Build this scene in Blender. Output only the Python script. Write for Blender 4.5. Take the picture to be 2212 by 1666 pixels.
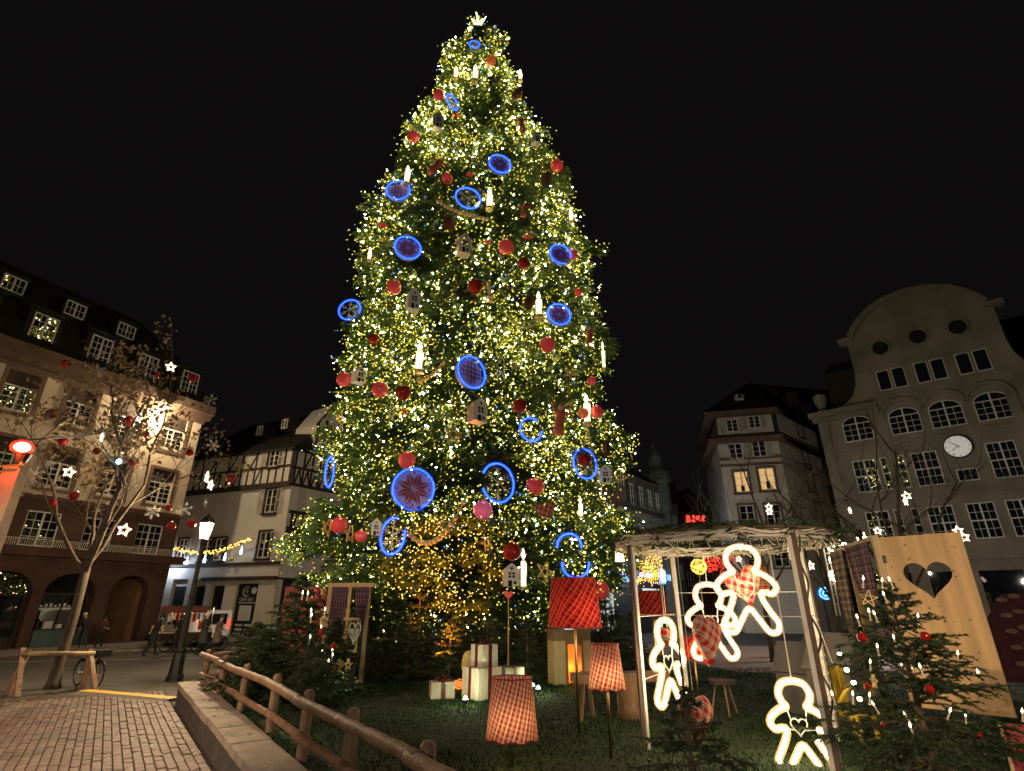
import bpy, math, random
import numpy as np
from mathutils import Vector, Matrix, noise
PI = math.pi
rad = math.radians
sc = bpy.context.scene
for o in list(bpy.data.objects):
    bpy.data.objects.remove(o)
COL = sc.collection

# ------------------------------------------------------------------ camera
F, PITCH, CAMZ = 1150.0, rad(22.1), 2.3
CS, SN = math.cos(PITCH), math.sin(PITCH)
cd = bpy.data.cameras.new('camera')
cam = bpy.data.objects.new('camera', cd)
COL.objects.link(cam)
cam.location = (0, 0, CAMZ)
cam.rotation_euler = (PI/2 + PITCH, 0, 0)
cd.sensor_width = 36
cd.lens = 36*F/2212
cd.clip_start = 0.05
cd.clip_end = 1000
sc.camera = cam

# ------------------------------------------------------------------ night sky
world = bpy.data.worlds.new('World')
sc.world = world
world.use_nodes = True
wn = world.node_tree
wbg = wn.nodes['Background']
wsky = wn.nodes.new('ShaderNodeTexSky')
wsky.sky_type = 'NISHITA'
wsky.sun_disc = False
wsky.sun_elevation = rad(-9)
wsky.sun_rotation = rad(200)
wadd = wn.nodes.new('ShaderNodeMixRGB')
wadd.blend_type = 'ADD'
wadd.inputs[0].default_value = 1.0
wadd.inputs[2].default_value = (0.0042, 0.0037, 0.0040, 1)   # even town glow on the night cloud
wsc = wn.nodes.new('ShaderNodeMixRGB')
wsc.blend_type = 'MULTIPLY'
wsc.inputs[0].default_value = 1.0
wsc.inputs[2].default_value = (0.02, 0.02, 0.02, 1)
wn.links.new(wsky.outputs[0], wsc.inputs[1])
wn.links.new(wsc.outputs[0], wadd.inputs[1])
wn.links.new(wadd.outputs[0], wbg.inputs['Color'])
wbg.inputs['Strength'].default_value = 1.0

sc.view_settings.view_transform = 'Standard'
sc.view_settings.look = 'None'
sc.view_settings.exposure = 0
sc.view_settings.gamma = 1
sc.cycles.max_bounces = 6
sc.cycles.diffuse_bounces = 3
sc.cycles.glossy_bounces = 3
sc.cycles.transmission_bounces = 4
sc.cycles.use_light_tree = True
sc.cycles.caustics_reflective = False
sc.cycles.caustics_refractive = False
sc.cycles.sample_clamp_indirect = 2.0
sc.cycles.use_denoising = True

rng = random.Random(11)
nrg = np.random.default_rng(5)

def ray(x, y):
    u, v = x - 1106, 833 - y
    return u, F*CS - v*SN, F*SN + v*CS
def at(x, y, Y):
    r = ray(x, y); t = Y/r[1]
    return Vector((r[0]*t, Y, r[2]*t + CAMZ))
def gnd(x, y, z=0.0):
    r = ray(x, y); t = (z - CAMZ)/r[2]
    return Vector((r[0]*t, r[1]*t, z))
def ppm(x, y, Y):
    return Y/ray(x, y)[1]          # metres per picture unit there
def vlen(Y, y):
    return Y*F/ray(0, y)[1]**2    # upright metres per picture unit there
def face_cam(p):
    return math.atan2(-p[0], p[1])

# ------------------------------------------------------------------ materials
def nodes(name):
    m = bpy.data.materials.new(name); m.use_nodes = True
    return m, m.node_tree, m.node_tree.nodes['Principled BSDF']
def pm(name, col, rough=.6, var=.25, scale=6., metal=0., bump=0., bscale=None, col2=None, stretch=(1, 1, 1), spec=.5, coat=0):
    m, t, b = nodes(name)
    b.inputs['Roughness'].default_value = rough
    b.inputs['Metallic'].default_value = metal
    b.inputs['Specular IOR Level'].default_value = spec
    b.inputs['Coat Weight'].default_value = coat
    tc = t.nodes.new('ShaderNodeTexCoord'); mp = t.nodes.new('ShaderNodeMapping')
    mp.inputs['Scale'].default_value = stretch
    t.links.new(tc.outputs['Object'], mp.inputs['Vector'])
    n = t.nodes.new('ShaderNodeTexNoise'); n.inputs['Scale'].default_value = scale; n.inputs['Detail'].default_value = 5
    t.links.new(mp.outputs[0], n.inputs['Vector'])
    r = t.nodes.new('ShaderNodeValToRGB')
    r.color_ramp.elements[0].position = .3; r.color_ramp.elements[1].position = .7
    c2 = col2 or tuple(c*(1+var) for c in col)
    c1 = tuple(c*(1-var) for c in col) if not col2 else col
    r.color_ramp.elements[0].color = (*c1, 1); r.color_ramp.elements[1].color = (*c2, 1)
    t.links.new(n.outputs['Fac'], r.inputs[0]); t.links.new(r.outputs[0], b.inputs['Base Color'])
    if bump:
        n2 = t.nodes.new('ShaderNodeTexNoise'); n2.inputs['Scale'].default_value = bscale or scale*6; n2.inputs['Detail'].default_value = 6
        t.links.new(mp.outputs[0], n2.inputs['Vector'])
        bp = t.nodes.new('ShaderNodeBump'); bp.inputs['Strength'].default_value = bump; bp.inputs['Distance'].default_value = .02
        t.links.new(n2.outputs['Fac'], bp.inputs['Height']); t.links.new(bp.outputs[0], b.inputs['Normal'])
    return m
def em(name, col, s, sample=True):
    m, t, b = nodes(name)
    b.inputs['Base Color'].default_value = (*[c*.5 for c in col], 1)
    b.inputs['Emission Color'].default_value = (*col, 1)
    b.inputs['Emission Strength'].default_value = s
    if not sample:
        m.cycles.emission_sampling = 'NONE'
    return m
def lit_glass(name, col, s):
    """clear lantern panes that glow and let the lamp's light out"""
    m = em(name, col, s); t = m.node_tree
    tr = t.nodes.new('ShaderNodeBsdfTransparent'); ms = t.nodes.new('ShaderNodeMixShader'); ms.inputs[0].default_value = .6
    t.links.new(t.nodes['Principled BSDF'].outputs[0], ms.inputs[1]); t.links.new(tr.outputs[0], ms.inputs[2])
    t.links.new(ms.outputs[0], t.nodes['Material Output'].inputs['Surface'])
    return m
def glow_halo(name, col, s, clear):
    """milky silicone round a neon core"""
    m = em(name, col, s, False); t = m.node_tree
    tr = t.nodes.new('ShaderNodeBsdfTransparent'); ms = t.nodes.new('ShaderNodeMixShader'); ms.inputs[0].default_value = clear
    t.links.new(t.nodes['Principled BSDF'].outputs[0], ms.inputs[1]); t.links.new(tr.outputs[0], ms.inputs[2])
    t.links.new(ms.outputs[0], t.nodes['Material Output'].inputs['Surface'])
    return m
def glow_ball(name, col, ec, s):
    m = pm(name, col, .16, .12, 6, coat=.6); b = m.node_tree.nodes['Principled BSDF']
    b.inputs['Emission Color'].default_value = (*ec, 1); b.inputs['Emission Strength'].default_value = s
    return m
def tartan(name, base, bands, freq=6., rot=0., transl=0., rough=.8, warp=.5):
    """woven check from the UVs: bands = list of (position, colour) along one repeat"""
    m, t, b = nodes(name)
    uv = t.nodes.new('ShaderNodeUVMap'); mp = t.nodes.new('ShaderNodeMapping')
    mp.inputs['Rotation'].default_value = (0, 0, rot); mp.inputs['Scale'].default_value = (freq, freq, 1)
    t.links.new(uv.outputs[0], mp.inputs[0])
    sp = t.nodes.new('ShaderNodeSeparateXYZ'); t.links.new(mp.outputs[0], sp.inputs[0])
    cols = []
    for ax in ('X', 'Y'):
        fr = t.nodes.new('ShaderNodeMath'); fr.operation = 'FRACT'; t.links.new(sp.outputs[ax], fr.inputs[0])
        r = t.nodes.new('ShaderNodeValToRGB'); cr = r.color_ramp; cr.interpolation = 'CONSTANT'
        cr.elements[0].position = 0; cr.elements[0].color = (*base, 1)
        cr.elements.remove(cr.elements[1])
        for p, c in bands:
            e = cr.elements.new(p); e.color = (*c, 1)
        t.links.new(fr.outputs[0], r.inputs[0]); cols.append(r)
    mx = t.nodes.new('ShaderNodeMixRGB'); mx.inputs[0].default_value = warp
    t.links.new(cols[0].outputs[0], mx.inputs[1]); t.links.new(cols[1].outputs[0], mx.inputs[2])
    t.links.new(mx.outputs[0], b.inputs['Base Color']); b.inputs['Roughness'].default_value = rough
    b.inputs['Specular IOR Level'].default_value = .1
    n = t.nodes.new('ShaderNodeTexNoise'); n.inputs['Scale'].default_value = 60
    bp = t.nodes.new('ShaderNodeBump'); bp.inputs['Strength'].default_value = .15; bp.inputs['Distance'].default_value = .01
    t.links.new(n.outputs['Fac'], bp.inputs['Height']); t.links.new(bp.outputs[0], b.inputs['Normal'])
    if transl:
        tr = t.nodes.new('ShaderNodeBsdfTranslucent'); t.links.new(mx.outputs[0], tr.inputs['Color'])
        ms = t.nodes.new('ShaderNodeMixShader'); ms.inputs[0].default_value = transl
        t.links.new(b.outputs[0], ms.inputs[1]); t.links.new(tr.outputs[0], ms.inputs[2])
        t.links.new(ms.outputs[0], t.nodes['Material Output'].inputs['Surface'])
    return m
def glass(name, col=(.012, .013, .016), rough=.02):
    m, t, b = nodes(name)
    b.inputs['Base Color'].default_value = (*col, 1); b.inputs['Roughness'].default_value = rough
    b.inputs['IOR'].default_value = 1.9; b.inputs['Specular IOR Level'].default_value = .7
    return m
def foliage(name, c1, c2, transl=.25, scale=1.2):
    m, t, b = nodes(name)
    tc = t.nodes.new('ShaderNodeTexCoord')
    n = t.nodes.new('ShaderNodeTexNoise'); n.inputs['Scale'].default_value = scale; n.inputs['Detail'].default_value = 6
    t.links.new(tc.outputs['Object'], n.inputs['Vector'])
    r = t.nodes.new('ShaderNodeValToRGB'); r.color_ramp.elements[0].position = .35; r.color_ramp.elements[1].position = .65
    r.color_ramp.elements[0].color = (*c1, 1); r.color_ramp.elements[1].color = (*c2, 1)
    t.links.new(n.outputs['Fac'], r.inputs[0]); t.links.new(r.outputs[0], b.inputs['Base Color'])
    b.inputs['Roughness'].default_value = .45
    tr = t.nodes.new('ShaderNodeBsdfTranslucent'); t.links.new(r.outputs[0], tr.inputs['Color'])
    ms = t.nodes.new('ShaderNodeMixShader'); ms.inputs[0].default_value = transl
    t.links.new(b.outputs[0], ms.inputs[1]); t.links.new(tr.outputs[0], ms.inputs[2])
    t.links.new(ms.outputs[0], t.nodes['Material Output'].inputs['Surface'])
    return m

def paver_mat():
    m = pm('paving_brick', (.2, .135, .115), .6, .28, 3.2, bump=.4, bscale=60)
    t = m.node_tree; b = t.nodes['Principled BSDF']; old = b.inputs['Base Color'].links[0].from_socket
    g = t.nodes.new('ShaderNodeNewGeometry'); cur = old
    for sc_, lo, hi in ((1.1, .55, 1.15), (9., .62, 1.25)):
        n = t.nodes.new('ShaderNodeTexNoise'); n.inputs['Scale'].default_value = sc_; n.inputs['Detail'].default_value = 6
        t.links.new(g.outputs['Position'], n.inputs['Vector'])
        r = t.nodes.new('ShaderNodeMapRange'); r.inputs['From Min'].default_value = .3; r.inputs['From Max'].default_value = .7; r.inputs['To Min'].default_value = lo; r.inputs['To Max'].default_value = hi
        t.links.new(n.outputs['Fac'], r.inputs['Value'])
        x = t.nodes.new('ShaderNodeMixRGB'); x.blend_type = 'MULTIPLY'; x.inputs[0].default_value = 1
        t.links.new(cur, x.inputs[1]); t.links.new(r.outputs[0], x.inputs[2]); cur = x.outputs[0]
    t.links.new(cur, b.inputs['Base Color'])
    return m
M = {}
M['asphalt'] = pm('asphalt', (.052, .048, .045), .75, .3, 1.5, bump=.3, bscale=40)
M['joint'] = pm('paving_joint', (.035, .028, .024), .95, .3, 8)
M['brick'] = paver_mat()
M['slab'] = pm('pavement_slab', (.2, .18, .165), .8, .2, 2)
M['soil'] = pm('soil', (.06, .045, .03), .95, .4, 5, bump=.6, bscale=30)
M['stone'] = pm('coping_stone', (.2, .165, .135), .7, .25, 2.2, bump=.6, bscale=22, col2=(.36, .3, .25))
M['stone_side'] = pm('wall_stone', (.055, .045, .04), .9, .35, 3, bump=.3, bscale=30)  # side faces darkened in the colour to stand for their shade
M['grass'] = foliage('grass_blade', (.005, .026, .003), (.012, .05, .006), .3, 3)
M['grass'].node_tree.nodes['Principled BSDF'].inputs['Specular IOR Level'].default_value = .1
M['grass'].node_tree.nodes['Principled BSDF'].inputs['Roughness'].default_value = .8
M['lawn'] = pm('lawn_soil', (.012, .028, .007), .95, .4, 2.5, bump=.5, bscale=30)
M['fir_big'] = foliage('fir_needles', (.05, .10, .034), (.105, .165, .052), .38, .6)
M['fir'] = foliage('small_fir_needles', (.028, .055, .022), (.07, .105, .045), .25, 4)
M['bark'] = pm('fir_bark', (.12, .085, .06), .9, .4, 12, bump=.6, stretch=(1, 1, .25))
M['plane_bark'] = pm('plane_tree_bark', (.085, .064, .045), .85, .4, 7, bump=.5, stretch=(1, 1, .4))
M['dry_leaf'] = foliage('dry_leaves', (.2, .14, .075), (.36, .26, .14), .3, 5)
M['wood_log'] = pm('weathered_log', (.13, .07, .042), .6, .35, 5, bump=.7, bscale=26, col2=(.27, .165, .1))
M['wood_pale'] = pm('pale_pine', (.5, .36, .19), .55, .12, 2, bump=.1, stretch=(8, 8, .5))
M['wood_white'] = pm('whitewashed_wood', (.6, .54, .42), .7, .18, 5, bump=.15, stretch=(6, 6, .7))
M['wood_frame'] = pm('pine_post', (.42, .27, .12), .6, .2, 4, stretch=(5, 5, .5))
M['wood_dark'] = pm('dark_timber', (.035, .024, .019), .8, .4, 4)
M['wood_brown'] = pm('brown_wood', (.22, .13, .07), .7, .3, 6, stretch=(4, 4, .6))
M['straw'] = pm('straw', (.66, .5, .2), .7, .25, 9)
M['white_metal'] = pm('white_painted_steel', (.72, .68, .6), .45, .08, 4)
M['black_metal'] = pm('black_iron', (.018, .018, .018), .5, .3, 8)
M['brass'] = pm('brass_pole', (.62, .42, .2), .3, .12, 10, metal=1)
M['gold'] = pm('gold_ball', (.78, .6, .3), .3, .1, 20, metal=.35)
M['cream'] = pm('cream_render', (.56, .46, .36), .9, .1, .5)
M['sandstone'] = pm('red_sandstone', (.085, .042, .03), .9, .3, .9, bump=.3, bscale=8)
M['roof'] = pm('dark_roof_tiles', (.014, .011, .011), .8, .35, 3, bump=.5, bscale=14)
M['white_render'] = pm('white_render', (.6, .58, .55), .9, .07, .5)
M['house_render'] = pm('house_render', (.55, .51, .44), .9, .08, .5)
M['brown_trim'] = pm('brown_stone_trim', (.14, .09, .065), .85, .25, 2)
M['ochre_stone'] = pm('ochre_stone', (.17, .145, .11), .9, .3, .45, bump=.3, bscale=7, col2=(.31, .275, .21))
M['brick_wall'] = pm('brick_facade', (.17, .075, .055), .9, .25, 2)
M['grey_stone'] = pm('grey_stone_facade', (.12, .12, .1), .9, .25, 1)
M['verdigris'] = pm('green_copper', (.09, .12, .1), .7, .3, 2)
M['win_white'] = pm('white_window_paint', (.7, .68, .64), .5, .05, 4)
M['shutter'] = pm('pale_shutter', (.5, .47, .43), .6, .12, 3)
M['pane'] = glass('window_glass')
M['dark'] = pm('dark_interior', (.012, .011, .011), .9, .2, 1)
M['black_sign'] = pm('black_shop_board', (.012, .014, .017), .5, .2, 2)
M['white_print'] = pm('white_print', (.55, .55, .53), .7, .05, 3)
M['red_board'] = pm('red_painted_board', (.26, .03, .02), .6, .25, 3)
M['red_ribbon'] = pm('dark_red_ribbon', (.1, .008, .011), .4, .2, 10)
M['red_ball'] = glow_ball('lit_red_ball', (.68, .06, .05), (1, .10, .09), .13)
M['red_gloss'] = pm('red_glass_ball', (.3, .012, .009), .08, .1, 6, coat=.5)
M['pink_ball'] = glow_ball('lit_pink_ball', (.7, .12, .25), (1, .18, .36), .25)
M['dark_ball'] = pm('dark_red_ball', (.34, .025, .015), .15, .2, 4)
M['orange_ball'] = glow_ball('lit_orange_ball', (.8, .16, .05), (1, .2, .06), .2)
M['white_orn'] = pm('white_wood_cutout', (.68, .66, .6), .6, .07, 6)
M['cone'] = pm('pine_cone', (.13, .06, .04), .8, .4, 25, bump=.8, bscale=40)
M['red_coat'] = pm('red_painted_wood', (.55, .12, .06), .6, .2, 6)
M['skin'] = pm('skin', (.5, .3, .22), .6, .08, 10)
M['beard'] = pm('white_beard', (.7, .66, .58), .8, .1, 20)
M['paint_van'] = pm('white_van_paint', (.7, .7, .69), .25, .03, 2, coat=.5)
M['tyre'] = pm('tyre_rubber', (.015, .015, .015), .85, .2, 20)
M['chrome'] = pm('chrome', (.6, .6, .6), .2, .05, 9, metal=1)
M['yellow_paint'] = pm('yellow_paint', (.7, .5, .05), .6, .2, 6)
M['grey_wood'] = pm('grey_plywood', (.13, .125, .115), .7, .1, 4)
M['cable_white'] = pm('white_rubber_cable', (.78, .72, .58), .5, .1, 12)
M['cloth_white'] = pm('white_linen', (.55, .5, .47), .85, .06, 30)
M['ring_print'] = pm('red_cross_stitch', (.34, .07, .05), .85, .15, 60)
M['teal_panel'] = pm('teal_bench_panel', (.08, .13, .14), .6, .15, 3)
RED, DRED, WHT, DK = (.46, .02, .025), (.13, .006, .01), (.72, .6, .46), (.07, .01, .01)
M['plaid_shade'] = tartan('red_white_plaid_shade', WHT, [(.12, RED), (.42, WHT), (.47, DK), (.49, WHT), (.58, RED), (.66, WHT), (.7, RED), (.92, WHT)], 9, .3, .35, warp=.28)
M['plaid_red_shade'] = tartan('deep_red_plaid_shade', RED, [(.2, DRED), (.4, RED), (.5, (.6, .3, .2)), (.55, RED), (.7, DRED), (.8, RED), (.9, (.6, .3, .2)), (.95, RED)], 6, .62, .4, warp=.3)
M['plaid_heart'] = tartan('plaid_heart_cloth', (.55, .42, .3), [(.15, RED), (.4, (.55, .42, .3)), (.5, (.1, .03, .03)), (.54, (.55, .42, .3)), (.65, RED), (.9, (.5, .3, .2))], 4, .5)
M['plaid_purple'] = tartan('purple_plaid_curtain', (.16, .09, .12), [(.2, (.05, .04, .06)), (.4, (.3, .17, .2)), (.48, (.16, .09, .12)), (.65, (.05, .04, .06)), (.8, (.4, .28, .28)), (.84, (.13, .07, .1))], 6)
M['plaid_ochre'] = tartan('ochre_plaid_curtain', (.36, .28, .18), [(.2, (.12, .07, .09)), (.4, (.5, .42, .28)), (.5, (.2, .12, .14)), (.7, (.45, .35, .2)), (.85, (.08, .07, .1))], 6)
# things that give light
M['bulb_hot'] = em('fairy_bulb_hot', (1, .80, .32), 150)
M['bulb_mid'] = em('fairy_bulb_warm', (1, .87, .11), 1.3)
M['bulb_dim'] = em('fairy_bulb_faint', (.8, .84, .08), .55)
M['bulb_blue'] = em('fairy_bulb_blue', (.06, .3, 1), 2.6)
M['bulb_orange'] = em('fairy_bulb_orange', (1, .5, .1), 4.)
M['bulb_red'] = em('fairy_bulb_red', (1, .05, .03), 2.)
M['neon'] = em('warm_white_neon', (1, .80, .5), 16)
M['neon_blue'] = em('blue_neon', (.04, .17, 1), 3.4)
M['blue_sleeve'] = glow_halo('blue_silicone_sleeve', (.0, .03, 1), 1.3, .68)  # this and the next two paint halos of light round neon and stars
M['warm_sleeve'] = glow_halo('clear_silicone_sleeve', (1, .62, .24), .75, .72)
M['star_sleeve'] = glow_halo('star_silicone_sleeve', (1, .7, .4), .7, .65)
M['candle_glow'] = em('glowing_candle', (1, .74, .36), 3.2)
M['flame_glow'] = em('glowing_flame', (1, .84, .5), 8)
M['star_glow'] = em('glowing_star', (1, .86, .66), 7)
M['lantern_glow'] = lit_glass('street_lantern_glass', (1, .78, .46), 14)
M['cool_glow'] = em('cool_candle', (.55, .78, 1), 5)
M['cool_glass'] = lit_glass('cool_lantern_glass', (.6, .8, 1), 10)
M['red_glow'] = em('red_lamp_glass', (1, .5, .3), 7)
M['fire_glow'] = em('fire_backplate', (1, .22, .02), .95)
M['lit_room'] = em('lit_room', (1, .62, .25), .62)
M['shop_glow'] = em('lit_shop_window', (.75, .85, .8), .55)
M['shop_blue'] = em('blue_shop_sign', (.1, .3, 1), 2.2)
M['sign_white'] = em('white_shop_sign', (.75, .88, 1), 1.8)
M['sign_yellow'] = em('yellow_shop_sign', (1, .75, .02), 1.0)
M['sign_green'] = em('green_shop_poster', (.35, .6, .04), .5)
M['spot_glow'] = em('spotlight_glass', (.9, 1, .75), 14)

# ------------------------------------------------------------------ objects and meshes
def tag(o, label=None, cat=None, group=None, kind=None):
    if label: o['label'] = label
    if cat: o['category'] = cat
    if group: o['group'] = group
    if kind: o['kind'] = kind
    return o
def empty(name, loc=(0, 0, 0), rz=0, label=None, cat=None, group=None, rot=None):
    o = bpy.data.objects.new(name, None); COL.objects.link(o)
    o.location = loc; o.rotation_euler = rot or (0, 0, rz); o.empty_display_size = .1
    return tag(o, label, cat, group)
def link(name, me, parent=None, loc=(0, 0, 0), rot=(0, 0, 0)):
    o = bpy.data.objects.new(name, me); COL.objects.link(o)
    o.parent = parent; o.location = loc; o.rotation_euler = rot
    return o
KIDS = {}
def copy_tree(o, parent=None):
    c = o.copy(); COL.objects.link(c); c.parent = parent
    for ch in list(o.children):
        copy_tree(ch, c)
    return c

class MB:
    def __init__(self): self.v = []; self.f = []; self.m = []; self.uv = []
    def face(self, vs, m=0, uv=None):
        i = len(self.v); self.v += [tuple(p) for p in vs]
        self.f.append(tuple(range(i, i+len(vs)))); self.m.append(m); self.uv.append(uv)
    def box(self, x0, x1, y0, y1, z0, z1, m=0):
        i = len(self.v)
        self.v += [(x0,y0,z0),(x1,y0,z0),(x1,y1,z0),(x0,y1,z0),(x0,y0,z1),(x1,y0,z1),(x1,y1,z1),(x0,y1,z1)]
        for q in ((0,3,2,1),(4,5,6,7),(0,1,5,4),(1,2,6,5),(2,3,7,6),(3,0,4,7)):
            self.f.append(tuple(i+k for k in q)); self.m.append(m); self.uv.append(None)
        return self
    def obox(self, a, b, w, h, m=0, up=(0, 0, 1), taper=1.):
        """bar from a to b, w across, h along up"""
        a, b = Vector(a), Vector(b); d = (b-a).normalized(); up = Vector(up)
        s = d.cross(up)
        if s.length < 1e-4: s = d.cross(Vector((0, 1, 0)))
        s.normalize(); u = s.cross(d).normalized()
        i = len(self.v)
        for p, k in ((a, 1), (b, taper)):
            for sx, sz in ((-1,-1),(1,-1),(1,1),(-1,1)):
                self.v.append(tuple(p + s*(sx*w/2*k) + u*(sz*h/2*k)))
        for q in ((0,1,2,3),(7,6,5,4),(0,4,5,1),(1,5,6,2),(2,6,7,3),(3,7,4,0)):
            self.f.append(tuple(i+k for k in q)); self.m.append(m); self.uv.append(None)
        return self
    def tube(self, pts, r, n=6, m=0, closed=False, cap=True):
        pts = [Vector(p) for p in pts]; N = len(pts)
        rs = r if isinstance(r, (list, tuple)) else [r]*N
        base = len(self.v); ref = None
        for i, p in enumerate(pts):
            a = pts[i-1] if (i > 0 or closed) else p
            b = pts[(i+1) % N] if (i < N-1 or closed) else p
            d = (b-a)
            d = d.normalized() if d.length > 1e-9 else Vector((0, 0, 1))
            if ref is None:
                ref = d.orthogonal().normalized()
            ref = (ref - d*ref.dot(d))
            ref = ref.normalized() if ref.length > 1e-6 else d.orthogonal().normalized()
            s = d.cross(ref)
            for k in range(n):
                t = 2*PI*k/n
                self.v.append(tuple(p + (ref*math.cos(t) + s*math.sin(t))*rs[i]))
        for i in range(N if closed else N-1):
            j = (i+1) % N
            for k in range(n):
                k2 = (k+1) % n
                self.f.append((base+i*n+k, base+i*n+k2, base+j*n+k2, base+j*n+k)); self.m.append(m); self.uv.append(None)
        if cap and not closed:
            self.f.append(tuple(base+k for k in range(n))[::-1]); self.m.append(m); self.uv.append(None)
            self.f.append(tuple(base+(N-1)*n+k for k in range(n))); self.m.append(m); self.uv.append(None)
        return self
    def lathe(self, prof, n=12, c=(0, 0, 0), m=0, cap=True):
        base = len(self.v)
        for r, z in prof:
            for k in range(n):
                t = 2*PI*k/n
                self.v.append((c[0]+r*math.cos(t), c[1]+r*math.sin(t), c[2]+z))
        for i in range(len(prof)-1):
            for k in range(n):
                k2 = (k+1) % n
                self.f.append((base+i*n+k, base+i*n+k2, base+(i+1)*n+k2, base+(i+1)*n+k)); self.m.append(m); self.uv.append(None)
        if cap:
            if prof[0][0] > 1e-6: self.f.append(tuple(base+k for k in range(n))[::-1]); self.m.append(m); self.uv.append(None)
            if prof[-1][0] > 1e-6: self.f.append(tuple(base+(len(prof)-1)*n+k for k in range(n))); self.m.append(m); self.uv.append(None)
        return self
    def sphere(self, c, r, n=16, m=0, sx=1, sz=1):
        k = max(4, n//2)
        return self.lathe([(max(r*math.sin(PI*i/k), 1e-5)*sx, -r*math.cos(PI*i/k)*sz) for i in range(k+1)], n, c, m, False)
    def prism(self, out, y0, y1, m=0, hole=None):
        """outline in x,z extruded along y"""
        n = len(out)
        self.face([(x, y0, z) for x, z in out], m)
        self.face([(x, y1, z) for x, z in reversed(out)], m)
        for i in range(n):
            a, b = out[i], out[(i+1) % n]
            self.face([(a[0], y1, a[1]), (b[0], y1, b[1]), (b[0], y0, b[1]), (a[0], y0, a[1])], m)
        return self
    def ringplate(self, out, inn, y0, y1, m=0):
        """plate with a hole: matching outlines"""
        n = len(out)
        for i in range(n):
            j = (i+1) % n
            a, b, c, d = out[i], out[j], inn[j], inn[i]
            self.face([(p[0], y0, p[1]) for p in (a, b, c, d)], m)
            self.face([(p[0], y1, p[1]) for p in (d, c, b, a)], m)
            self.face([(a[0], y1, a[1]), (b[0], y1, b[1]), (b[0], y0, b[1]), (a[0], y0, a[1])], m)
            self.face([(d[0], y0, d[1]), (c[0], y0, c[1]), (c[0], y1, c[1]), (d[0], y1, d[1])], m)
        return self
    def grid(self, fn, nu, nv, m=0, ur=(0, 1), vr=(0, 1)):
        base = len(self.v)
        for i in range(nu+1):
            for j in range(nv+1):
                self.v.append(tuple(fn(ur[0]+(ur[1]-ur[0])*i/nu, vr[0]+(vr[1]-vr[0])*j/nv)))
        for i in range(nu):
            for j in range(nv):
                a = base+i*(nv+1)+j
                q = (a, a+nv+1, a+nv+2, a+1)
                us = [(i/nu, j/nv), ((i+1)/nu, j/nv), ((i+1)/nu, (j+1)/nv), (i/nu, (j+1)/nv)]
                self.f.append(q); self.m.append(m); self.uv.append(us)
        return self
    def mesh(self, name, mats, smooth=False):
        me = bpy.data.meshes.new(name)
        me.from_pydata(self.v, [], self.f)
        for k in (mats if isinstance(mats, (list, tuple)) else [mats]):
            me.materials.append(k)
        me.polygons.foreach_set('material_index', self.m)
        if any(self.uv):
            l = me.uv_layers.new(name='UVMap').data; k = 0
            for f, u in zip(self.f, self.uv):
                for q in range(len(f)):
                    l[k].uv = u[q] if u else (0, 0); k += 1
        if smooth:
            me.polygons.foreach_set('use_smooth', [True]*len(self.f))
        me.update()
        return me
    def build(self, name, mats, parent=None, smooth=False, loc=(0, 0, 0), rot=(0, 0, 0)):
        return link(name, self.mesh(name, mats, smooth), parent, loc, rot)
def nmesh(name, V, Fi, mats, mi=None):
    """numpy arrays to a mesh; all faces have the same number of corners"""
    V = np.asarray(V, np.float32); Fi = np.asarray(Fi, np.int32)
    me = bpy.data.meshes.new(name); k = Fi.shape[1]
    me.vertices.add(len(V)); me.vertices.foreach_set('co', V.ravel())
    me.loops.add(Fi.size); me.loops.foreach_set('vertex_index', Fi.ravel())
    me.polygons.add(len(Fi)); me.polygons.foreach_set('loop_start', np.arange(0, Fi.size, k, dtype=np.int32))
    for q in (mats if isinstance(mats, (list, tuple)) else [mats]):
        me.materials.append(q)
    if mi is not None: me.polygons.foreach_set('material_index', np.asarray(mi, np.int32))
    me.update(calc_edges=True)
    return me
def text(body, size, parent, loc, mat, name='lettering', rot=(PI/2, 0, 0), ext=.004, align='CENTER', bold=0):
    c = bpy.data.curves.new(name, 'FONT'); c.body = body; c.size = size; c.extrude = ext; c.offset = bold
    c.align_x = align; c.align_y = 'CENTER'; c.resolution_u = 3
    c.materials.append(mat)
    o = bpy.data.objects.new(name, c); COL.objects.link(o)
    o.parent = parent; o.location = loc; o.rotation_euler = rot
    bpy.context.view_layer.update()
    me = bpy.data.meshes.new_from_object(o.evaluated_get(bpy.context.evaluated_depsgraph_get()))
    bpy.data.objects.remove(o); bpy.data.curves.remove(c)
    if not me.materials: me.materials.append(mat)
    return link(name, me, parent, loc, rot)
def lamp(name, loc, power, col, radius=.1, parent=None, spot=None, aim=None):
    l = bpy.data.lights.new(name, 'SPOT' if spot else 'POINT'); l.energy = power; l.color = col; l.shadow_soft_size = radius
    if spot: l.spot_size = rad(spot); l.spot_blend = .6
    o = bpy.data.objects.new(name, l); COL.objects.link(o); o.location = loc; o.parent = parent
    if aim is not None:
        o.rotation_euler = (Vector(aim) - Vector(loc)).to_track_quat('-Z', 'Y').to_euler()
    return o
def heart2d(w, h, n=28):
    pts = []
    for i in range(n):
        t = 2*PI*i/n
        x = 16*math.sin(t)**3; y = 13*math.cos(t)-5*math.cos(2*t)-2*math.cos(3*t)-math.cos(4*t)
        pts.append((x/16*w/2, (y+2.5)/14.5*h/2))
    return pts
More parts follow.
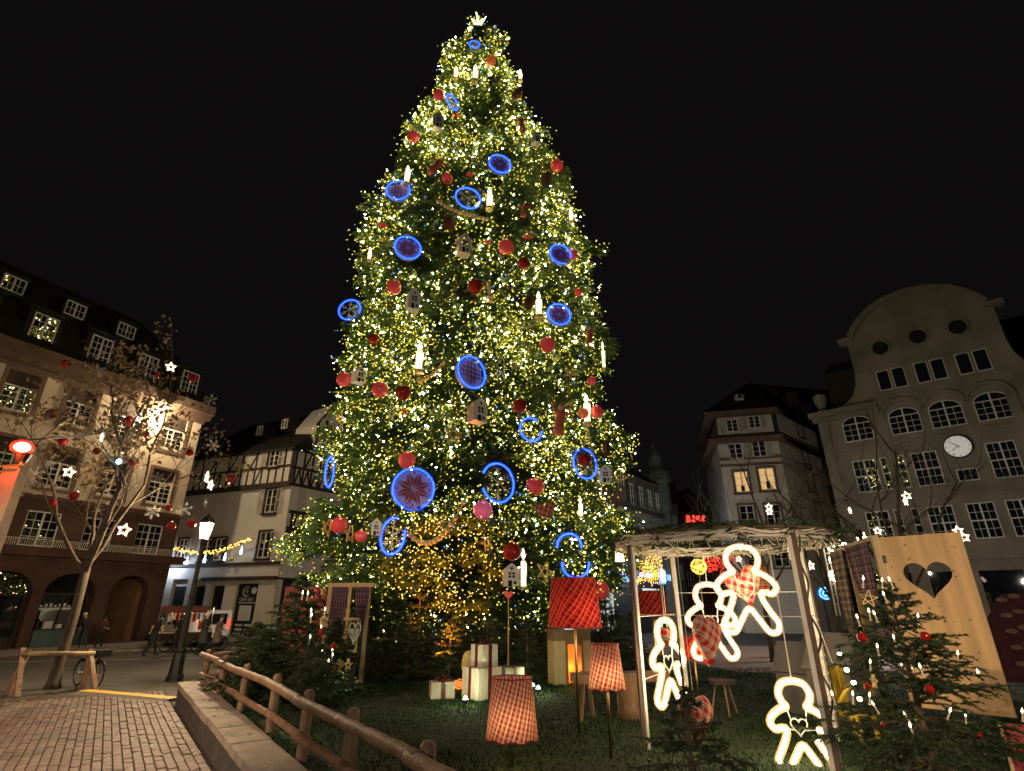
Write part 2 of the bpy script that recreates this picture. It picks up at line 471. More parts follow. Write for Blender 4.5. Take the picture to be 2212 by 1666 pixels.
def catmull(pts, k=5, closed=True):
    out = []; n = len(pts)
    for i in range(n if closed else n-1):
        p = [Vector(pts[(i+j-1) % n] if closed else pts[min(max(i+j-1, 0), n-1)]) for j in range(4)]
        for s in range(k):
            t = s/k
            out.append(.5*((2*p[1]) + (p[2]-p[0])*t + (2*p[0]-5*p[1]+4*p[2]-p[3])*t*t + (3*p[1]-p[0]-3*p[2]+p[3])*t**3))
    if not closed: out.append(Vector(pts[-1]))
    return out
# ================================================================== GROUND
g = MB(); g.face([(-400, -60, 0), (400, -60, 0), (400, 900, 0), (-400, 900, 0)])
tag(g.build('ground', M['asphalt']), kind='structure')
WD = Vector((-.575, .818, 0)).normalized(); WN = Vector((.818, .575, 0)).normalized()
WA = Vector((-8.16, 14.8, 0))                       # foot of the stone wall, far left corner
def wp(a, b, z=0.): return WA + WD*a + WN*b + Vector((0, 0, z))

# red brick paving: bedding sheet, the 300 pavers that show largest as parts, the others joined
b = MB(); b.face([wp(-12, -9.5, .004), wp(-12, 0, .004), wp(2.6, 0, .004), wp(2.6, -3.3, .004), wp(.45, -9.5, .004)])
paving = tag(b.build('brick_paving', M['joint']), kind='structure')
bw, bl, bh = .131, .262, .03
def brick_mesh(seed):
    r = random.Random(seed); m = MB(); c = .008
    X, Y, H = bw/2-.006, bl/2-.006, bh
    j = lambda: r.uniform(-.004, .004)
    top = [(-X+c+j(), -Y+c+j(), H+j()/2), (X-c+j(), -Y+c+j(), H+j()/2), (X-c+j(), Y-c+j(), H+j()/2), (-X+c+j(), Y-c+j(), H+j()/2)]
    mid = [(-X, -Y, H-c), (X, -Y, H-c), (X, Y, H-c), (-X, Y, H-c)]
    low = [(x, y, .0) for x, y, _ in mid]
    m.face(top)
    for i in range(4):
        k = (i+1) % 4
        m.face([mid[i], mid[k], top[k], top[i]]); m.face([low[i], low[k], mid[k], mid[i]])
    return m
bricks = []
ang = math.atan2(WD.y, WD.x) - PI/2
for ib in range(72):
    bb = -.07 - bw*(ib+.5)
    for ia in range(-26, 12):
        aa = bl*(ia + (.5 if ib % 2 else 0) + .12*math.sin(ib*2.3)) 
        lim = .55 + (bb+3.3)*.02 if bb < -3.3 else 2.4
        if aa > lim: continue
        p = wp(aa, bb, .002)
        if p.y < 8.9: continue
        px = 1106 + F*p.x/(p.y*CS - 2.3*SN)
        if px < -40: continue
        bricks.append((p.length, p))
bricks.sort(key=lambda t: t[0])
bm3 = [brick_mesh(k).mesh('brick', M['brick']) for k in range(5)]
for i, (d, p) in enumerate(bricks[:300]):
    o = link('brick', bm3[i % 5], paving, p + Vector((0, 0, rng.uniform(-.010, .006))), (rng.uniform(-.025, .025), rng.uniform(-.035, .035), ang + rng.uniform(-.012, .012)))
V, Fc = [], []
tm = [brick_mesh(k) for k in range(5)]
for i, (d, p) in enumerate(bricks[300:]):
    t = tm[i % 5]; a = ang + rng.uniform(-.012, .012); ca, sa = math.cos(a), math.sin(a); n0 = len(V); dz = rng.uniform(-.010, .006); tl = rng.uniform(-.035, .035)
    for x, y, z in t.v: V.append((p.x+x*ca-y*sa, p.y+x*sa+y*ca, p.z+z+dz+x*tl))
    for f in t.f: Fc.append([n0+k for k in f])
o = link('far_bricks', nmesh('far_bricks', V, Fc, M['brick']), paving); o['kind'] = 'stuff'

# planting strip round the plane tree, kerb stones and pavements
b = MB()
pts = [gnd(x, y, .012) for x, y in ((-60, 1560), (-60, 1524), (60, 1500), (250, 1492), (190, 1512), (100, 1522))]
b.face(pts)
tag(b.build('planting_strip', M['soil']), kind='structure')
b = MB()
fd = Vector((.42, .907, 0)).normalized(); fn = Vector((-.907, .42, 0)).normalized()
LO = Vector((-32.085, 14.222, 0))
def lp(s, y, z=0): return LO + fd*s + fn*y + Vector((0, 0, z))
q = [lp(-6, -3.2), lp(26, -3.2), lp(26, .5), lp(-6, .5)]
lo = [p + Vector((0, 0, .002)) for p in q]; hi = [p + Vector((0, 0, .13)) for p in q]
b.face(hi)
for i in range(4): b.face([lo[i], lo[(i+1) % 4], hi[(i+1) % 4], hi[i]])
tag(b.build('pavement', M['slab']), kind='structure')
b = MB()
q = [Vector((-22, 35.2, 0)), Vector((-12.5, 34.2, 0)), Vector((-5, 40, 0)), Vector((-5, 60, 0)), Vector((-24, 60, 0))]
hi = [p + Vector((0, 0, .12)) for p in q]; b.face(hi)
for i in range(5): b.face([q[i]+Vector((0, 0, .002)), q[(i+1) % 5]+Vector((0, 0, .002)), hi[(i+1) % 5], hi[i]])
tag(b.build('pavement', M['slab']), kind='structure')
b = MB()
b.obox(at(-40, 1415, 27.5).xy.to_3d()+Vector((0, 0, .05)), Vector((-11.5, 32.5, .05)), .18, .1)
b.obox(Vector((-21, 24.5, .004)), Vector((-9, 27.5, .004)), .12, .012)
tag(b.build('kerb', M['stone']), kind='structure')

# lawn, raised behind the stone wall
LZ = .4
lawn_pts = [wp(.0, .5), wp(-17, .5), Vector((14, .6, 0)), Vector((16, 15.5, 0)), Vector((6.5, 17.6, 0)), Vector((4.6, 30, 0)), Vector((-6.5, 30, 0)), Vector((-7.2, 19, 0))]
b = MB(); b.face([p + Vector((0, 0, LZ)) for p in lawn_pts])
n = len(lawn_pts)
for i in range(n):
    b.face([lawn_pts[i]+Vector((0, 0, .002)), lawn_pts[(i+1) % n]+Vector((0, 0, .002)), lawn_pts[(i+1) % n]+Vector((0, 0, LZ)), lawn_pts[i]+Vector((0, 0, LZ))])
tag(b.build('lawn', M['lawn']), kind='structure')
b = MB(); b.face([(5.2, 17.4, .06), (18, 15.2, .06), (24, 30, .06), (6, 34, .06)])
tag(b.build('pavement', pm('pinkish_paving', (.24, .17, .15), .8, .25, 3, bump=.3, bscale=20)), kind='structure')
# grass blades
N = 110000
gx = nrg.uniform(-7.2, 9, N); gy = 4.5 + 14*nrg.random(N)**1.5
ok = (gx - (-8.16))*.818 + (gy-14.8)*.575 > .56
gx, gy = gx[ok], gy[ok]; N = len(gx)
hh = nrg.uniform(.02, .055, N)*(1+.5*np.sin(gx*1.7)*np.cos(gy*1.3)); th = nrg.uniform(0, 2*PI, N); w = nrg.uniform(.004, .009, N)
ln = nrg.uniform(-.04, .04, (N, 2))
Vv = np.zeros((N, 3, 3))
Vv[:, 0] = np.stack([gx-np.cos(th)*w, gy-np.sin(th)*w, np.full(N, LZ)], 1)
Vv[:, 1] = np.stack([gx+np.cos(th)*w, gy+np.sin(th)*w, np.full(N, LZ)], 1)
Vv[:, 2] = np.stack([gx+ln[:, 0], gy+ln[:, 1], LZ+hh], 1)
tag(link('grass', nmesh('grass', Vv.reshape(-1, 3), np.arange(3*N).reshape(-1, 3), M['grass'])), 'short green grass of the fenced lawn under the tree', 'grass', kind='stuff')

# ================================================================== BUILDING KIT
def facade(name, O, d, label, cat='building'):
    return empty(name, (O[0], O[1], 0), math.atan2(d[1], d[0]), label, cat)
def wall_holes(mb, x0, x1, z0, z1, holes, depth=.22, m=0, mr=None, y=0):
    mr = m if mr is None else mr
    xs = sorted({x0, x1, *[h[0] for h in holes], *[h[1] for h in holes]}); zs = sorted({z0, z1, *[h[2] for h in holes], *[h[3] for h in holes]})
    xs = [x for x in xs if x0 <= x <= x1]; zs = [z for z in zs if z0 <= z <= z1]
    for i in range(len(xs)-1):
        for j in range(len(zs)-1):
            cx, cz = (xs[i]+xs[i+1])/2, (zs[j]+zs[j+1])/2
            if any(h[0] < cx < h[1] and h[2] < cz < h[3] for h in holes): continue
            mb.face([(xs[i], y, zs[j]), (xs[i+1], y, zs[j]), (xs[i+1], y, zs[j+1]), (xs[i], y, zs[j+1])], m)
    for a, b_, c, e in holes:
        mb.face([(a, y, c), (a, y+depth, c), (a, y+depth, e), (a, y, e)], mr)
        mb.face([(b_, y+depth, c), (b_, y, c), (b_, y, e), (b_, y+depth, e)], mr)
        mb.face([(a, y, e), (a, y+depth, e), (b_, y+depth, e), (b_, y, e)], mr)
        mb.face([(a, y+depth, c), (a, y, c), (b_, y, c), (b_, y+depth, c)], mr)
        mb.face([(a, y+depth, c), (b_, y+depth, c), (b_, y+depth, e), (a, y+depth, e)], mr)
PANES, FRAMES = {}, {}
def pane_mesh(w, h, mat):
    k = (round(w, 2), round(h, 2), mat.name)
    if k not in PANES:
        PANES[k] = MB().box(-k[0]/2, k[0]/2, -.004, .004, -k[1]/2, k[1]/2).mesh('pane', mat)
    return PANES[k]
def window(par, xc, z0, w, h, nx=2, nz=3, y=.1, frame='win_white', pane='pane', border=.07, arch=False, tilt=.022, lights=None, bar=.03, mull=True, name='window', surround=None, sw=.14, rise=.5, trans=0, yaw=0):
    """casement window: frame, middle mullion and glazing bars in one mesh, every pane a child"""
    key = (round(w, 2), round(h, 2), nx, nz, frame, border, arch, bar, mull, surround, sw, trans)
    if key not in FRAMES:
        m = MB(); t = .05
        hs = h - (w*rise*.62 if arch else 0)
        m.box(-w/2, -w/2+border, -t, t*.4, 0, hs); m.box(w/2-border, w/2, -t, t*.4, 0, hs)
        m.box(-w/2+border, w/2-border, -t, t*.4, 0, border)
        if arch:
            pts = [(w/2*math.cos(a)*.97, 0, hs + (h-hs-.03)*math.sin(a)) for a in [PI*k/14 for k in range(15)]]
            for a, c in zip(pts[:-1], pts[1:]): m.obox(a, c, border, .07, up=(0, 1, 0))
            m.box(-w/2+border, w/2-border, -t*.8, t*.2, hs-.03, hs+.03)
        else: m.box(-w/2+border, w/2-border, -t, t*.4, h-border, h)
        iw = w - 2*border
        for i in range(1, nx):
            x = -iw/2 + iw*i/nx; big = mull and nx % 2 == 0 and i == nx//2
            bw_ = .05 if big else bar/2
            m.box(x-bw_, x+bw_, -t*.9 if big else -t*.6, t*.2, border, (h-.05) if arch and big else hs-border)
        for j in range(1, nz):
            z = border + (hs-2*border)*j/nz
            big = trans and j == trans
            m.box(-iw/2, iw/2, -t*.55, t*.15, z-(.045 if big else bar/2), z+(.045 if big else bar/2))
        if surround:
            s_ = sw
            m.box(-w/2-s_, -w/2, -.16, .0, -.05, h+s_, 1); m.box(w/2, w/2+s_, -.16, .0, -.05, h+s_, 1)
            m.box(-w/2, w/2, -.16, .0, h, h+s_, 1); m.box(-w/2-s_-.05, w/2+s_+.05, -.22, .0, -.2, -.05, 1)
        FRAMES[key] = m.mesh('window_frame', [M[frame]] + ([M[surround]] if surround else []))
    o = link(name, FRAMES[key], par, (xc, y, z0))
    hs = h - (w*rise*.62 if arch else 0); iw = w-2*border; ih = hs-2*border
    pw, ph = iw/nx, ih/nz
    for i in range(nx):
        for j in range(nz):
            mt = M[pane] if not lights else M[lights(i, j)]
            link('pane', pane_mesh(pw-.004, ph-.004, mt), o, (-iw/2+pw*(i+.5), .0, border+ph*(j+.5)), (rng.uniform(-tilt, tilt), 0, yaw+rng.uniform(-tilt, tilt)))
    if arch:
        out = [(iw/2*math.cos(PI*k/12), hs+(h-hs-.05)*math.sin(PI*k/12)) for k in range(13)]
        MB().prism(out, -.004, .004).build('pane', M[pane], o)
    return o
SHUT = {}
def shutter(par, x, z, w, h, y=-.06, rz=0, mat='shutter', sub=None):
    k = (round(w, 2), round(h, 2), mat)
    if k not in SHUT:
        m = MB(); m.box(-w/2, -w/2+.06, -.02, .02, 0, h).box(w/2-.06, w/2, -.02, .02, 0, h).box(-w/2+.06, w/2-.06, -.018, .018, 0, .07).box(-w/2+.06, w/2-.06, -.018, .018, h-.07, h).box(-w/2+.06, w/2-.06, -.018, .018, h*.48, h*.52)
        for i in range(14):
            zz = .08 + (h-.16)*(i+.5)/14
            m.obox((-w/2+.06, 0, zz), (w/2-.06, 0, zz), .035, .012, up=(0, .6, 1))
        SHUT[k] = m.mesh('shutter', M[mat])
    return link('shutter', SHUT[k], par, (x, y, z), (0, 0, rz))

# ================================================================== LEFT BUILDING (cream, mansard roof, sandstone arcade)
LB = facade('cream_building', LO, fd, 'cream building with mansard dormers above a red sandstone arcade, behind the bare tree')
wx = [7.8, 10.7, 13.6, 16.5, 19.35, 22.25]
b = MB(); holes = [(x-.75, x+.75, 11.7, 13.85) for x in wx] + [(x-.75, x+.75, 8.15, 10.3) for x in wx]
wall_holes(b, 0, 24, 7.5, 14.2, holes, .25)
b.face([(24, 0, 7.5), (24, 11, 7.5), (24, 11, 14.2), (24, 0, 14.2)])
b.build('wall', M['cream'], LB)
b = MB(); holes = [(x-.8, x+.8, 5.0, 6.8) for x in wx]
wall_holes(b, 0, 24, 4.95, 7.5, holes, .3, y=-.04)
b.face([(24, -.04, 0), (24, 11, 0), (24, 11, 7.5), (24, -.04, 7.5)])
b.face([(0, -.04, 7.5), (24, -.04, 7.5), (24, .02, 7.5), (0, .02, 7.5)])
# arcade with arched openings
arches = [(6.2, 2.5), (9.4, 2.5), (12.6, 2.5), (15.7, 2.6), (18.75, 2.5), (21.9, 2.2)]
hs_ = []
for c, w in arches: hs_.append((c-w/2, c+w/2, 0, 3.75))
xs = [0] + [v for h in hs_ for v in h[:2]] + [24]
for i in range(0, len(xs), 2):
    b.face([(xs[i], -.1, 0), (xs[i+1], -.1, 0), (xs[i+1], -.1, 4.5), (xs[i], -.1, 4.5)])
for c, w in arches:
    r_ = w/2; sp = 3.75 - r_*.85; nn = 14
    arc = [(c + r_*math.cos(PI*k/nn), sp + r_*.85*math.sin(PI*k/nn)) for k in range(nn+1)]
    for k in range(nn):
        a, e = arc[k], arc[k+1]
        b.face([(e[0], -.1, e[1]), (a[0], -.1, a[1]), (a[0], -.1, 4.5), (e[0], -.1, 4.5)])
        b.face([(a[0], -.1, a[1]), (e[0], -.1, e[1]), (e[0], .55, e[1]), (a[0], .55, a[1])])
    for x in (c-r_, c+r_):
        b.face([(x, -.1, 0), (x, .55, 0), (x, .55, sp), (x, -.1, sp)])
b.face([(24, -.1, 0), (24, 0, 0), (24, 0, 4.5), (24, -.1, 4.5)])
b.build('sandstone_wall', M['sandstone'], LB)
for c, w in arches[:5]:
    s_ = MB(); r_ = w/2; sp = 3.75 - r_*.85
    out = [(r_*math.cos(PI*k/14), (r_*.85)*math.sin(PI*k/14)) for k in range(15)]
    s_.prism([(x, z) for x, z in out], .0, .02)
    s_.build('lunette_pane', M['pane'], LB, loc=(c, .42, sp), rot=(-.03, 0, -.125+rng.uniform(-.02, .02)))
    f_ = MB().box(-r_, r_, -.05, .05, -.06, .06).box(-.04, .04, -.05, .05, -sp+.3, -.06).box(-r_, -r_+.08, -.05, .05, -sp, -.06).box(r_-.08, r_, -.05, .05, -sp, -.06).box(-r_+.08, r_-.08, -.05, .05, -sp, -sp+.6)
    f_.build('shopfront', M['wood_dark'], LB, loc=(c, .42, sp))
    MB().box(-r_+.08, r_-.08, 0, .02, -sp+.6, -.06).build('shop_pane', M['pane'], LB, loc=(c, .44, sp))
    MB().box(-r_-.05, r_+.05, 0, .05, -sp, .1).build('dark_back', M['dark'], LB, loc=(c, .9, sp))
# goods and blurred print behind the second arch, pale bench panel under it
k_ = MB()
for i in range(7): k_.box(-1.0+i*.22, -.88+i*.22, .0, .01, 0, .08+.05*(i % 3))
k_.box(-1, .5, 0, .01, -.16, -.04)
k_.build('shop_lettering', M['white_print'], LB, loc=(18.75, .40, 2.05))
k_ = MB().box(-.7, -.3, 0, .2, 0, .35).box(-.1, .15, 0, .2, 0, .2)
k_.build('display_card', M['white_print'], LB, loc=(18.75, .1, .98))
MB().box(-1.2, 1.0, -.2, .25, .1, .85).box(-1.22, 1.02, -.24, .27, .85, .93).build('shop_counter', M['teal_panel'], LB, loc=(18.75, 0, 0))
# open passage with a paler arch beyond
b = MB(); b.box(20.7, 20.8, .55, 5, 0, 4).box(23.0, 23.1, .55, 5, 0, 4).box(20.8, 23, .55, 5, 3.75, 3.9)
b.build('passage_wall', pm('ochre_plaster', (.3, .17, .08), .9, .2, 1), LB)
b = MB(); out = [(21.9+.8, 0)] + [(21.9+.8*math.cos(PI*k/10), 2.3+.8*math.sin(PI*k/10)) for k in range(11)] + [(21.9-.8, 0)]
b.prism(out, 4.85, 4.9); b.build('passage_arch', M['house_render'], LB)
# sills, cornices and the long ledge
b = MB(); b.box(-.2, 24.25, -.55, .0, 14.2, 14.55).box(-.2, 24.35, -.7, .0, 14.55, 15.2); b.box(0, 24.1, -.12, 0, 13.95, 14.2)
b.build('cornice', M['brown_trim'], LB)
MB().box(-.2, 24.4, -.75, -.1, 4.5, 4.95).build('ledge', M['sandstone'], LB)
MB().box(0, 24.12, -.12, 0, 7.4, 7.62).build('string_course', M['sandstone'], LB)
for x in wx:
    for z, h, pm_ in ((11.7, 2.15, 0), (8.15, 2.15, 0), (5.0, 1.8, 1)):
        o = window(LB, x, z, 1.5 if not pm_ else 1.6, h*.62 if z == 11.7 or z == 8.15 else h, 4, 4, y=.14 if not pm_ else .1, yaw=-.12)
        if not pm_:
            MB().box(-.75, .75, -.03, .0, 0, h*.38).build('roller_blind', M['wood_dark'], LB, loc=(x, .12, z+h*.62))
            q_ = MB()
            for x0, x1, z0, z1 in ((-.95, -.75, -.12, h+.15), (.75, .95, -.12, h+.15), (-.75, .75, h, h+.15), (-1.0, 1.0, -.3, -.12)): q_.box(x0, x1, -.06, .0, z0, z1)
            q_.build('window_surround', M['brown_trim'], LB, loc=(x, 0, z))
# railing over the ledge
b = MB()
for i in range(120):
    x = 12 + i*.1
    b.box(x-.012, x+.012, -.68, -.655, 4.95, 5.3)
b.box(12, 24, -.69, -.65, 5.3, 5.33); b.build('railing', M['white_metal'], LB)['kind'] = 'stuff'
# mansard roof with dormers
b = MB()
b.face([(-.2, -.3, 15.2), (24.3, -.3, 15.2), (23.4, 1.7, 18.2), (-.2, 1.7, 18.2)])
b.face([(-.2, 1.7, 18.2), (23.4, 1.7, 18.2), (21, 5.5, 22), (-.2, 5.5, 22)])
b.face([(24.3, -.3, 15.2), (24.3, 11, 15.2), (23.4, 9.5, 18.2), (23.4, 1.7, 18.2)])
b.face([(23.4, 1.7, 18.2), (23.4, 9.5, 18.2), (21, 5.5, 22)])
b.build('roof', M['roof'], LB)
for x in (7.8, 10.75, 13.7, 16.7, 19.6, 22.6):
    b = MB(); b.box(x-.85, x+.85, .3, 2, 15.55, 17.6).box(x-1.0, x+1.0, .15, 2.1, 17.6, 17.8)
    d_ = b.build('dormer', M['roof'], LB)
    window(d_, x, 15.75, 1.2, 1.7, 4, 4, y=.25, yaw=-.1)
for x in (9.2, 12.3, 15.5, 18.6):
    b = MB(); b.box(x-.65, x+.65, 2.0, 3.6, 18.6, 19.8).box(x-.75, x+.75, 1.9, 3.7, 19.8, 19.92)
    d_ = b.build('dormer', M['roof'], LB)
    window(d_, x, 18.75, 1.1, .95, 4, 2, y=1.95)
# floodlight on the cornice
fl = empty('floodlight', lp(20.75, -.95, 14.05), math.atan2(fd.y, fd.x), 'bright warm floodlight fixed under the cornice of the cream building', 'floodlight')
MB().box(-.25, .25, -.15, .15, 0, .12).obox((0, .15, .1), (0, .5, .2), .05, .05).build('housing', M['black_metal'], fl)
MB().lathe([(.12, 0), (.1, -.07), (.001, -.11)], 14).build('glass', em('floodlight_glass', (1, .82, .5), 22), fl, True)
lamp('floodlight_light', (0, 0.0, -.3), 1500, (1, .74, .42), .12, fl)

# ================================================================== HALF-TIMBERED HOUSE
HO = (-26.82, 44.07); hd = Vector((.9292, -.3697, 0))
HT = facade('half_timbered_house', HO, hd, 'white corner house with half-timbered upper floor and a dark shop at street level')
rx_ = Vector((1.9, 2.8, 0)).normalized()
lxy = (rx_.dot(hd), rx_.dot(Vector((.3697, .9292, 0))))        # right face direction in local axes
def RF(s, y, z): return (11 + lxy[0]*s + lxy[1]*y, lxy[1]*s - lxy[0]*y, z)
b = MB()
b.face([(-1, 0, 3.9), (11, 0, 3.9), (11, 0, 10.4), (-1, 0, 10.4)])
b.face([RF(0, 0, 3.9), RF(9, 0, 3.9), RF(9, 0, 10.4), RF(0, 0, 10.4)])
b.face([(-1, -.3, 10.4), (11.1, -.3, 10.4), (11.1, -.3, 13.4), (-1, -.3, 13.4)])
b.face([RF(0, -.3, 10.4), RF(9, -.3, 10.4), RF(9, -.3, 13.4), RF(0, -.3, 13.4)])
b.face([(-1, -.3, 10.4), (-1, 0, 10.4), (11.1, 0, 10.4), (11.1, -.3, 10.4)])
b.face([RF(0, -.3, 10.4), RF(0, 0, 10.4), RF(9, 0, 10.4), RF(9, -.3, 10.4)])
b.build('wall', M['white_render'], HT)
b = MB()                                                         # ground floor piers
dx = [(-1, .7), (2.3, 3.0), (4.3, 4.85), (6.2, 7.35), (9.4, 11)]
for a, e in dx: b.box(a, e, -.02, .5, 0, 3.9)
b.box(-1, 11, .3, .5, 3.4, 3.9)
for a, e in ((0, .5), (2.6, 9)):
    b.face([RF(a, -.02, 0), RF(e, -.02, 0), RF(e, -.02, 3.9), RF(a, -.02, 3.9)])
b.box(9.38, 11.04, -.06, .2, 0, 1.1)
b.build('ground_floor', M['house_render'], HT)
for a, e in ((.7, 2.3), (3.0, 4.3), (4.85, 6.2)):
    MB().box(a, e, .3, .36, .12, 3.4).build('shop_door', M['black_sign'], HT)
MB().box(7.35, 9.4, .18, .26, .12, 3.5).build('shop_board', M['black_sign'], HT)
sb = HT
q_ = MB()
q_.tube([(8.2+.33*math.cos(a), .16, 3.0+.33*math.sin(a)) for a in [rad(50)+rad(260)*k/14 for k in range(15)]], .03, 5)
q_.tube([(8.2-.08, .16, 3.15), (8.2-.08, .16, 2.87), (8.2+.08, .16, 2.87), (8.2+.08, .16, 3.15), (8.2-.08, .16, 3.15)], .018, 5)
q_.build('logo', M['white_print'], HT)
MB().lathe([(.001, 0), (.24, 0), (.24, .03), (.001, .03)], 18).build('badge', M['white_print'], HT, loc=(8.9, .17, 3.05), rot=(PI/2, 0, 0))
text('CENT JEU', .3, HT, (8.25, .17, 2.45), M['white_print'])
q_ = MB().box(7.6, 9.15, .165, .18, 2.2, 2.26)
q_.box(7.75, 8.9, .165, .18, 1.05, 2.05)
for i in range(2):
    for j in range(2): q_.box(7.65+i*.85, 8.3+i*.85, .165, .18, .42+j*.28, .56+j*.28)
q_.box(7.55, 8.9, .165, .18, .2, .26)
q_.build('poster', M['white_print'], HT)
tr_ = empty('sign_mount', RF(.5, -.05, 0), math.atan2(lxy[1], lxy[0])); tr_.name = 'shop_window'; tr_.parent = HT
MB().box(0, 2.1, 0, .06, .1, 3.5).build('board', M['black_sign'], tr_)
text('CENT JEU', .26, tr_, (1.0, -.01, 2.45), M['white_print'])
text('A CEDER', .42, tr_, (1.0, -.01, 1.5), M['white_print'])
text('03.88.', .42, tr_, (1.0, -.01, .9), M['white_print'])
q_ = MB(); q_.tube([(1.0+.3*math.cos(a), -.01, 3.0+.3*math.sin(a)) for a in [rad(50)+rad(260)*k/14 for k in range(15)]], .03, 5)
q_.build('logo', M['white_print'], tr_)
b = MB(); b.box(4.0, 11.1, -.35, 0, 3.75, 3.98); b.box(-1, 11.06, -.14, 0, 4.75, 4.98)
p0, p1 = Vector(RF(0, -.18, 3.87)), Vector(RF(9, -.18, 3.87)); b.obox(p0, p1, .36, .23)
p0, p1 = Vector(RF(0, -.07, 4.86)), Vector(RF(9, -.07, 4.86)); b.obox(p0, p1, .14, .22)
b.build('moulding', M['wood_dark'], HT)
# timbers, each one a part
def tb(a, e, w=.2, right=False, t=.09, yy=-.3):
    fnc = (lambda p: Vector(RF(p[0], yy, p[1]))) if right else (lambda p: Vector((p[0], yy, p[1])))
    nrm_ = Vector((lxy[1], -lxy[0], 0)) if right else Vector((0, -1, 0))
    MB().obox(fnc(a), fnc(e), t, w, up=Vector(fnc(e)-fnc(a)).cross(nrm_)).build('timber', M['wood_dark'], HT)
tb((-1, 10.5), (11.1, 10.5), .42); tb((-1, 11.9), (11.1, 11.9), .2); tb((-1, 13.3), (11.1, 13.3), .25); tb((11.0, 10.7), (11.0, 13.2), .25)
for i in range(15):
    x = .2 + i*.72
    if 8.2 < x < 10.2: tb((x, 10.7), (x, 11.8), .15); continue
    tb((x, 10.7), (x, 11.8), .15, t=.085)
    if i % 2 == 0: tb((x, 12.0), (x, 13.2), .15, t=.085)
    if i % 3 == 1: tb((x+.1, 10.7), (x+.55, 11.8), .13, t=.08)
    if i % 3 == 0 and x < 8: tb((x+.15, 12.0), (x+.75, 13.2), .15, t=.08)
tb((0, 10.5), (9, 10.5), .42, True); tb((0, 11.9), (9, 11.9), .2, True); tb((0, 13.3), (9, 13.3), .25, True)
for i in range(11):
    s_ = .25 + i*.75
    tb((s_, 10.7), (s_+.0, 11.8), .16, True, .085); tb((s_, 12), (s_, 13.2), .16, True, .085)
    tb((s_+.12, 10.7), (s_+.4, 11.8), .13, True, .08); tb((s_+.65, 10.7), (s_+.42, 11.8), .13, True, .078)
    if i % 2: tb((s_+.1, 12), (s_+.6, 13.2), .15, True, .08)
tb((0.1, 7.2), (9, 7.2), .5, True, .12, 0); tb((.1, 8.5), (9, 8.5), .25, True, .12, 0)
for i in range(9):
    s_ = .4+i*.9
    tb((s_, 7.4), (s_, 8.4), .2, True, .1, 0); tb((s_+.2, 7.4), (s_+.45, 8.4), .15, True, .095, 0)
for (x, z, w, h, y, sh) in ((9.2, 11.95, .95, 1.3, -.3, 1), (9.3, 8.5, 1.0, 1.75, 0, 1), (9.35, 5.25, 1.05, 1.85, 0, 2), (1.0, 5.4, .9, 1.5, 0, 2), (5.0, 5.2, 1.0, 1.6, 0, 0), (3.6, 5.2, 1.0, 1.6, 0, 0)):
    o = window(HT, x, z, w, h, 2, 3, y=y-.03, surround='wood_dark', sw=.13)
    if sh:
        shutter(HT, x+w*.5+.33, z, .5, h, y-.2)
        if sh == 1: shutter(HT, x-w*.5-.42, z, .55, h, y-.2)
for s_, z, h in ((1.9, 8.7, 1.6), (4.6, 8.7, 1.6)):
    e_ = empty('window_bay', RF(s_, -.05, 0), math.atan2(lxy[1], lxy[0])); e_.parent = HT
    window(e_, 0, z, 1.1, h, 2, 3, y=0); shutter(e_, -.95, z, .6, h, -.1); shutter(e_, .95, z, .6, h, -.1)
b = MB()
ridge = 18.4
e0, e1, e2 = Vector((-1, -.8, 13.2)), Vector((11.5, -.8, 13.2)), Vector(RF(9, -.8, 13.2))
r0, r1, r2 = Vector((-1, 6, ridge)), Vector((9.4, 6, ridge)), Vector(RF(9, 6, ridge))
b.face([e0, e1, r1, r0]); b.face([e1, e2, r2, r1]); b.face([e0+Vector((0, 0, -.15)), e1+Vector((0, 0, -.15)), e1, e0]); b.face([e1+Vector((0, 0, -.15)), e2+Vector((0, 0, -.15)), e2, e1])
b.build('roof', M['roof'], HT)
for x, z, y in ((6.0, 15.2, 1.0), (8.3, 15.6, 1.3)):
    m_ = MB().box(x-.4, x+.4, y-.3, y+1, z-.2, z+.9)
    d_ = m_.build('dormer', M['roof'], HT); window(d_, x, z-.1, .6, .8, 2, 1, y=y-.33)
e_ = empty('gable_dormer', RF(2.6, .4, 0), math.atan2(lxy[1], lxy[0])); e_.parent = HT
MB().prism([(-1.3, 13.4), (1.3, 13.4), (1.3, 15.6), (0, 17.6), (-1.3, 15.6)], 0, 3).build('gable', M['white_render'], e_)
m_ = MB()
for a, c in (((-1.35, 13.4), (-1.35, 15.6)), ((1.35, 13.4), (1.35, 15.6)), ((-1.5, 15.4), (0, 17.75)), ((1.5, 15.4), (0, 17.75)), ((-.6, 13.4), (-.6, 16)), ((.6, 13.4), (.6, 16)), ((-1.3, 15), (1.3, 15))):
    m_.obox((a[0], -.05, a[1]), (c[0], -.05, c[1]), .12, .2, up=(0, 1, 0))
m_.build('timber_frame', M['wood_dark'], e_)
MB().box(-.5, .5, -.08, -.03, 13.7, 14.9).build('lit_window', em('pale_lit_window', (.75, .8, .8), .35), e_)

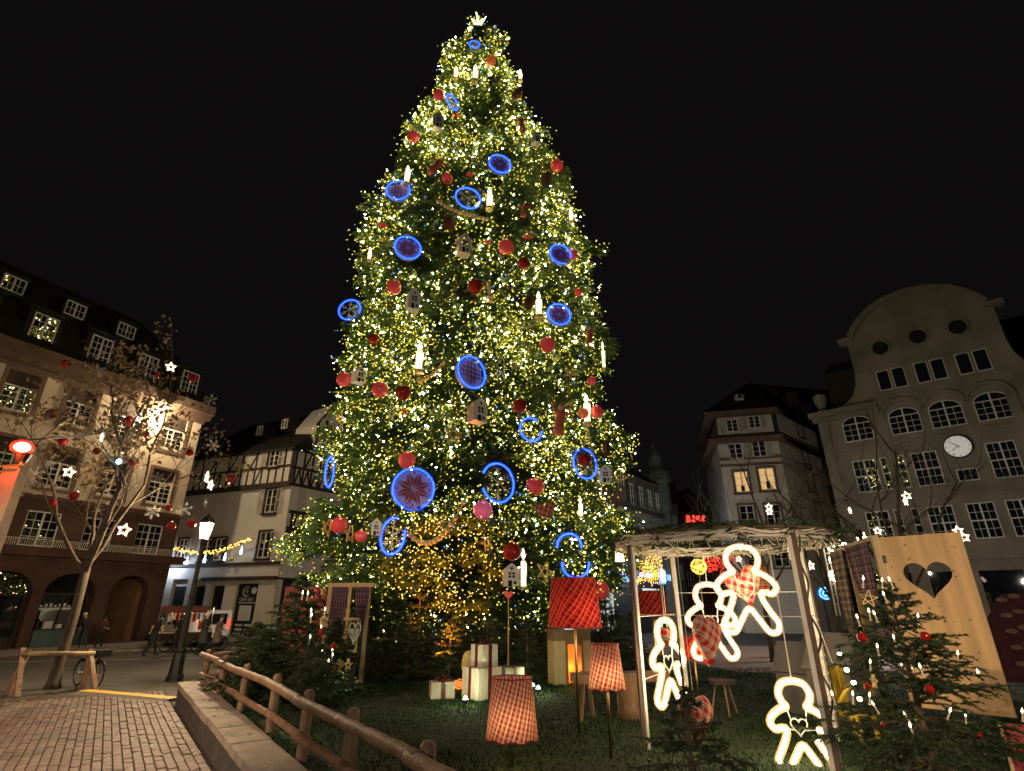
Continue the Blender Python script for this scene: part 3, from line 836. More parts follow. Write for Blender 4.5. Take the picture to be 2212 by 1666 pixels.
# wall lantern, garland and blue candles across its facade
def hl(x, y, z): return Vector((HO[0], HO[1], 0)) + hd*x + Vector((.3697, .9292, 0))*y + Vector((0, 0, z))
wl = empty('wall_lantern', hl(.6, -.9, 4.75), math.atan2(hd.y, hd.x), 'white glowing lantern bracketed to the white corner house beside the bare tree', 'lantern')
MB().lathe([(.14, 0), (.24, .55)], 6, cap=False).build('lantern_glass', M['cool_glass'], wl)
MB().lathe([(.27, .55), (.2, .7), (.05, .8), (.001, .95)], 6).obox((0, 0, .7), (0, .9, .7), .05, .05).lathe([(.001, -.1), (.13, 0)], 6).build('lantern_frame', M['black_metal'], wl)
lamp('wall_lantern_light', (0, 0, .3), 380, (.68, .8, 1), .15, wl)
ga = empty('lit_garland', hl(4, -.6, 5.4), math.atan2(hd.y, hd.x), 'golden garland of lights sagging across the white corner house front', 'garland')
pts = [Vector((-4.2+.21*k, 0, 1.05 - .75*math.sin(PI*k/42*1.05))) for k in range(43)]
MB().tube(pts, .07, 5).build('greenery', M['fir'], ga)
m_ = MB()
for p in pts:
    for j in range(3): m_.sphere(p+Vector((rng.uniform(-.1, .1), -.1+rng.uniform(-.05, .05), rng.uniform(-.12, .12))), .045, 6)
m_.build('fairy_bulbs', M['bulb_orange'], ga)['kind'] = 'stuff'
for k, (x, z) in enumerate(((2.6, 4.9), (4.4, 5.0), (6.4, 5.1), (7.9, 5.5))):
    cn = empty('hanging_candle', hl(x, -.7, z), 0, 'cold white candle light hanging under the golden garland, %s' % ['nearest the wall lantern', 'left of the street lamp post', 'right of the street lamp post', 'at the right end of the garland'][k], 'candle light', 'cold candle lights under the garland')
    MB().lathe([(.09, 0), (.09, .3), (.001, .34)], 8).build('candle', M['cool_glow'], cn)
    MB().lathe([(.001, .35), (.06, .43), (.001, .6)], 8).build('flame', M['cool_glow'], cn)
for k, (x, z) in enumerate(((1.7, 5.35), (5.5, 5.55), (7.1, 5.2))):
    bb_ = tag(MB().sphere((0, 0, 0), .2, 14).build('gold_bauble', M['gold'], None, True, hl(x, -.7, z)), 'gold ball under the lit garland, %s' % ['beside its wall lantern', 'in front of the dark twin window', 'near the right end'][k], 'bauble', 'gold balls under the garland')

# ================================================================== WHITE HOUSE RIGHT (two jutting eaves, four lit windows)
HSd = Vector((1, -.25, 0)).normalized(); HC = Vector((23.29, 45, 0)); HSO = HC - HSd*8
WH = facade('pale_corner_house', HSO, HSd, 'pale corner house with two jutting eaves and four warmly lit windows')
rr = Vector((.75, .66, 0)).normalized(); hn = Vector((-HSd.y, HSd.x, 0)); rl = (rr.dot(HSd), rr.dot(hn))
def R2(s, y, z): return (8 + rl[0]*s + rl[1]*y, rl[1]*s - rl[0]*y, z)
b = MB()
for z0, z1, o_ in ((0, 15.4, 0), (16.2, 18.0, .25)):
    b.face([(3.0+o_, o_, z0), (8-o_*.4, o_, z0), (8-o_*.4, o_, z1), (3.0+o_, o_, z1)])
    b.face([R2(0, o_, z0), R2(14, o_, z0), R2(14, o_, z1), R2(0, o_, z1)])
    b.face([(3.0+o_, 12, z0), (3.0+o_, o_, z0), (3.0+o_, o_, z1), (3.0+o_, 12, z1)])
b.build('wall', M['house_render'], WH)
def eave(z, out, th, rise):
    m_ = MB(); o_ = out
    A, B_, C_ = (3.0-o_, -o_, z), (8+o_*.3, -o_, z), R2(14, -o_, z)
    A2, B2, C2 = (3.0+.3, .3, z+rise), (8-.1, .3, z+rise), R2(14, .3, z+rise)
    D, D2 = (3.0-o_, 12, z), (3.3, 12, z+rise)
    for a, c, a2, c2 in ((A, B_, A2, B2), (B_, C_, B2, C2), (D, A, D2, A2)):
        lo_ = lambda p: (p[0], p[1], p[2]-th)
        m_.face([a, c, c2, a2]); m_.face([lo_(a), lo_(c), c, a])
        m_.face([lo_(c), lo_(a), (a2[0], a2[1], z-th), (c2[0], c2[1], z-th)])
    return m_
eave(15.7, .85, .35, .6).build('lower_eave', M['brown_trim'], WH)
eave(18.2, .85, .3, .5).build('upper_eave', M['brown_trim'], WH)
b = MB(); pk = (7.2, 4, 22.5); pk2 = R2(12, 4.5, 21.5)
b.face([(2.3, -.6, 18.4), (8.2, -.6, 18.4), pk]); b.face([(8.2, -.6, 18.4), R2(14, -.6, 18.4), pk2, pk]); b.face([(2.3, 12, 18.4), (2.3, -.6, 18.4), pk])
b.build('roof', M['roof'], WH)
b = MB().box(2.95, 8.03, -.08, 0, 13.3, 13.5).box(2.95, 8.03, -.1, 0, 13.85, 14.1)
for z in (13.4, 13.97):
    b.obox(R2(0, -.05, z), R2(14, -.05, z), .1, .22)
b.build('string_course', M['brown_trim'], WH)
for x, z, w, h, lit, sh, su in ((4.5, 16.5, .95, 1.15, 0, 1, None), (6.4, 16.7, .95, 1.15, 0, 1, None), (4.4, 13.9, 1.1, 1.45, 0, 0, None), (6.35, 14.0, 1.1, 1.45, 0, 2, None),
                            (4.5, 11.0, 1.15, 1.8, 1, 0, 'brown_trim'), (6.55, 11.1, 1.25, 1.9, 1, 0, 'brown_trim'), (4.5, 8.1, 1.15, 1.8, 0, 0, 'brown_trim'), (6.55, 8.1, 1.15, 1.8, 0, 0, 'brown_trim'), (4.5, 4.9, 1.15, 1.8, 0, 0, 'brown_trim'), (6.55, 4.9, 1.15, 1.8, 0, 0, 'brown_trim')):
    yy = .2 if z > 16 else -.06
    window(WH, x, z, w, h, 2, 3, y=yy, pane='lit_room' if lit else 'pane', surround=su, sw=.16)
    if sh == 1: shutter(WH, x-.78, z, .45, h, yy-.03); shutter(WH, x+.78, z, .45, h, yy-.03)
    if sh == 2: shutter(WH, x+.85, z, .5, h, yy-.05); shutter(WH, x-.95, z, .6, h, yy-.05)
    if lit:
        MB().box(-.2, .1, -.07, -.06, .1, .55+.2*(x > 5)).build('room_silhouette', M['wood_dark'], WH, loc=(x+.05, yy, z))
for s_, z, w, h, lit in ((5.4, 11.6, 1.5, 2.0, 1), (10.6, 11.9, 1.5, 2.0, 1), (5.4, 14.2, 1.2, 1.3, 0), (10.2, 14.2, 1.2, 1.3, 0), (4.8, 16.6, 1.2, 1.2, 0), (9.5, 16.6, 1.2, 1.2, 0), (5.8, 8.9, 1.3, 1.7, 0), (10.8, 9.1, 1.3, 1.7, 0)):
    e_ = empty('window_bay', R2(s_, .2 if z > 16 else -.06, 0), math.atan2(rl[1], rl[0])); e_.parent = WH
    window(e_, 0, z, w, h, 2, 3, y=0, pane='lit_room' if lit else 'pane', surround='brown_trim', sw=.18)
for x, y_, z in ((5.6, 2.0, 19.6),):
    m_ = MB().lathe([(.35, 0), (.42, .1), (.42, .5), (.001, .7)], 8, (x, .8, z)); d_ = m_.build('dormer', M['white_render'], WH)
    MB().sphere((x, .4, z+.28), .2, 10).build('round_window', M['pane'], d_)
for s_ in (2.5, 5.5, 8.5):
    p = R2(s_, .9, 19.2); m_ = MB().box(p[0]-.5, p[0]+.5, p[1]-.4, p[1]+.6, 18.9, 20.1).lathe([(.6, 20.1), (.3, 20.45), (.001, 20.5)], 8, (p[0], p[1]+.1, 0)); m_.build('dormer', M['roof'], WH)

# ================================================================== GABLED BUILDING WITH CLOCK
GO, gd = (25.3, 42.0), Vector((.766, -.643, 0))
GB_ = facade('gabled_building', GO, gd, 'large ochre stone building with curved gable, three round openings and a clock')
left = [(0, 16.8), (1.2, 16.85), (2.2, 17.1), (2.9, 17.7), (3.3, 18.6), (3.42, 19.6), (3.42, 22.2), (3.0, 22.25), (3.0, 22.7), (3.75, 22.75), (4.1, 23.3), (4.7, 24.0), (5.6, 24.7), (6.7, 25.15), (8.1, 25.35)]
poly = [(0, 0), (22, 0), (22, 16.8)] + [(16.2-x, z) for x, z in left] + [(x, z) for x, z in reversed(left[:-1])]
m_ = MB().prism(poly, 0, .6); m_.face([(0, 12, 0), (0, .6, 0), (0, .6, 16.8), (0, 12, 16.8)])
m_.build('wall', M['ochre_stone'], GB_)
m_ = MB()
gl = [(x, z) for x, z in left[9:]] ; gl = gl + [(16.2-x, z) for x, z in reversed(gl[:-1])]
for (a, c), sc_ in ((pq, 1) for pq in zip(gl[:-1], gl[1:])):
    m_.obox((a[0], .2, a[1]), (c[0], .2, c[1]), .9, .45, up=(0, 0, 1))
m_.build('gable_coping', M['ochre_stone'], GB_)
for a, e in ((2.8, 3.9), (12.3, 13.4)): MB().box(a, e, -.25, .6, 22.3, 22.68).build('gable_shoulder', M['ochre_stone'], GB_)
m_ = MB(); m_.box(-.5, 4.3, -.6, 0, 16.3, 16.75).box(-.3, 4.3, -.3, 0, 15.95, 16.3)
m_.build('cornice', M['ochre_stone'], GB_)
m_ = MB(); m_.lathe([(.45, 0), (.4, .2), (.25, .4), (.45, .9), (.5, 1.5), (.3, 1.65), (.001, 1.7)], 10, (.5, .3, 16.8)); m_.build('urn', M['ochre_stone'], GB_)
m_ = MB()
for x in (0.4, 4.3, 11.95): m_.box(x-.3, x+.3, -.12, 0, 0, 15.95)
m_.box(0, 22, -.1, 0, 13.3, 13.6).box(0, 22, -.1, 0, 9.2, 9.4).box(0, 22, -.25, 0, 4.9, 5.3)
for c in (5.75, 8.25, 10.85):
    for k in range(8):
        a0, a1 = PI*k/8, PI*(k+1)/8
        m_.obox((c+1.3*math.cos(a0), -.1, 15.6+1.1*math.sin(a0)), (c+1.3*math.cos(a1), -.1, 15.6+1.1*math.sin(a1)), .22, .2, up=(0, 1, 0))
m_.build('pilaster_band', M['ochre_stone'], GB_)
m_ = MB(); m_.face([(1.2, .8, 17), (3.4, .8, 17), (3.4, .8, 20.3), (1.2, .8, 20.3)]); m_.face([(1.2, .8, 20.3), (3.4, .8, 20.3), (3.4, 6, 23), (1.2, 6, 23)]); m_.face([(1.2, 6, 17), (1.2, .8, 17), (1.2, .8, 20.3), (1.2, 6, 23)])
m_.build('roof', M['roof'], GB_)
m_ = MB(); m_.face([(13, .8, 17), (22, .8, 17), (22, 5, 23), (13, 5, 23)]); m_.build('roof', M['roof'], GB_)
for x, z in ((5.55, 21.15), (8.05, 21.35), (10.5, 21.35)):
    m_ = MB(); m_.tube([(x+.62*math.cos(2*PI*k/24), -.04, z+.66*math.sin(2*PI*k/24)) for k in range(24)], .09, 6, 0, True)
    m_.prism([(x+.6*math.cos(2*PI*k/24), z+.64*math.sin(2*PI*k/24)) for k in range(24)], -.012, .01, 1)
    m_.build('round_opening', [M['ochre_stone'], M['dark']], GB_)
for c in (5.7, 8.15, 10.65):
    for dx_ in (-.5, .5): window(GB_, c+dx_, 17.6, .85, 1.65, 1, 1, y=-.03, border=.06)
for c in (2.65, 5.75, 8.25, 10.85): window(GB_, c, 14.0, 1.95, 2.0, 4, 3, y=-.03, arch=True, border=.06)
for c in (2.5, 4.3, 6.25, 10.5, 13.2, 15.5):
    window(GB_, c, 10.0, 1.55, 2.45, 4, 4, y=-.03, border=.07, trans=2, tilt=.025, yaw=-.1 if c < 5 else .05)
    m_ = MB()
    for k in range(9): m_.box(-.75+k*.185, -.73+k*.185, -.3, -.28, -.05, .3)
    m_.box(-.8, .8, -.31, -.27, .3, .33); m_.build('window_railing', M['black_metal'], GB_, loc=(c, 0, 10.0))
window(GB_, 8.35, 10.05, 1.15, .85, 3, 1, y=-.03)
for c in (2.5, 4.3, 6.25, 8.45, 10.5, 13.2): window(GB_, c, 6.2, 1.5, 2.35, 4, 4, y=-.03, border=.07, trans=2, tilt=.03)
m_ = MB()
for c in (2.5, 5.4, 8.4, 11.5): m_.box(c-1.1, c+1.1, -.02, .0, .3, 4.2, 0)
m_.build('shop_window', M['pane'], GB_)
ck = empty('clock', (8.3, -.25, 12.45)); ck.parent = GB_
m_ = MB().lathe([(.001, -.1), (.82, -.1), (.82, .12), (.001, .12)], 36); m_.build('case', M['black_metal'], ck, rot=(PI/2, 0, 0))
m_ = MB().lathe([(.001, 0), (.75, 0), (.75, .02), (.001, .02)], 36); fc = m_.build('clock_face', em('backlit_dial', (1, .95, .85), .32), ck, loc=(0, -.105, 0), rot=(PI/2, 0, 0))
m_ = MB()
for k in range(12):
    a = 2*PI*k/12; m_.obox((.6*math.sin(a), -.14, .6*math.cos(a)), (.71*math.sin(a), -.14, .71*math.cos(a)), .03, .05, up=(0, 1, 0))
m_.build('hour_mark', M['black_metal'], ck)
MB().obox((.08, -.15, .05), (-.38, -.15, -.26), .03, .11, up=(0, 1, 0)).build('hour_hand', M['black_metal'], ck)
MB().obox((.1, -.17, -.1), (-.47, -.17, .46), .03, .085, up=(0, 1, 0)).build('minute_hand', M['black_metal'], ck)

# ================================================================== DARK SHOP ROW BETWEEN TREE AND PALE HOUSE
BO, bd = Vector((9.95, 45, 0)), Vector((.6, .8, 0))
BR = facade('brick_shop_row', BO, bd, 'dark brick and stone houses above lit shops, right of the big tree')
m_ = MB().box(-9, -1.2, 0, 10, 4.9, 13.6); m_.build('brick_wall', M['brick_wall'], BR)
m_ = MB().box(-1.2, 6.5, 0, 10, 4.9, 12.4).box(-1.3, 6.6, -.35, 0, 9.0, 9.3); m_.build('stone_wall_face', M['grey_stone'], BR)
MB().box(-9, 6.5, .3, 10, 0, 4.9).build('ground_floor', M['black_sign'], BR)
m_ = MB(); m_.face([(-9, -.3, 13.6), (-1.2, -.3, 13.6), (-1.2, 5, 18), (-9, 5, 18)]); m_.face([(-1.2, -.4, 12.4), (6.6, -.4, 12.4), (6.6, 5, 16), (-1.2, 5, 16)])
m_.build('roof', M['roof'], BR)
m_ = MB().lathe([(1.2, 0), (1.2, 13), (1.45, 13.2), (1.3, 14), (.7, 14.6), (.75, 15.6), (.5, 16.1), (.1, 16.6), (.001, 17.4)], 10, (8.0, .8, 0)); m_.build('turret', M['verdigris'], BR)
for x, z in ((-7.5, 10.8), (-5.7, 10.8), (-3.9, 10.8), (-2.2, 10.8), (-7.5, 7.6), (-5.7, 7.6), (-3.9, 7.6), (-2.2, 7.6)):
    window(BR, x, z, .95, 1.7, 2, 3, y=-.03, surround='grey_stone', sw=.15)
for x, z in ((0, 10), (1.9, 10), (3.8, 10), (5.5, 10), (0, 6.0), (1.9, 6.0), (3.8, 6.0), (5.5, 6.0)):
    window(BR, x, z, 1.0, 1.6, 2, 3, y=-.03, surround='verdigris', sw=.15)
for a, e, z0, z1, mt in ((-7.6, -5.9, .4, 3.2, 'shop_glow'), (-5.5, -4.4, .4, 3.2, 'shop_glow'), (-2.6, -1.2, 3.7, 5.6, 'shop_glow'), (-.9, .1, 3.7, 5.6, 'shop_glow'), (.8, 2.2, 1.7, 3.3, 'shop_glow'), (2.3, 3.6, 1.7, 3.3, 'shop_glow'), (3.9, 4.2, .3, 3.3, 'shop_glow'), (5.0, 5.7, .3, 2.2, 'sign_green')):
    MB().box(a, e, -.03, .0, z0, z1).build('lit_shop_pane', M[mt], BR)
for x, z in ((1.5, 2.5), (2.9, 2.5), (-6.7, 1.8), (-5, 1.9)):
    MB().box(x-.25, x+.25, -.09, -.05, z-.35, z+.3).build('shop_poster', M['white_print'], BR)
m_ = MB().box(.2, 4.0, -.1, 0, 3.9, 4.8); m_.build('fascia', M['black_sign'], BR)
text("McDonald's", .62, BR, (1.35, -.12, 4.35), M['shop_blue'], 'sign_lettering', bold=.02)
m_ = MB()
for c in (-.19, .19): m_.tube([(3.35+c+.19*math.cos(a), -.14, 4.0+.75*math.sin(a)) for a in [PI*k/12 for k in range(13)]], .05, 6)
m_.build('sign_arches', M['sign_yellow'], BR)
MB().box(3.95, 5.0, -.4, -.3, 3.85, 4.75).box(6.3, 6.9, -.4, -.3, 4.1, 4.4).build('lit_sign', M['sign_white'], BR)
MB().box(3.8, 5.15, -.29, -.24, 3.7, 4.9).box(5.6, 7.0, -.29, -.24, 4.0, 4.5).build('sign_backing', M['shop_blue'], BR)
m_ = MB()
for k in range(14): m_.sphere((-2.3+rng.uniform(-.5, .5), -.3, 4.4+rng.uniform(-.7, .9)), .13, 6)
m_.build('blue_lights', M['bulb_blue'], BR)['kind'] = 'stuff'
lamp('shop_street_light', (1, -3, 4.5), 500, (.8, .85, .9), .3, BR)
FR = facade('far_dark_house', (15.6, 58), Vector((.75, .66, 0)), 'far dark house front at the end of the shopping street beside the green turret')
m_ = MB().box(0, 4, 0, 8, 0, 12.5); m_.build('wall', M['grey_stone'], FR)
MB().prism([(-.3, 12.5), (4.3, 12.5), (3.6, 15), (.4, 15)], -.3, 8).build('roof', M['roof'], FR)
for x in (.9, 2.0, 3.1):
    for z in (4.4, 7, 9.6): window(FR, x, z, .7, 1.5, 2, 2, y=-.03)
FS = facade('far_dark_house', (19.8, 66), Vector((.9, .3, 0)).normalized(), 'low dark house with stepped roof under the red light letters, deep in the street')
MB().box(0, 7, 0, 8, 0, 11).box(1, 4, 0, 8, 11, 12.5).build('wall', M['brick_wall'], FS)
MB().prism([(-.3, 12.5), (5, 12.5), (2.3, 15.5)], -.2, 8).build('roof', M['roof'], FS)
for x in (1.2, 3, 4.8):
    for z in (4, 7): window(FS, x, z, .8, 1.5, 2, 2, y=-.03)
# ================================================================== THE BIG CHRISTMAS TREE
TZ = [1.4, 2.0, 3.0, 4.3, 5.3, 6.3, 7.4, 8.4, 9.2, 10.2, 11.4, 12.6, 13.6, 14.8, 16.5, 18.4, 21, 22.6, 24.2, 25.2, 26.2, 28.3, 30.0, 30.8, 31.4, 32.6, 33.6, 34.6, 35.1]
TR = [4.0, 4.9, 5.7, 6.2, 5.7, 5.0, 5.3, 5.7, 5.3, 5.0, 5.1, 5.1, 5.0, 4.9, 5.0, 4.75, 4.25, 3.45, 3.5, 2.9, 1.8, 1.75, 1.95, 2.0, .95, .8, .5, .2, .02]
def tR(z): return float(np.interp(z, TZ, TR))
TY = 21.5
def tX(z): return -1.35 - .65*z/35 - .45*max(0., min(1., (7-z)/3))
def surf(px, py, off=.35):
    """point where the line of sight meets the crown"""
    r = Vector(ray(px, py)); r /= r.y
    best = None
    t = 13.0
    while t < 23:
        p = r*t; z = p.z + CAMZ
        d = math.hypot(p.x - tX(z), p.y - TY) - tR(z) - off - .45
        if best is None or d < best[0]: best = (d, t)
        if d <= 0: break
        t += .03
    t = best[1]; p = r*t; p.z += CAMZ
    return p, t
CT = empty('christmas_tree', (tX(0), TY, LZ), 0, 'huge fir christmas tree covered in warm fairy lights, blue rings and red balls', 'christmas tree')
MB().tube([(0, 0, 0), (-.2, 0, 12), (-.45, 0, 24), (-.65, 0, 34.6)], [.42, .32, .17, .03], 10).build('trunk', M['bark'], CT)
def spray(rs, n=6, L=.62):
    """one flat fir spray: stem and pairs of narrow leaflets, quads"""
    V = []; 
    def leaf(a, d, l, w, up):
        d = d/np.linalg.norm(d); s = np.cross(d, up); s /= np.linalg.norm(s)
        V.extend([a - s*w*.4, a + d*l*.55 - s*w*.5 + up*.01, a + d*l, a + d*l*.55 + s*w*.5 + up*.01])
    up = np.array([0, 0, 1.])
    leaf(np.zeros(3), np.array([1, 0, 0.]), L*1.05, .075, up)
    for i in range(n):
        t = .08 + .8*i/n
        for sd in (-1, 1):
            a = np.array([L*t, 0, .02*math.sin(i)])
            l = L*(.55*(1-t)+.2)*rs.uniform(.8, 1.15)
            leaf(a, np.array([.75, sd*.75, rs.uniform(-.25, .15)]), l, .062, up)
    return np.array(V)
rs = random.Random(3)
SPR = [spray(rs) for _ in range(6)]
pos, dirs, sizes, roll, bulbs = [], [], [], [], []
rs = random.Random(42)
nb = 0
while nb < 1060:
    z = rs.uniform(1.7, 34.1); R0 = tR(z)
    if rs.random() > (R0+1.2)/7.5: continue
    az = rs.uniform(0, 2*PI)
    front = math.sin(az) < .45
    if not front and rs.random() < .45: continue
    nb += 1
    tier = noise.noise(Vector((math.cos(az)*1.4, math.sin(az)*1.4, z*.33)))
    fac = 1.0 + .11*tier + rs.uniform(-.13, .07)
    if rs.random() < .07 and z < 31: fac += .11
    R = max(.12, R0*fac)
    ca, sa = math.cos(az), math.sin(az)
    zroot = z + (.22*R if z < 24 else .22*R*(1-(z-24)/6))
    A = np.array([tX(z) + ca*.1, TY + sa*.1, zroot]); Bp = np.array([tX(z)+ca*R, TY+sa*R, z])
    mid = (A+Bp)/2 + np.array([0, 0, -.06*R])
    m = int(10 + 6.2*R)
    tang = np.array([-sa, ca, 0])
    for k in range(m):
        t = (.30 + .70*(rs.random()**.7)) if k else 1.0
        p = (1-t)**2*A + 2*t*(1-t)*mid + t*t*Bp
        d = 2*(1-t)*(mid-A) + 2*t*(Bp-mid); d /= np.linalg.norm(d)
        sd = rs.choice((-1, 1)); wd = (.25 + .75*(1-t))*R*.22
        lat = sd*rs.uniform(.0, 1)*wd if k else 0
        p = p + tang*lat + np.array([0, 0, rs.uniform(-.22, .12) - abs(lat)*.12])
        dd = d + tang*(sd*rs.uniform(.1, 1.0) if k else 0) + np.array([0, 0, rs.uniform(-.55, .25)])
        dd /= np.linalg.norm(dd)
        s_ = rs.uniform(.75, 1.25)*(.5 + .5*min(1, R0/4.5))
        pos.append(p); dirs.append(dd); sizes.append(s_); roll.append(rs.uniform(-.9, .9))
        if t > .55 and sa < .5:
            cl = noise.noise(Vector(p*.42)) + .45*noise.noise(Vector(p*1.1))
            if rs.random() < .68 + cl*1.15:
                bulbs.append(p + dd*s_*.55*rs.random() + np.array([ca*.12, sa*.12, rs.uniform(-.12, .16)]))
            if rs.random() < .40 + cl*.9:
                bulbs.append(p + dd*s_*rs.uniform(.1, .7) + np.array([ca*.14, sa*.14, rs.uniform(-.3, .2)]))
            for q_ in range(2):
                if rs.random() < .30 + cl*.9: bulbs.append(p + dd*s_*rs.uniform(-.2, .8) + tang*rs.uniform(-.25, .25) + np.array([ca*.12, sa*.12, rs.uniform(-.3, .3)]))
            if rs.random() < .34 + cl*.8:
                bulbs.append(p + dd*s_*.6 + tang*rs.uniform(-.3, .3) + np.array([ca*.1, sa*.1, rs.uniform(-.35, .2)]))
pos, dirs, sizes, roll = np.array(pos), np.array(dirs), np.array(sizes), np.array(roll)
def scatter(pos, dirs, sizes, roll, protos, origin):
    n = len(pos); up = np.array([0, 0, 1.])
    s = np.cross(up, dirs); s /= np.maximum(np.linalg.norm(s, axis=1, keepdims=True), 1e-6)
    u = np.cross(dirs, s)
    c, q = np.cos(roll)[:, None], np.sin(roll)[:, None]
    s2 = s*c + u*q; u2 = -s*q + u*c
    Vs = []
    which = np.arange(n) % len(protos)
    for k, pr in enumerate(protos):
        i = which == k
        if not i.any(): continue
        B = np.stack([dirs[i], s2[i], u2[i]], 1)                       # rows are axes
        W = np.einsum('vk,nkc->nvc', pr, B)*sizes[i][:, None, None] + pos[i][:, None, :]
        Vs.append(W.reshape(-1, 3))
    V = np.concatenate(Vs) - np.array(origin)
    return V, np.arange(len(V)).reshape(-1, 4)
V, Fc = scatter(pos, dirs, sizes, roll, SPR, (tX(0), TY, LZ))
cr = link('crown', nmesh('crown', V, Fc, M['fir_big']), CT)
print('crown quads', len(Fc), 'bulbs', len(bulbs))

# fairy lights: one long string of bulbs, the 300 nearest as single bulbs
FL = empty('fairy_lights', (tX(0), TY, LZ), 0, 'thousands of warm white fairy lights strung over the big christmas tree', 'fairy lights')
bulbs = np.array(bulbs)
dist = np.linalg.norm(bulbs - np.array([0, 0, CAMZ]), axis=1)
order = np.argsort(dist)
OCT = np.array([[1, 0, 0], [-1, 0, 0], [0, 1, 0], [0, -1, 0], [0, 0, 1], [0, 0, -1]], float)
OF = np.array([[0, 2, 4], [2, 1, 4], [1, 3, 4], [3, 0, 4], [2, 0, 5], [1, 2, 5], [3, 1, 5], [0, 3, 5]])
BMATS = [M['bulb_hot'], M['bulb_mid'], M['bulb_dim'], M['bulb_blue'], M['bulb_orange']]
def bulb_kind(p):
    r = rs.random()
    if r < .035: return 3
    near_fire = math.hypot(p[0]+2.0, (p[2]-3.2)*1.2) < 1.6 and p[1] < 18
    if near_fire and r < .5: return 4
    return 0 if r < .12 else (1 if r < .72 else 2)
bmesh_k = []
for k in range(5):
    bmesh_k.append(nmesh('light_bulb', OCT*.030, OF, BMATS[k]))
V, mi = [], []
for n_, i in enumerate(order):
    p = bulbs[i]; k = bulb_kind(p)
    r_ = (.0215 if k == 1 else .018) + .00055*p[2] 
    r_ *= rs.uniform(.8, 1.25)
    if n_ < 300:
        o = link('light_bulb', bmesh_k[k], FL, p - np.array([tX(0), TY, LZ])); o.scale = (r_/.030,)*3
    else:
        V.append(OCT*r_ + (p - np.array([tX(0), TY, LZ]))); mi += [k]*8
nv = len(V)
V = np.concatenate(V); Fc = (OF[None] + 6*np.arange(nv)[:, None, None]).reshape(-1, 3)
o = link('small_bulbs', nmesh('small_bulbs', V, Fc, BMATS, mi), FL); o['kind'] = 'stuff'

# spire star
p = at(1035, 58, 20.9); st = empty('tree_top_star', p, 0, 'white lit star spikes on the very top of the big christmas tree', 'tree topper')
m_ = MB()
for a, l in ((100, 1.15), (62, .85), (128, .7), (75, .5), (150, .4)):
    m_.tube([(0, 0, 0), (math.cos(rad(a))*l, -.1, math.sin(rad(a))*l)], [.07, .015], 6)
m_.build('spikes', M['star_glow'], st)

# ---- red balls
BALL = {}
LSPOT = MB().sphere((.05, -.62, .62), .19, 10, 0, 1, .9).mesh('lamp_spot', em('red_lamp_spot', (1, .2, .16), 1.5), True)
def ball_mesh(k, mat):
    if k not in BALL:
        BALL[k] = (MB().sphere((0, 0, 0), 1, 22).mesh('ball', M[mat], True), MB().lathe([(.16, .97), (.16, 1.1), (.001, 1.12)], 8).tube([(.08*math.cos(a), 0, 1.17+.08*math.sin(a)) for a in [2*PI*j/8 for j in range(8)]], .02, 4, 0, True).mesh('cap', M['gold']))
    return BALL[k]
def ball(px, py, r, label, mat='red_ball', off=.4, glow=True):
    p, t = surf(px, py, off); R_ = r*(t/ray(px, py)[1])
    o = empty('red_bauble', p, face_cam(p), label, 'bauble', 'red balls on the big christmas tree')
    a, c = ball_mesh(mat, mat)
    b1 = link('ball', a, o); b1.scale = (R_,)*3
    c1 = link('cap', c, o); c1.scale = (R_,)*3
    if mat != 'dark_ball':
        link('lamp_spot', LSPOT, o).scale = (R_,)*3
    return o
for a in (
 (1060, 132, 11, 'orange ball just below the treetop, right of the topmost blue ring', 'orange_ball'), (948, 206, 12, 'small red ball left of the tilted blue ring near the treetop'),
 (893, 296, 13, 'red ball on the left edge near the top, lower left of the blue-lit house', ), (1203, 358, 14, 'red ball on the right edge, level with the first big blue ring'),
 (966, 386, 12, 'red ball between the lattice ring and the first flower ring'), (1093, 534, 17, 'bright red ball in the upper middle, right of a white house'),
 (1131, 570, 14, 'dark red ball just below right of the bright upper middle ball', 'dark_ball'), (1237, 551, 12, 'red ball half behind the small flower ring on the right edge'),
 (851, 621, 16, 'pinkish red ball on the left below the flower ring', ), (1027, 620, 17, 'dark red ball in the centre above the bead chain end', 'dark_ball'),
 (1249, 632, 9, 'small red ball at the right edge above the right flower ring'), (1182, 745, 17, 'pinkish red ball on the right, lower left of the lit red figure'),
 (808, 732, 12, 'dark red ball on the left, right of the left snowflake ring', 'dark_ball'), (743, 820, 16, 'red ball at the far left edge beside a white house'),
 (821, 842, 18, 'red ball on the left between two other red balls'), (872, 849, 17, 'dark red ball left of the central bead chain', 'dark_ball'),
 (1122, 878, 16, 'purplish dark ball above the broken blue ring', 'dark_ball'), (1260, 893, 12, 'orange red ball left of the tall right candle', 'orange_ball'),
 (1289, 890, 14, 'orange red ball right of the tall right candle'), (1278, 823, 10, 'small bright red ball above the tall right candle'),
 (879, 994, 19, 'red ball sitting on top of the large flower ring'), (1148, 1046, 12, 'small red ball behind the orange red ball above the plaid heart'), (1158, 1051, 18, 'orange red ball just above the plaid heart', ),
 (1043, 1103, 21, 'pink ball under the large snowflake ring', 'pink_ball'), (733, 1135, 18, 'pinkish red ball at the lower left beside two straw stars'),
 (780, 1158, 13, 'small red ball right of the lower left straw star'), (1106, 1191, 20, 'dark red ball above the yellow house at the lower right', 'dark_ball'),
 (1262, 994, 15, 'dark red ball inside the blue ring at the right edge', 'dark_ball', .75), (1297, 1275, 19, 'orange red ball beside the tall red lampshade', )):
    ball(*a)

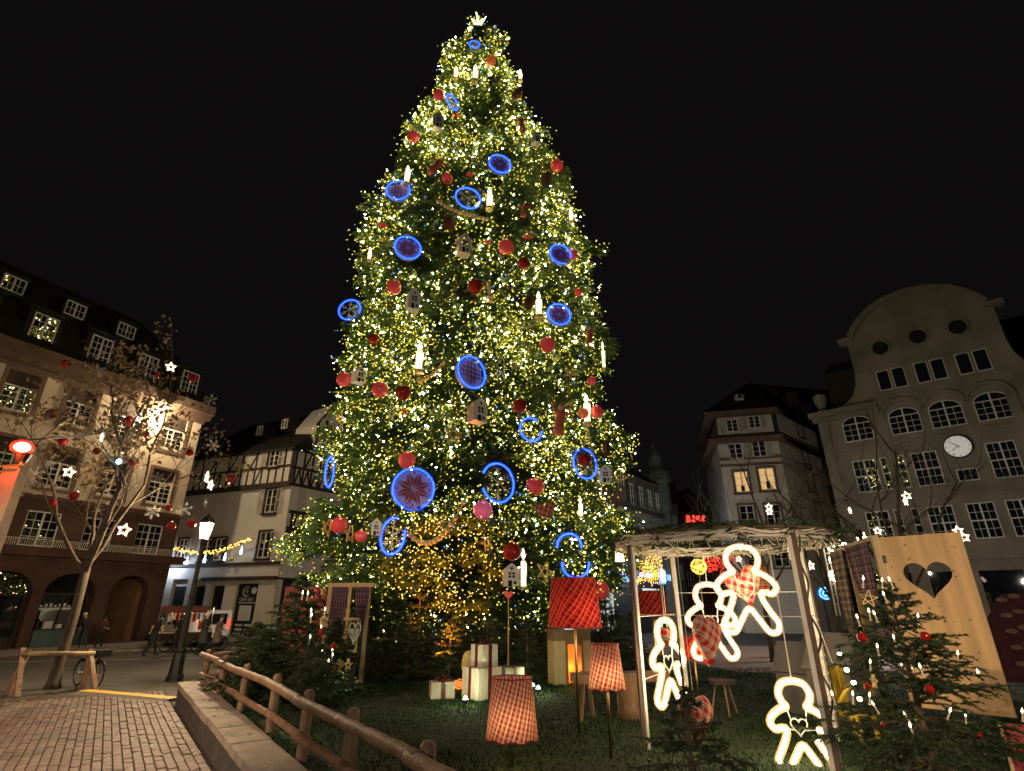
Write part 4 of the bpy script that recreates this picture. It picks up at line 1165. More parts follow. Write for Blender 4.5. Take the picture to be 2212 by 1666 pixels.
# ---- blue neon rings
def ring_frame(px, py, r, yaw, off=.45, pitch=0):
    p, t = surf(px, py, off)
    return p, r*t/ray(px, py)[1], face_cam(p) + yaw
def blue_ring(px, py, r, yaw, kind, label, gap=None, off=.45, roll=0, pitch=0):
    p, R_, az = ring_frame(px, py, r, yaw, off)
    o = empty('ring_ornament', p, 0, label, 'ring ornament', 'blue lit rings on the big christmas tree', rot=(pitch, 0, az))
    n = 48
    ks = [k for k in range(n) if not (gap and gap[0] <= k*360/n <= gap[1])]
    m_ = MB(); tr = max(.024, R_*.04); h_ = MB()
    if gap:
        st_ = int(gap[1]*n/360)+1; sq = [(st_+k) % n for k in range(len(ks))]
        for q_, w_ in ((m_, tr), (h_, tr*2.3)): q_.tube([(R_*math.cos(2*PI*k/n), 0, R_*math.sin(2*PI*k/n)) for k in sq], w_, 8)
    else:
        for q_, w_ in ((m_, tr), (h_, tr*2.3)): q_.tube([(R_*math.cos(2*PI*k/n), 0, R_*math.sin(2*PI*k/n)) for k in range(n)], w_, 8, 0, True)
    h_.build('sleeve', M['blue_sleeve'], m_.build('neon_tube', M['neon_blue'], o, True), True)  # outer shell added to paint the blue halo round the tube
    if kind in ('flower', 'lattice'):
        MB().lathe([(.001, -.02), (R_*.97, -.02), (R_*.97, .02), (.001, .02)], 36).build('cloth_disc', M['cloth_white'], o, loc=(0, .16, 0), rot=(PI/2, 0, 0))
        m_ = MB()
        if kind == 'flower':
            for k in range(8):
                a = PI/4*k + PI/8
                def pt(rr, aa): return (R_*rr*math.cos(aa), 0, R_*rr*math.sin(aa))
                for sd in (-1, 1):
                    m_.face([(x, .02, z) for x, y, z in (pt(.08, a+sd*.25), pt(.5, a+sd*.37), pt(.86, a+sd*.03), pt(.45, a+sd*.05))])
            for k in range(4):
                a = PI/2*k
                c = pt(.8, a); s_ = R_*.07
                m_.face([(c[0]-s_, .02, c[2]), (c[0], .02, c[2]-s_), (c[0]+s_, .02, c[2]), (c[0], .02, c[2]+s_)])
        else:
            q = R_*.22
            for i in (-1, 0, 1):
                m_.box(i*q*1.2-.014*R_*2, i*q*1.2+.014*R_*2, .015, .03, -R_*.66, R_*.66)
                m_.box(-R_*.66, R_*.66, .012, .027, i*q*1.2-.014*R_*2, i*q*1.2+.014*R_*2)
            for k in range(4):
                a = PI/2*k; c = (R_*.66*math.cos(a), R_*.66*math.sin(a))
                m_.obox((c[0]-R_*.12, .02, c[1]-R_*.1*math.sin(a+1)), (c[0]+R_*.12, .02, c[1]+R_*.1*math.sin(a+1)), .02, R_*.05, up=(0, 1, 0))
        m_.build('cross_stitch', M['ring_print'], o)
    if kind == 'snow':
        m_ = MB(); w = max(.012, R_*.02)
        for k in range(6):
            a = PI/3*k + PI/6
            e = (R_*.82*math.cos(a), 0, R_*.82*math.sin(a)); m_.tube([(0, 0, 0), e], w, 4)
            for f in (.4, .62):
                for sd in (-1, 1):
                    c = Vector(e)*f/.82
                    m_.tube([c, c + Vector((math.cos(a+sd*.8), 0, math.sin(a+sd*.8)))*R_*.24], w*.8, 4)
        m_.build('snowflake', M['white_metal'], o)
    return o
RG = [
 (1025, 96, 11, 0, 'snow', 'topmost blue ring, small, just below the treetop'), (977, 221, 17, .75, 'snow', 'small tilted blue ring right of the red ball near the treetop'),
 (1080, 354, 24, .25, 'flower', 'blue ring with dark flower disc, highest of the large rings'), (860, 411, 25, -.2, 'lattice', 'blue ring with lattice disc on the left edge of the upper tree'),
 (1011, 428, 27, .2, 'snow', 'blue ring with snowflake left of an upright candle in the upper middle'), (881, 535, 28, .1, 'flower', 'blue ring with brown flower disc on the upper left'),
 (1211, 549, 24, .4, 'flower', 'blue ring with flower disc at the right edge, a red ball behind it', (300, 350)), (755, 669, 24, -.45, 'snow', 'blue ring with thin snowflake at the left edge, half way up'),
 (1208, 679, 25, .35, 'flower', 'blue ring with flower disc on the right, below a tall candle'), (1019, 804, 36, .62, 'lattice', 'blue ring with lattice disc in the middle of the tree'),
 (1147, 928, 26, .5, 'none', 'broken blue ring like a crescent, right of the middle', (310, 410)), (1264, 1002, 32, .7, 'snow', 'blue ring at the right edge with a dark red ball inside'),
 (893, 1056, 44, .1, 'flower', 'largest blue ring with big red flower disc at the lower left'), (1076, 1043, 42, .62, 'snow', 'large blue ring with snowflake at the lower middle', (160, 200)),
 (848, 1158, 38, -.85, 'snow', 'tilted blue ring half hidden in branches under the large flower ring', (20, 70)), (1230, 1180, 26, .1, 'none', 'blue ring arc low on the right, upper of two', (190, 350)),
 (1243, 1218, 29, .1, 'none', 'blue ring arc low on the right, just above the tall lampshade', (10, 170)), (712, 1020, 32, 1.3, 'none', 'blue ring seen edge on at the left edge')]
for a in RG: blue_ring(*a)

# ---- lit candles
def candle(px, y0, y1, label, wr=.13, mat='candle_glow'):
    p, t = surf(px, y1, .5); k = t/ray(px, y1)[1]
    h = (y1-y0)*vlen(t, (y0+y1)/2)
    o = empty('candle_light', p, face_cam(p), label, 'candle light', 'candle lights on the big christmas tree')
    r_ = max(.05, h*wr*.75); hb = h*.66
    MB().lathe([(r_, 0), (r_, hb*.93), (r_*.8, hb), (.001, hb)], 10).box(r_*.6, r_*1.25, -r_*.3, r_*.3, hb*.5, hb*.9).build('candle', M[mat], o)
    MB().lathe([(.001, hb*1.04), (r_*.75, hb*1.04+h*.09), (r_*.65, hb*1.04+h*.15), (r_*.25, h*.95), (.001, h)], 10).build('flame', M['flame_glow'], o, True)
    MB().lathe([(r_*1.5, -r_), (r_*1.6, 0), (r_*1.1, .02)], 10).build('clip', M['gold'], o)
for a in ((984, 144, 170, 'small candle light near the treetop, left of the silver one'), (1026, 140, 174, 'bright candle light near the treetop under the orange ball'), (1124, 150, 174, 'thin candle light at the right side near the treetop'),
          (878, 358, 396, 'candle light at the upper left, above the lattice ring'), (1057, 405, 449, 'candle light right of the upper snowflake ring'), (1234, 448, 479, 'candle light near the right edge of the upper tree'),
          (797, 534, 562, 'candle light at the left edge, left of the brown flower ring'), (1164, 630, 682, 'tall candle light upper right of the yellow bead chain'), (904, 738, 800, 'tall candle light on the left above the bead chain'),
          (1269, 851, 913, 'tallest candle light on the right between two red balls'), (1305, 738, 795, 'thin candle light at the right edge', .06), (1131, 1184, 1268, 'large candle light low on the right beside the yellow house', .09),
          (1255, 1073, 1116, 'orange candle light low at the right edge', .08)):
    candle(*a)

# ---- little houses
def house(px, py, w, h, label, mat='white_orn', yaw=.0, off=.5):
    p, t = surf(px, py, off); k = t/ray(px, py)[1]; w, h = w*k, h*vlen(t, py)
    o = empty('house_ornament', p, face_cam(p)+yaw, label, 'house ornament', 'little wooden houses on the big christmas tree')
    d = w*.8; z0, z1, z2 = -h/2, h*.22, h/2
    MB().prism([(-w/2, z0), (w/2, z0), (w/2, z1), (0, z2), (-w/2, z1)], -d/2, d/2).build('body', M[mat], o)
    m_ = MB(); m_.obox((-w*.58, 0, z1-.04*h), (0, 0, z2+.02*h), d*1.15, .03, up=(-.7, 0, .7)); m_.obox((0, 0, z2+.02*h), (w*.58, 0, z1-.04*h), d*1.15, .03, up=(.7, 0, .7))
    m_.build('roof', M[mat], o)
    m_ = MB()
    for x in (-.2, .04):
        for z in (.0, .14):
            m_.box(w*x, w*(x+.16), -d/2-.012, -d/2, z0+h*(z+.38), z0+h*(z+.48))
    m_.box(-w*.22, w*.02, -d/2-.012, -d/2, z0, z0+h*.26).box(w*.12, w*.3, -d/2-.012, -d/2, z0+h*.1, z0+h*.22)
    hp = heart2d(w*.2, w*.2, 14); m_.face([(x, -d/2-.012, z+z1+h*.06) for x, z in reversed(hp)])
    m_.build('window_panes', M['dark'], o)
for a in ((946, 264, 20, 32, 'white house below the red ball near the treetop', 'white_orn', .2), (1001, 531, 27, 40, 'white house left of the bright upper middle ball', 'white_orn', .3), (893, 650, 26, 42, 'white house right of the pinkish left ball', 'white_orn', .2),
          (775, 812, 25, 32, 'white house at the left edge between two red balls', 'white_orn', .4), (1031, 889, 34, 48, 'white house in the middle under the lattice ring', 'white_orn', .6), (1306, 1026, 25, 36, 'blue-lit white house at the right edge beside a straw star', 'white_orn', .2),
          (814, 1140, 20, 34, 'white house low on the left, left of the half hidden ring', 'white_orn', -.2), (1104, 1243, 34, 48, 'yellowish house low on the right beside the large candle', 'white_orn', .1), (1158, 302, 18, 18, 'small pale house at the upper right', 'white_orn', .5)):
    house(*a)

# ---- straw stars
def pent_bars(R_, w, d=.02):
    m_ = MB(); P_ = [(R_*math.sin(4*PI*k/5), R_*math.cos(4*PI*k/5)) for k in range(5)]
    for k in range(5):
        a, c = P_[k], P_[(k+1) % 5]
        m_.obox((a[0], d*(k % 3-1), a[1]), (c[0], d*((k+1) % 3-1), c[1]), d, w, up=(0, 1, 0))
    return m_
def straw_star(px, py, r, label, yaw=0, rl=0, off=.5):
    p, t = surf(px, py, off); k = t/ray(px, py)[1]
    o = pent_bars(r*k, r*k*.13, .03).build('straw_star', M['straw'], None, False, p, (0, rl, face_cam(p)+yaw))
    tag(o, label, 'straw star', 'straw stars on the big christmas tree')
for a in ((980, 938, 21, 'straw star in the middle of the tree below the white house', .4, .1), (1341, 1032, 17, 'straw star at the right edge beside the blue-lit house', 0, .3), (757, 1155, 19, 'straw star low on the left between two red balls', .9, 0),
          (1177, 1235, 22, 'straw star low on the right, left of the tall lampshade', .7, .4), (735, 905, 15, 'straw star at the left edge', 1.0, 0), (1232, 806, 15, 'straw star at the right above the small bright red ball', .1, .5),
          (1052, 1172, 18, 'straw star low in the middle right of the bead chain', .8, .8), (708, 1140, 19, 'pale straw star at the lower left edge', .9, .3), (1112, 792, 9, 'small straw star right of the middle')):
    straw_star(*a)

# ---- pine cones, plaid heart, bows
def pine_cone(px, py, h, label, tilt=0., off=.5):
    p, t = surf(px, py, off); h *= vlen(t, py)
    m_ = MB(); pr = []
    for i in range(13):
        f = i/12; r_ = h*.26*math.sin(PI*min(.97, f*.9+.08))**.8
        pr += [(r_*.8, -h/2+h*f), (r_*1.12, -h/2+h*(f+.035))]
    m_.lathe([(.001, -h/2)] + pr + [(.001, h/2+.02)], 10)
    tag(m_.build('pine_cone', M['cone'], None, False, p, (0, tilt, face_cam(p))), label, 'pine cone', 'large pine cones on the big christmas tree')
for a in ((970, 482, 36, 'brown pine cone under the upper bead chain', -.3), (1143, 655, 34, 'brown pine cone left of the tall upper right candle', .25), (1181, 388, 32, 'dark pine cone at the upper right, below a red ball', .2), (1310, 968, 34, 'violet-lit pine cone at the right edge', 0), (1117, 203, 26, 'brown pine cone near the treetop on the right', .6)):
    pine_cone(*a)
def puffy_heart(name, p, w, h, T, mat, rot, label, cat, group=None):
    out = heart2d(w, h, 32)
    m_ = MB()
    for sd in (-1, 1):
        def fn(u, v):
            x, z = out[int(round(u*32)) % 32]
            return (x*v, sd*T/2*math.sqrt(max(0, 1-v**2.4)), z*v)
        b0 = len(m_.f); m_.grid(fn, 32, 6, 0, (0, 1), (.02, 1))
        for i in range(b0, len(m_.f)):
            m_.uv[i] = [(m_.v[k][0]+.5, m_.v[k][2]+.5) for k in m_.f[i]]
            if sd == 1: m_.f[i] = m_.f[i][::-1]; m_.uv[i] = m_.uv[i][::-1]
    o = m_.build(name, mat, None, True, p, rot)
    tag(o, label, cat, group)
    return o
p, t = surf(1178, 1106, .55)
puffy_heart('plaid_heart', p, 44*t/ray(1178, 1106)[1], 42*vlen(t, 1106), .25, M['plaid_heart'], (0, -.15, face_cam(p)), 'red plaid fabric heart hanging low on the right of the big tree', 'heart')
def bow(px, py, s, label):
    p, t = surf(px, py, .45); k = s*t/ray(px, py)[1]
    o = empty('red_bow', p, face_cam(p), label, 'bow', 'red bows on the big christmas tree')
    for sd in (-1, 1):
        MB().sphere((sd*k*.5, 0, k*.1), k*.42, 10, 0, 1, .6).build('loop', M['red_ball'], o)
        MB().obox((0, -.02, 0), (sd*k*.35, -.05, -k*.8), .03, k*.25).build('tail', M['red_ball'], o)
    MB().sphere((0, -.05, 0), k*.22, 8).build('knot', M['red_ball'], o)
for a in ((985, 250, 10, 'small red bow near the treetop, below the tilted ring'), (875, 888, 11, 'red bow left of the middle, below the dark ball'), (1015, 378, 9, 'small red bow above the upper snowflake ring'), (1053, 523, 9, 'red bow left of the bright upper middle ball'), (827, 487, 12, 'red bow at the upper left below the lattice ring'), (1140, 512, 11, 'red bow upper right of the bright upper middle ball')): bow(*a)

# ---- bead chains
def bead_chain(p0, p1, sag, n, r, label, off=.85):
    A, t = surf(*p0, off); B_, t2 = surf(*p1, off)
    k = t/ray(*p0)[1]; r_ = r*k*1.1
    o = empty('bead_chain', (A+B_)/2, 0, label, 'bead chain', 'gold bead chains on the big christmas tree')
    L = [A.lerp(B_, i/(n-1)) - (A+B_)/2 - Vector((0, 0, sag*k*4*(i/(n-1))*(1-i/(n-1)))) for i in range(n)]
    r_ = .5*sum((L[i+1]-L[i]).length for i in range(n-1))/(n-1)
    me = MB().sphere((0, 0, 0), r_, 14).mesh('bead', M['gold'], True); L = []
    for i in range(n):
        f = i/(n-1); q = A.lerp(B_, f) - (A+B_)/2 - Vector((0, 0, sag*k*4*f*(1-f)))
        b_ = link('bead', me, o, q); b_.scale = (rng.uniform(.92, 1.05),)*3; L.append(q)
    MB().tube(L, .015, 4).build('thread', M['gold'], o)
for a in (((946, 436), (1052, 473), 8, 15, 3.6, 'gold bead chain under the upper snowflake ring'), ((1055, 612), (1060, 650), 0, 5, 5.5, 'short gold bead chain beside the central dark ball'), ((1103, 692), (1170, 690), 17, 15, 3.8, 'yellow bead chain under the tall upper right candle'),
          ((905, 822), (957, 786), 8, 9, 5, 'gold bead chain between the tall left candle and the lattice ring'), ((887, 1156), (1002, 1084), 46, 14, 8.2, 'largest gold bead chain sagging low in the middle of the tree'), ((1268, 922), (1279, 972), 0, 10, 5.5, 'gold bead chain hanging below the tallest right candle')):
    bead_chain(*a)

# ---- painted wooden figures
def wood_figure(px, py, h, label, lean=0., horn=False):
    p, t = surf(px, py, .6); h *= vlen(t, py)
    o = empty('wooden_figure', p - Vector((0, 0, h/2)), 0, label, 'wooden figure', None, rot=(0, lean, face_cam(p)))
    MB().lathe([(h*.17, 0), (h*.14, h*.25), (h*.11, h*.42), (h*.15, h*.6), (h*.12, h*.72), (.05*h, h*.76)], 12).build('robe', M['red_coat'], o, True)
    MB().sphere((0, 0, h*.82), h*.085, 12).build('head', M['skin'], o, True)
    MB().lathe([(h*.085, h*.85), (h*.05, h*.93), (.001, h*1.0)], 10).build('cap', M['red_coat'], o, True)
    MB().lathe([(.001, h*.5), (h*.06, h*.65), (h*.07, h*.8)], 8, (0, -h*.07, 0)).build('beard', M['beard'], o, True)
    if horn:
        MB().tube([(h*.12, 0, h*.68), (h*.3, -.05, h*.56), (h*.2, -h*.12, h*.8)], [h*.055, h*.05, h*.03], 8).build('arm', M['red_coat'], o, True)
        MB().tube([(-h*.12, 0, h*.68), (-h*.22, 0, h*.85), (-h*.24, 0, h*1.08)], [h*.055, h*.045, h*.03], 8).build('arm', M['red_coat'], o, True)
        MB().tube([(h*.1, -h*.15, h*.8), (h*.3, -h*.15, h*.95)], [h*.015, h*.06], 8).build('horn', M['gold'], o, True)
    else:
        for sd in (-1, 1): MB().tube([(sd*h*.12, 0, h*.68), (sd*h*.3, -.05, h*.62), (sd*h*.36, -h*.05, h*.75)], [h*.05, h*.045, h*.03], 8).build('arm', M['red_coat'], o, True)
wood_figure(1205, 902, 72, 'bearded wooden figure in an orange red robe blowing a horn, right of the broken ring', .12, True)
wood_figure(932, 352, 44, 'slim wooden figure in an orange robe at the upper left', .5)
wood_figure(1130, 265, 30, 'small wooden figure in a red robe at the upper right near the treetop', -.2)
wood_figure(1130, 452, 30, 'small wooden figure in a red robe right of the upper candle', .1)
wood_figure(1272, 722, 36, 'lit wooden figure in red with spread arms at the right edge', 0)
# small bent-wire figures
GBO = [(0, .985), (.135, .95), (.19, .84), (.165, .74), (.125, .685), (.215, .645), (.315, .565), (.345, .485), (.295, .42), (.215, .435), (.165, .425), (.175, .345), (.245, .205), (.31, .085), (.28, .0), (.19, -.005), (.095, .135), (0, .255)]
GBO = GBO + [(-x, z) for x, z in reversed(GBO[1:-1])]
def gb_curve(h, k=4): return [Vector((p[0]*h, 0, p[1]*h)) for p in catmull([(x, z, 0) for x, z in GBO], k)]
for px, py, h, yaw, lb in ((1083, 793, 40, .8, 'white wire gingerbread man right of the lattice ring in the middle'), (846, 888, 34, 1.1, 'white wire gingerbread man left of the middle beside a red bow')):
    p, t = surf(px, py, .5); h *= vlen(t, py)
    tag(MB().tube([q - Vector((0, 0, h/2)) for q in gb_curve(h)], h*.03, 6, 0, True).build('wire_figure', M['white_metal'], None, True, p, (0, 0, face_cam(p)+yaw)), lb, 'gingerbread man')
# white glowing lantern at the right, red heart pick on its stick
p = at(1338, 1197, 15.5); o = empty('hanging_lantern', p, 0, 'small glowing white lantern hanging between the big tree and the round frame', 'lantern')
MB().lathe([(.13, -.2), (.1, .15), (.001, .2)], 10).build('shade', M['candle_glow'], o)
MB().tube([(0, 0, .2), (0, .3, .9), (-.8, 1.5, 1.2)], .01, 4).build('cord', M['black_metal'], o)
# orange floodlight at the foot of the tree
p = Vector((-1.75, 14.35, LZ)); o = empty('orange_floodlight', p, 0, 'orange floodlight on the lawn shining up into the lowest branches of the big tree', 'floodlight')
MB().box(-.12, .12, -.06, .06, .02, .16).box(-.14, .14, -.03, .03, 0, .02).build('housing', M['black_metal'], o)
MB().box(-.1, .1, .06, .07, .04, .15).build('glass', em('orange_flood_glass', (1, .45, .06), 6), o)
lamp('orange_light', (0, .05, .2), 2600, (1, .26, .02), .08, o, 75, (-.05, 1.3, 2.4))

# ================================================================== SMALL FIRS
def needle_brush(segs, per, L, w, seed=0):
    """needles round many little twigs -> one triangle each"""
    g_ = np.random.default_rng(seed)
    A = np.array([s[0] for s in segs], float); B_ = np.array([s[1] for s in segs], float)
    n = len(segs); D = B_-A; ln = np.linalg.norm(D, axis=1, keepdims=True); D = D/np.maximum(ln, 1e-6)
    cnt = np.maximum(3, (per*ln[:, 0]).astype(int)); idx = np.repeat(np.arange(n), cnt); N = len(idx)
    t = g_.random((N, 1)); p = A[idx] + (B_-A)[idx]*t
    up = np.tile([0, 0, 1.], (N, 1)); d = D[idx]
    s = np.cross(d, up); s /= np.maximum(np.linalg.norm(s, axis=1, keepdims=True), 1e-6); u = np.cross(s, d)
    th = g_.uniform(0, 2*PI, (N, 1))
    rd = s*np.cos(th) + u*np.sin(th)*.7 + u*.18
    nd = rd*.8 + d*.62; nd /= np.linalg.norm(nd, axis=1, keepdims=True)
    l = L*g_.uniform(.7, 1.15, (N, 1))*(1 - .35*t**3)
    sd = np.cross(nd, d); sd /= np.maximum(np.linalg.norm(sd, axis=1, keepdims=True), 1e-6)
    V = np.stack([p - sd*w, p + sd*w, p + nd*l], 1).reshape(-1, 3)
    return V, np.arange(3*N).reshape(-1, 3)
def fir_parts(h, r, seed, whorls=11, per=6, twigs=8, den=190, nl=.035, nw=.0045, z0=.12, twl=.36, thin=1., ztop=.94):
    R_ = random.Random(seed); tr = MB(); segs = []
    tr.tube([(0, 0, 0), (R_.uniform(-.02, .02), 0, h*.5), (0, 0, h)], [(h*.016+.008)*thin, (h*.01+.006)*thin, .004], 7)
    segs.append(((0, 0, h*max(.85, ztop-.05)), (0, 0, h*1.0)))
    for i in range(whorls):
        f = i/(whorls-1); z = h*(z0 + (ztop-z0)*f**.9)
        bl = r*(1-f)**.85 + .07*r
        for k in range(per):
            a = 2*PI*(k+R_.uniform(-.3, .3))/per + i*1.1
            l = bl*R_.uniform(.75, 1.12); c, s_ = math.cos(a), math.sin(a)
            rise = R_.uniform(-.12, .34) + .35*f; zj = R_.uniform(-.035, .035)*h; bend = R_.uniform(-.25, .25)
            pts = [Vector((c*l*q - s_*l*bend*q*q, s_*l*q + c*l*bend*q*q, z + zj*min(1, q*3) + l*(rise*q - .3*q*q) + l*.16*max(0, q-.6))) for q in (0, .33, .66, 1)]
            tr.tube(pts, [.011*h**.5, .008*h**.5, .005, .002], 4, 0, False, False)
            for q in range(3): segs.append((tuple(pts[q].lerp(pts[q+1], .3 if q == 0 else 0)), tuple(pts[q+1])))
            for j in range(twigs):
                q = .22 + .75*(j+R_.random())/twigs; m = min(2, int(q*3)); p = pts[m].lerp(pts[m+1], q*3-m)
                sd = 1 if j % 2 else -1; b_ = a + sd*R_.uniform(.6, 1.0); tl = l*twl*(1.1-q)*R_.uniform(.7, 1.1)+.03
                e = p + Vector((math.cos(b_)*tl, math.sin(b_)*tl, tl*R_.uniform(-.6, .3)))
                segs.append((tuple(p), tuple(e)))
                if tl > .16:
                    for sg in (-1, 1):
                        mm = p.lerp(e, .5); e2 = mm + Vector((math.cos(b_+sg*.8)*tl*.42, math.sin(b_+sg*.8)*tl*.42, -.01)); segs.append((tuple(mm), tuple(e2)))
    V, Fc_ = needle_brush(segs, den, nl, nw, seed)
    return tr.mesh('trunk', M['bark']), nmesh('crown', V, Fc_, M['fir'])
def fir(p, parts, label, rz=0, sc_=1., group=None, name='small_fir'):
    o = empty(name, p, rz, label, 'fir tree', group); o.scale = (sc_,)*3
    link('trunk', parts[0], o); link('crown', parts[1], o)
    return o
# hedge of cut firs round the foot of the big tree
HP = [fir_parts(1.7, .85, 100+k, 9, 6, 6, 75, .07, .011, .06) for k in range(3)]
k = 0
for row, (dist_, zsc) in enumerate(((5.6, .95), (4.7, 1.25))):
    for i in range(15 - row*2):
        a = rad(205 + (130)*i/(14-row*2)) + rng.uniform(-.03, .03)
        px_, py_ = tX(2)+.2+math.cos(a)*(dist_+.5), TY+math.sin(a)*(dist_+.2)
        fir((px_, py_, LZ), HP[k % 3], 'dark little fir packed in the hedge under the big christmas tree', rng.uniform(0, 6), zsc*rng.uniform(.85, 1.12), 'firs of the hedge under the big tree', 'hedge_fir'); k += 1
# stick with a red heart in front of the hedge
p = Vector((at(1098, 1455, 14.9).x, 14.9, LZ)); o = empty('heart_stick', p, 0, 'thin stick topped by a small red heart in front of the hedge', 'heart')
MB().tube([(0, 0, 0), (0, 0, 2.0)], .018, 5).build('stick', M['wood_frame'], o)
MB().prism([(x, z+2.05) for x, z in heart2d(.24, .22, 18)], -.02, .02).build('heart', M['red_ball'], o)
# ================================================================== STONE WALL, FENCE
SW = empty('stone_wall', WA, 0, 'low stone wall with pale coping slabs between brick paving and lawn', 'wall')
L_ = 17.0
m_ = MB()
c0, c1 = WD*0, WD*-L_
def wl_(a, b, z): return WD*a + WN*b + Vector((0, 0, z))
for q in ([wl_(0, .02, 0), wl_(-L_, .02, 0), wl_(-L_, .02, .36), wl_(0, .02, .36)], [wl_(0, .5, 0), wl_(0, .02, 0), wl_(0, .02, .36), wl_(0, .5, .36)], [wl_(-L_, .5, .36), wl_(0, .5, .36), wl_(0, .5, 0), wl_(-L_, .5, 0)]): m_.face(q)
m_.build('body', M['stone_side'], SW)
a = 0
while a > -L_:
    l = rng.uniform(.95, 1.3)
    s0, s1 = wl_(a-.012, .25, .415), wl_(a-l+.012, .25, .415)
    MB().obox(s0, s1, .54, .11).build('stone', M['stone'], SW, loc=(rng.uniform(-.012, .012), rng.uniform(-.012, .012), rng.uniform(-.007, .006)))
    a -= l
FE = empty('log_fence', (-3.82, 9.83, LZ), 0, 'round log fence with two rails along the wall', 'fence')
PO = [(-7.45, 14.6), (-6.24, 13.0), (-5.03, 11.4), (-3.82, 9.83), (-2.71, 8.15), (-1.76, 6.84), (-.71, 5.33), (.38, 3.75)]
def fp(p, z): return Vector((p[0]+3.82, p[1]-9.83, z))
for i, p in enumerate(PO):
    a = fp(p, -.05); h = .82
    MB().tube([a, a+Vector((0, 0, h)), a+Vector((0, 0, h+.035))], [.072, .07, .045], 12).build('post', M['wood_log'], FE)
fdv = Vector((PO[4][0]-PO[3][0], PO[4][1]-PO[3][1], 0)).normalized(); fside = Vector((-fdv.y, fdv.x, 0))*-1
for i in range(len(PO)-1):
    for z, r_, o_ in ((.69, .063, .02), (.27, .052, -.03)):
        A, B_ = fp(PO[i], z), fp(PO[i+1], z); d_ = (B_-A).normalized()
        A = A - d_*.08 + fside*(.115+o_); B_ = B_ + d_*.08 + fside*(.105+o_) + Vector((0, 0, rng.uniform(-.03, .03)))
        pts = [A.lerp(B_, q/17) + Vector((0, 0, rng.uniform(-.004, .004))) for q in range(18)]
        MB().tube(pts, [r_*rng.uniform(.95, 1.05)*(1-.002*_) for _ in range(18)], 12).build('rail', M['wood_log'], FE, True)
for p in ((-6.6, 15.6), (-5.6, 16.7)):
    a = fp(p, -.05); MB().tube([a, a+Vector((0, 0, .8))], .07, 10).build('post', M['wood_log'], FE)
PB = [(-7.45, 14.6), (-6.6, 15.6), (-5.6, 16.7)]
for i in range(2):
    for z in (.69, .27): MB().tube([fp(PB[i], z), fp(PB[i+1], z)], .055, 10).build('rail', M['wood_log'], FE, True)
# cable ramp across the paving, yellow on top
A, B_ = Vector((-11.7, 16.55, 0)), Vector((-8.45, 15.25, 0))
cr_ = empty('cable_ramp', A, 0, 'yellow topped grey cable ramp lying across the brick paving', 'cable ramp')
d_ = (B_-A); s_ = Vector((d_.y, -d_.x, 0)).normalized()*-1
m_ = MB(); z_ = lambda v, h: v + Vector((0, 0, h))
f_ = s_*-.34
if f_.y > 0: f_ = -f_
m_.face([z_(f_, .008), z_(d_+f_, .008), z_(d_+f_*.3, .06), z_(f_*.3, .06)]); m_.face([z_(f_*-.6, .06), z_(f_*-1., .008), z_(d_-f_*1., .008), z_(d_-f_*.6, .06)]); m_.face([z_(f_, .008), z_(f_*.3, .06), z_(f_*-.6, .06), z_(-f_, .008)]); m_.face([z_(d_+f_*.3, .06), z_(d_+f_, .008), z_(d_-f_, .008), z_(d_-f_*.6, .06)])
m_.build('rubber_flank', pm('grey_rubber', (.1, .095, .085), .8, .2, 8), cr_)
m_ = MB(); m_.obox(f_*-.15+Vector((0, 0, .062)), d_+f_*-.15+Vector((0, 0, .062)), .31, .012); m_.build('yellow_lid', pm('yellow_lid', (.62, .4, .06), .6, .2, 3), cr_)

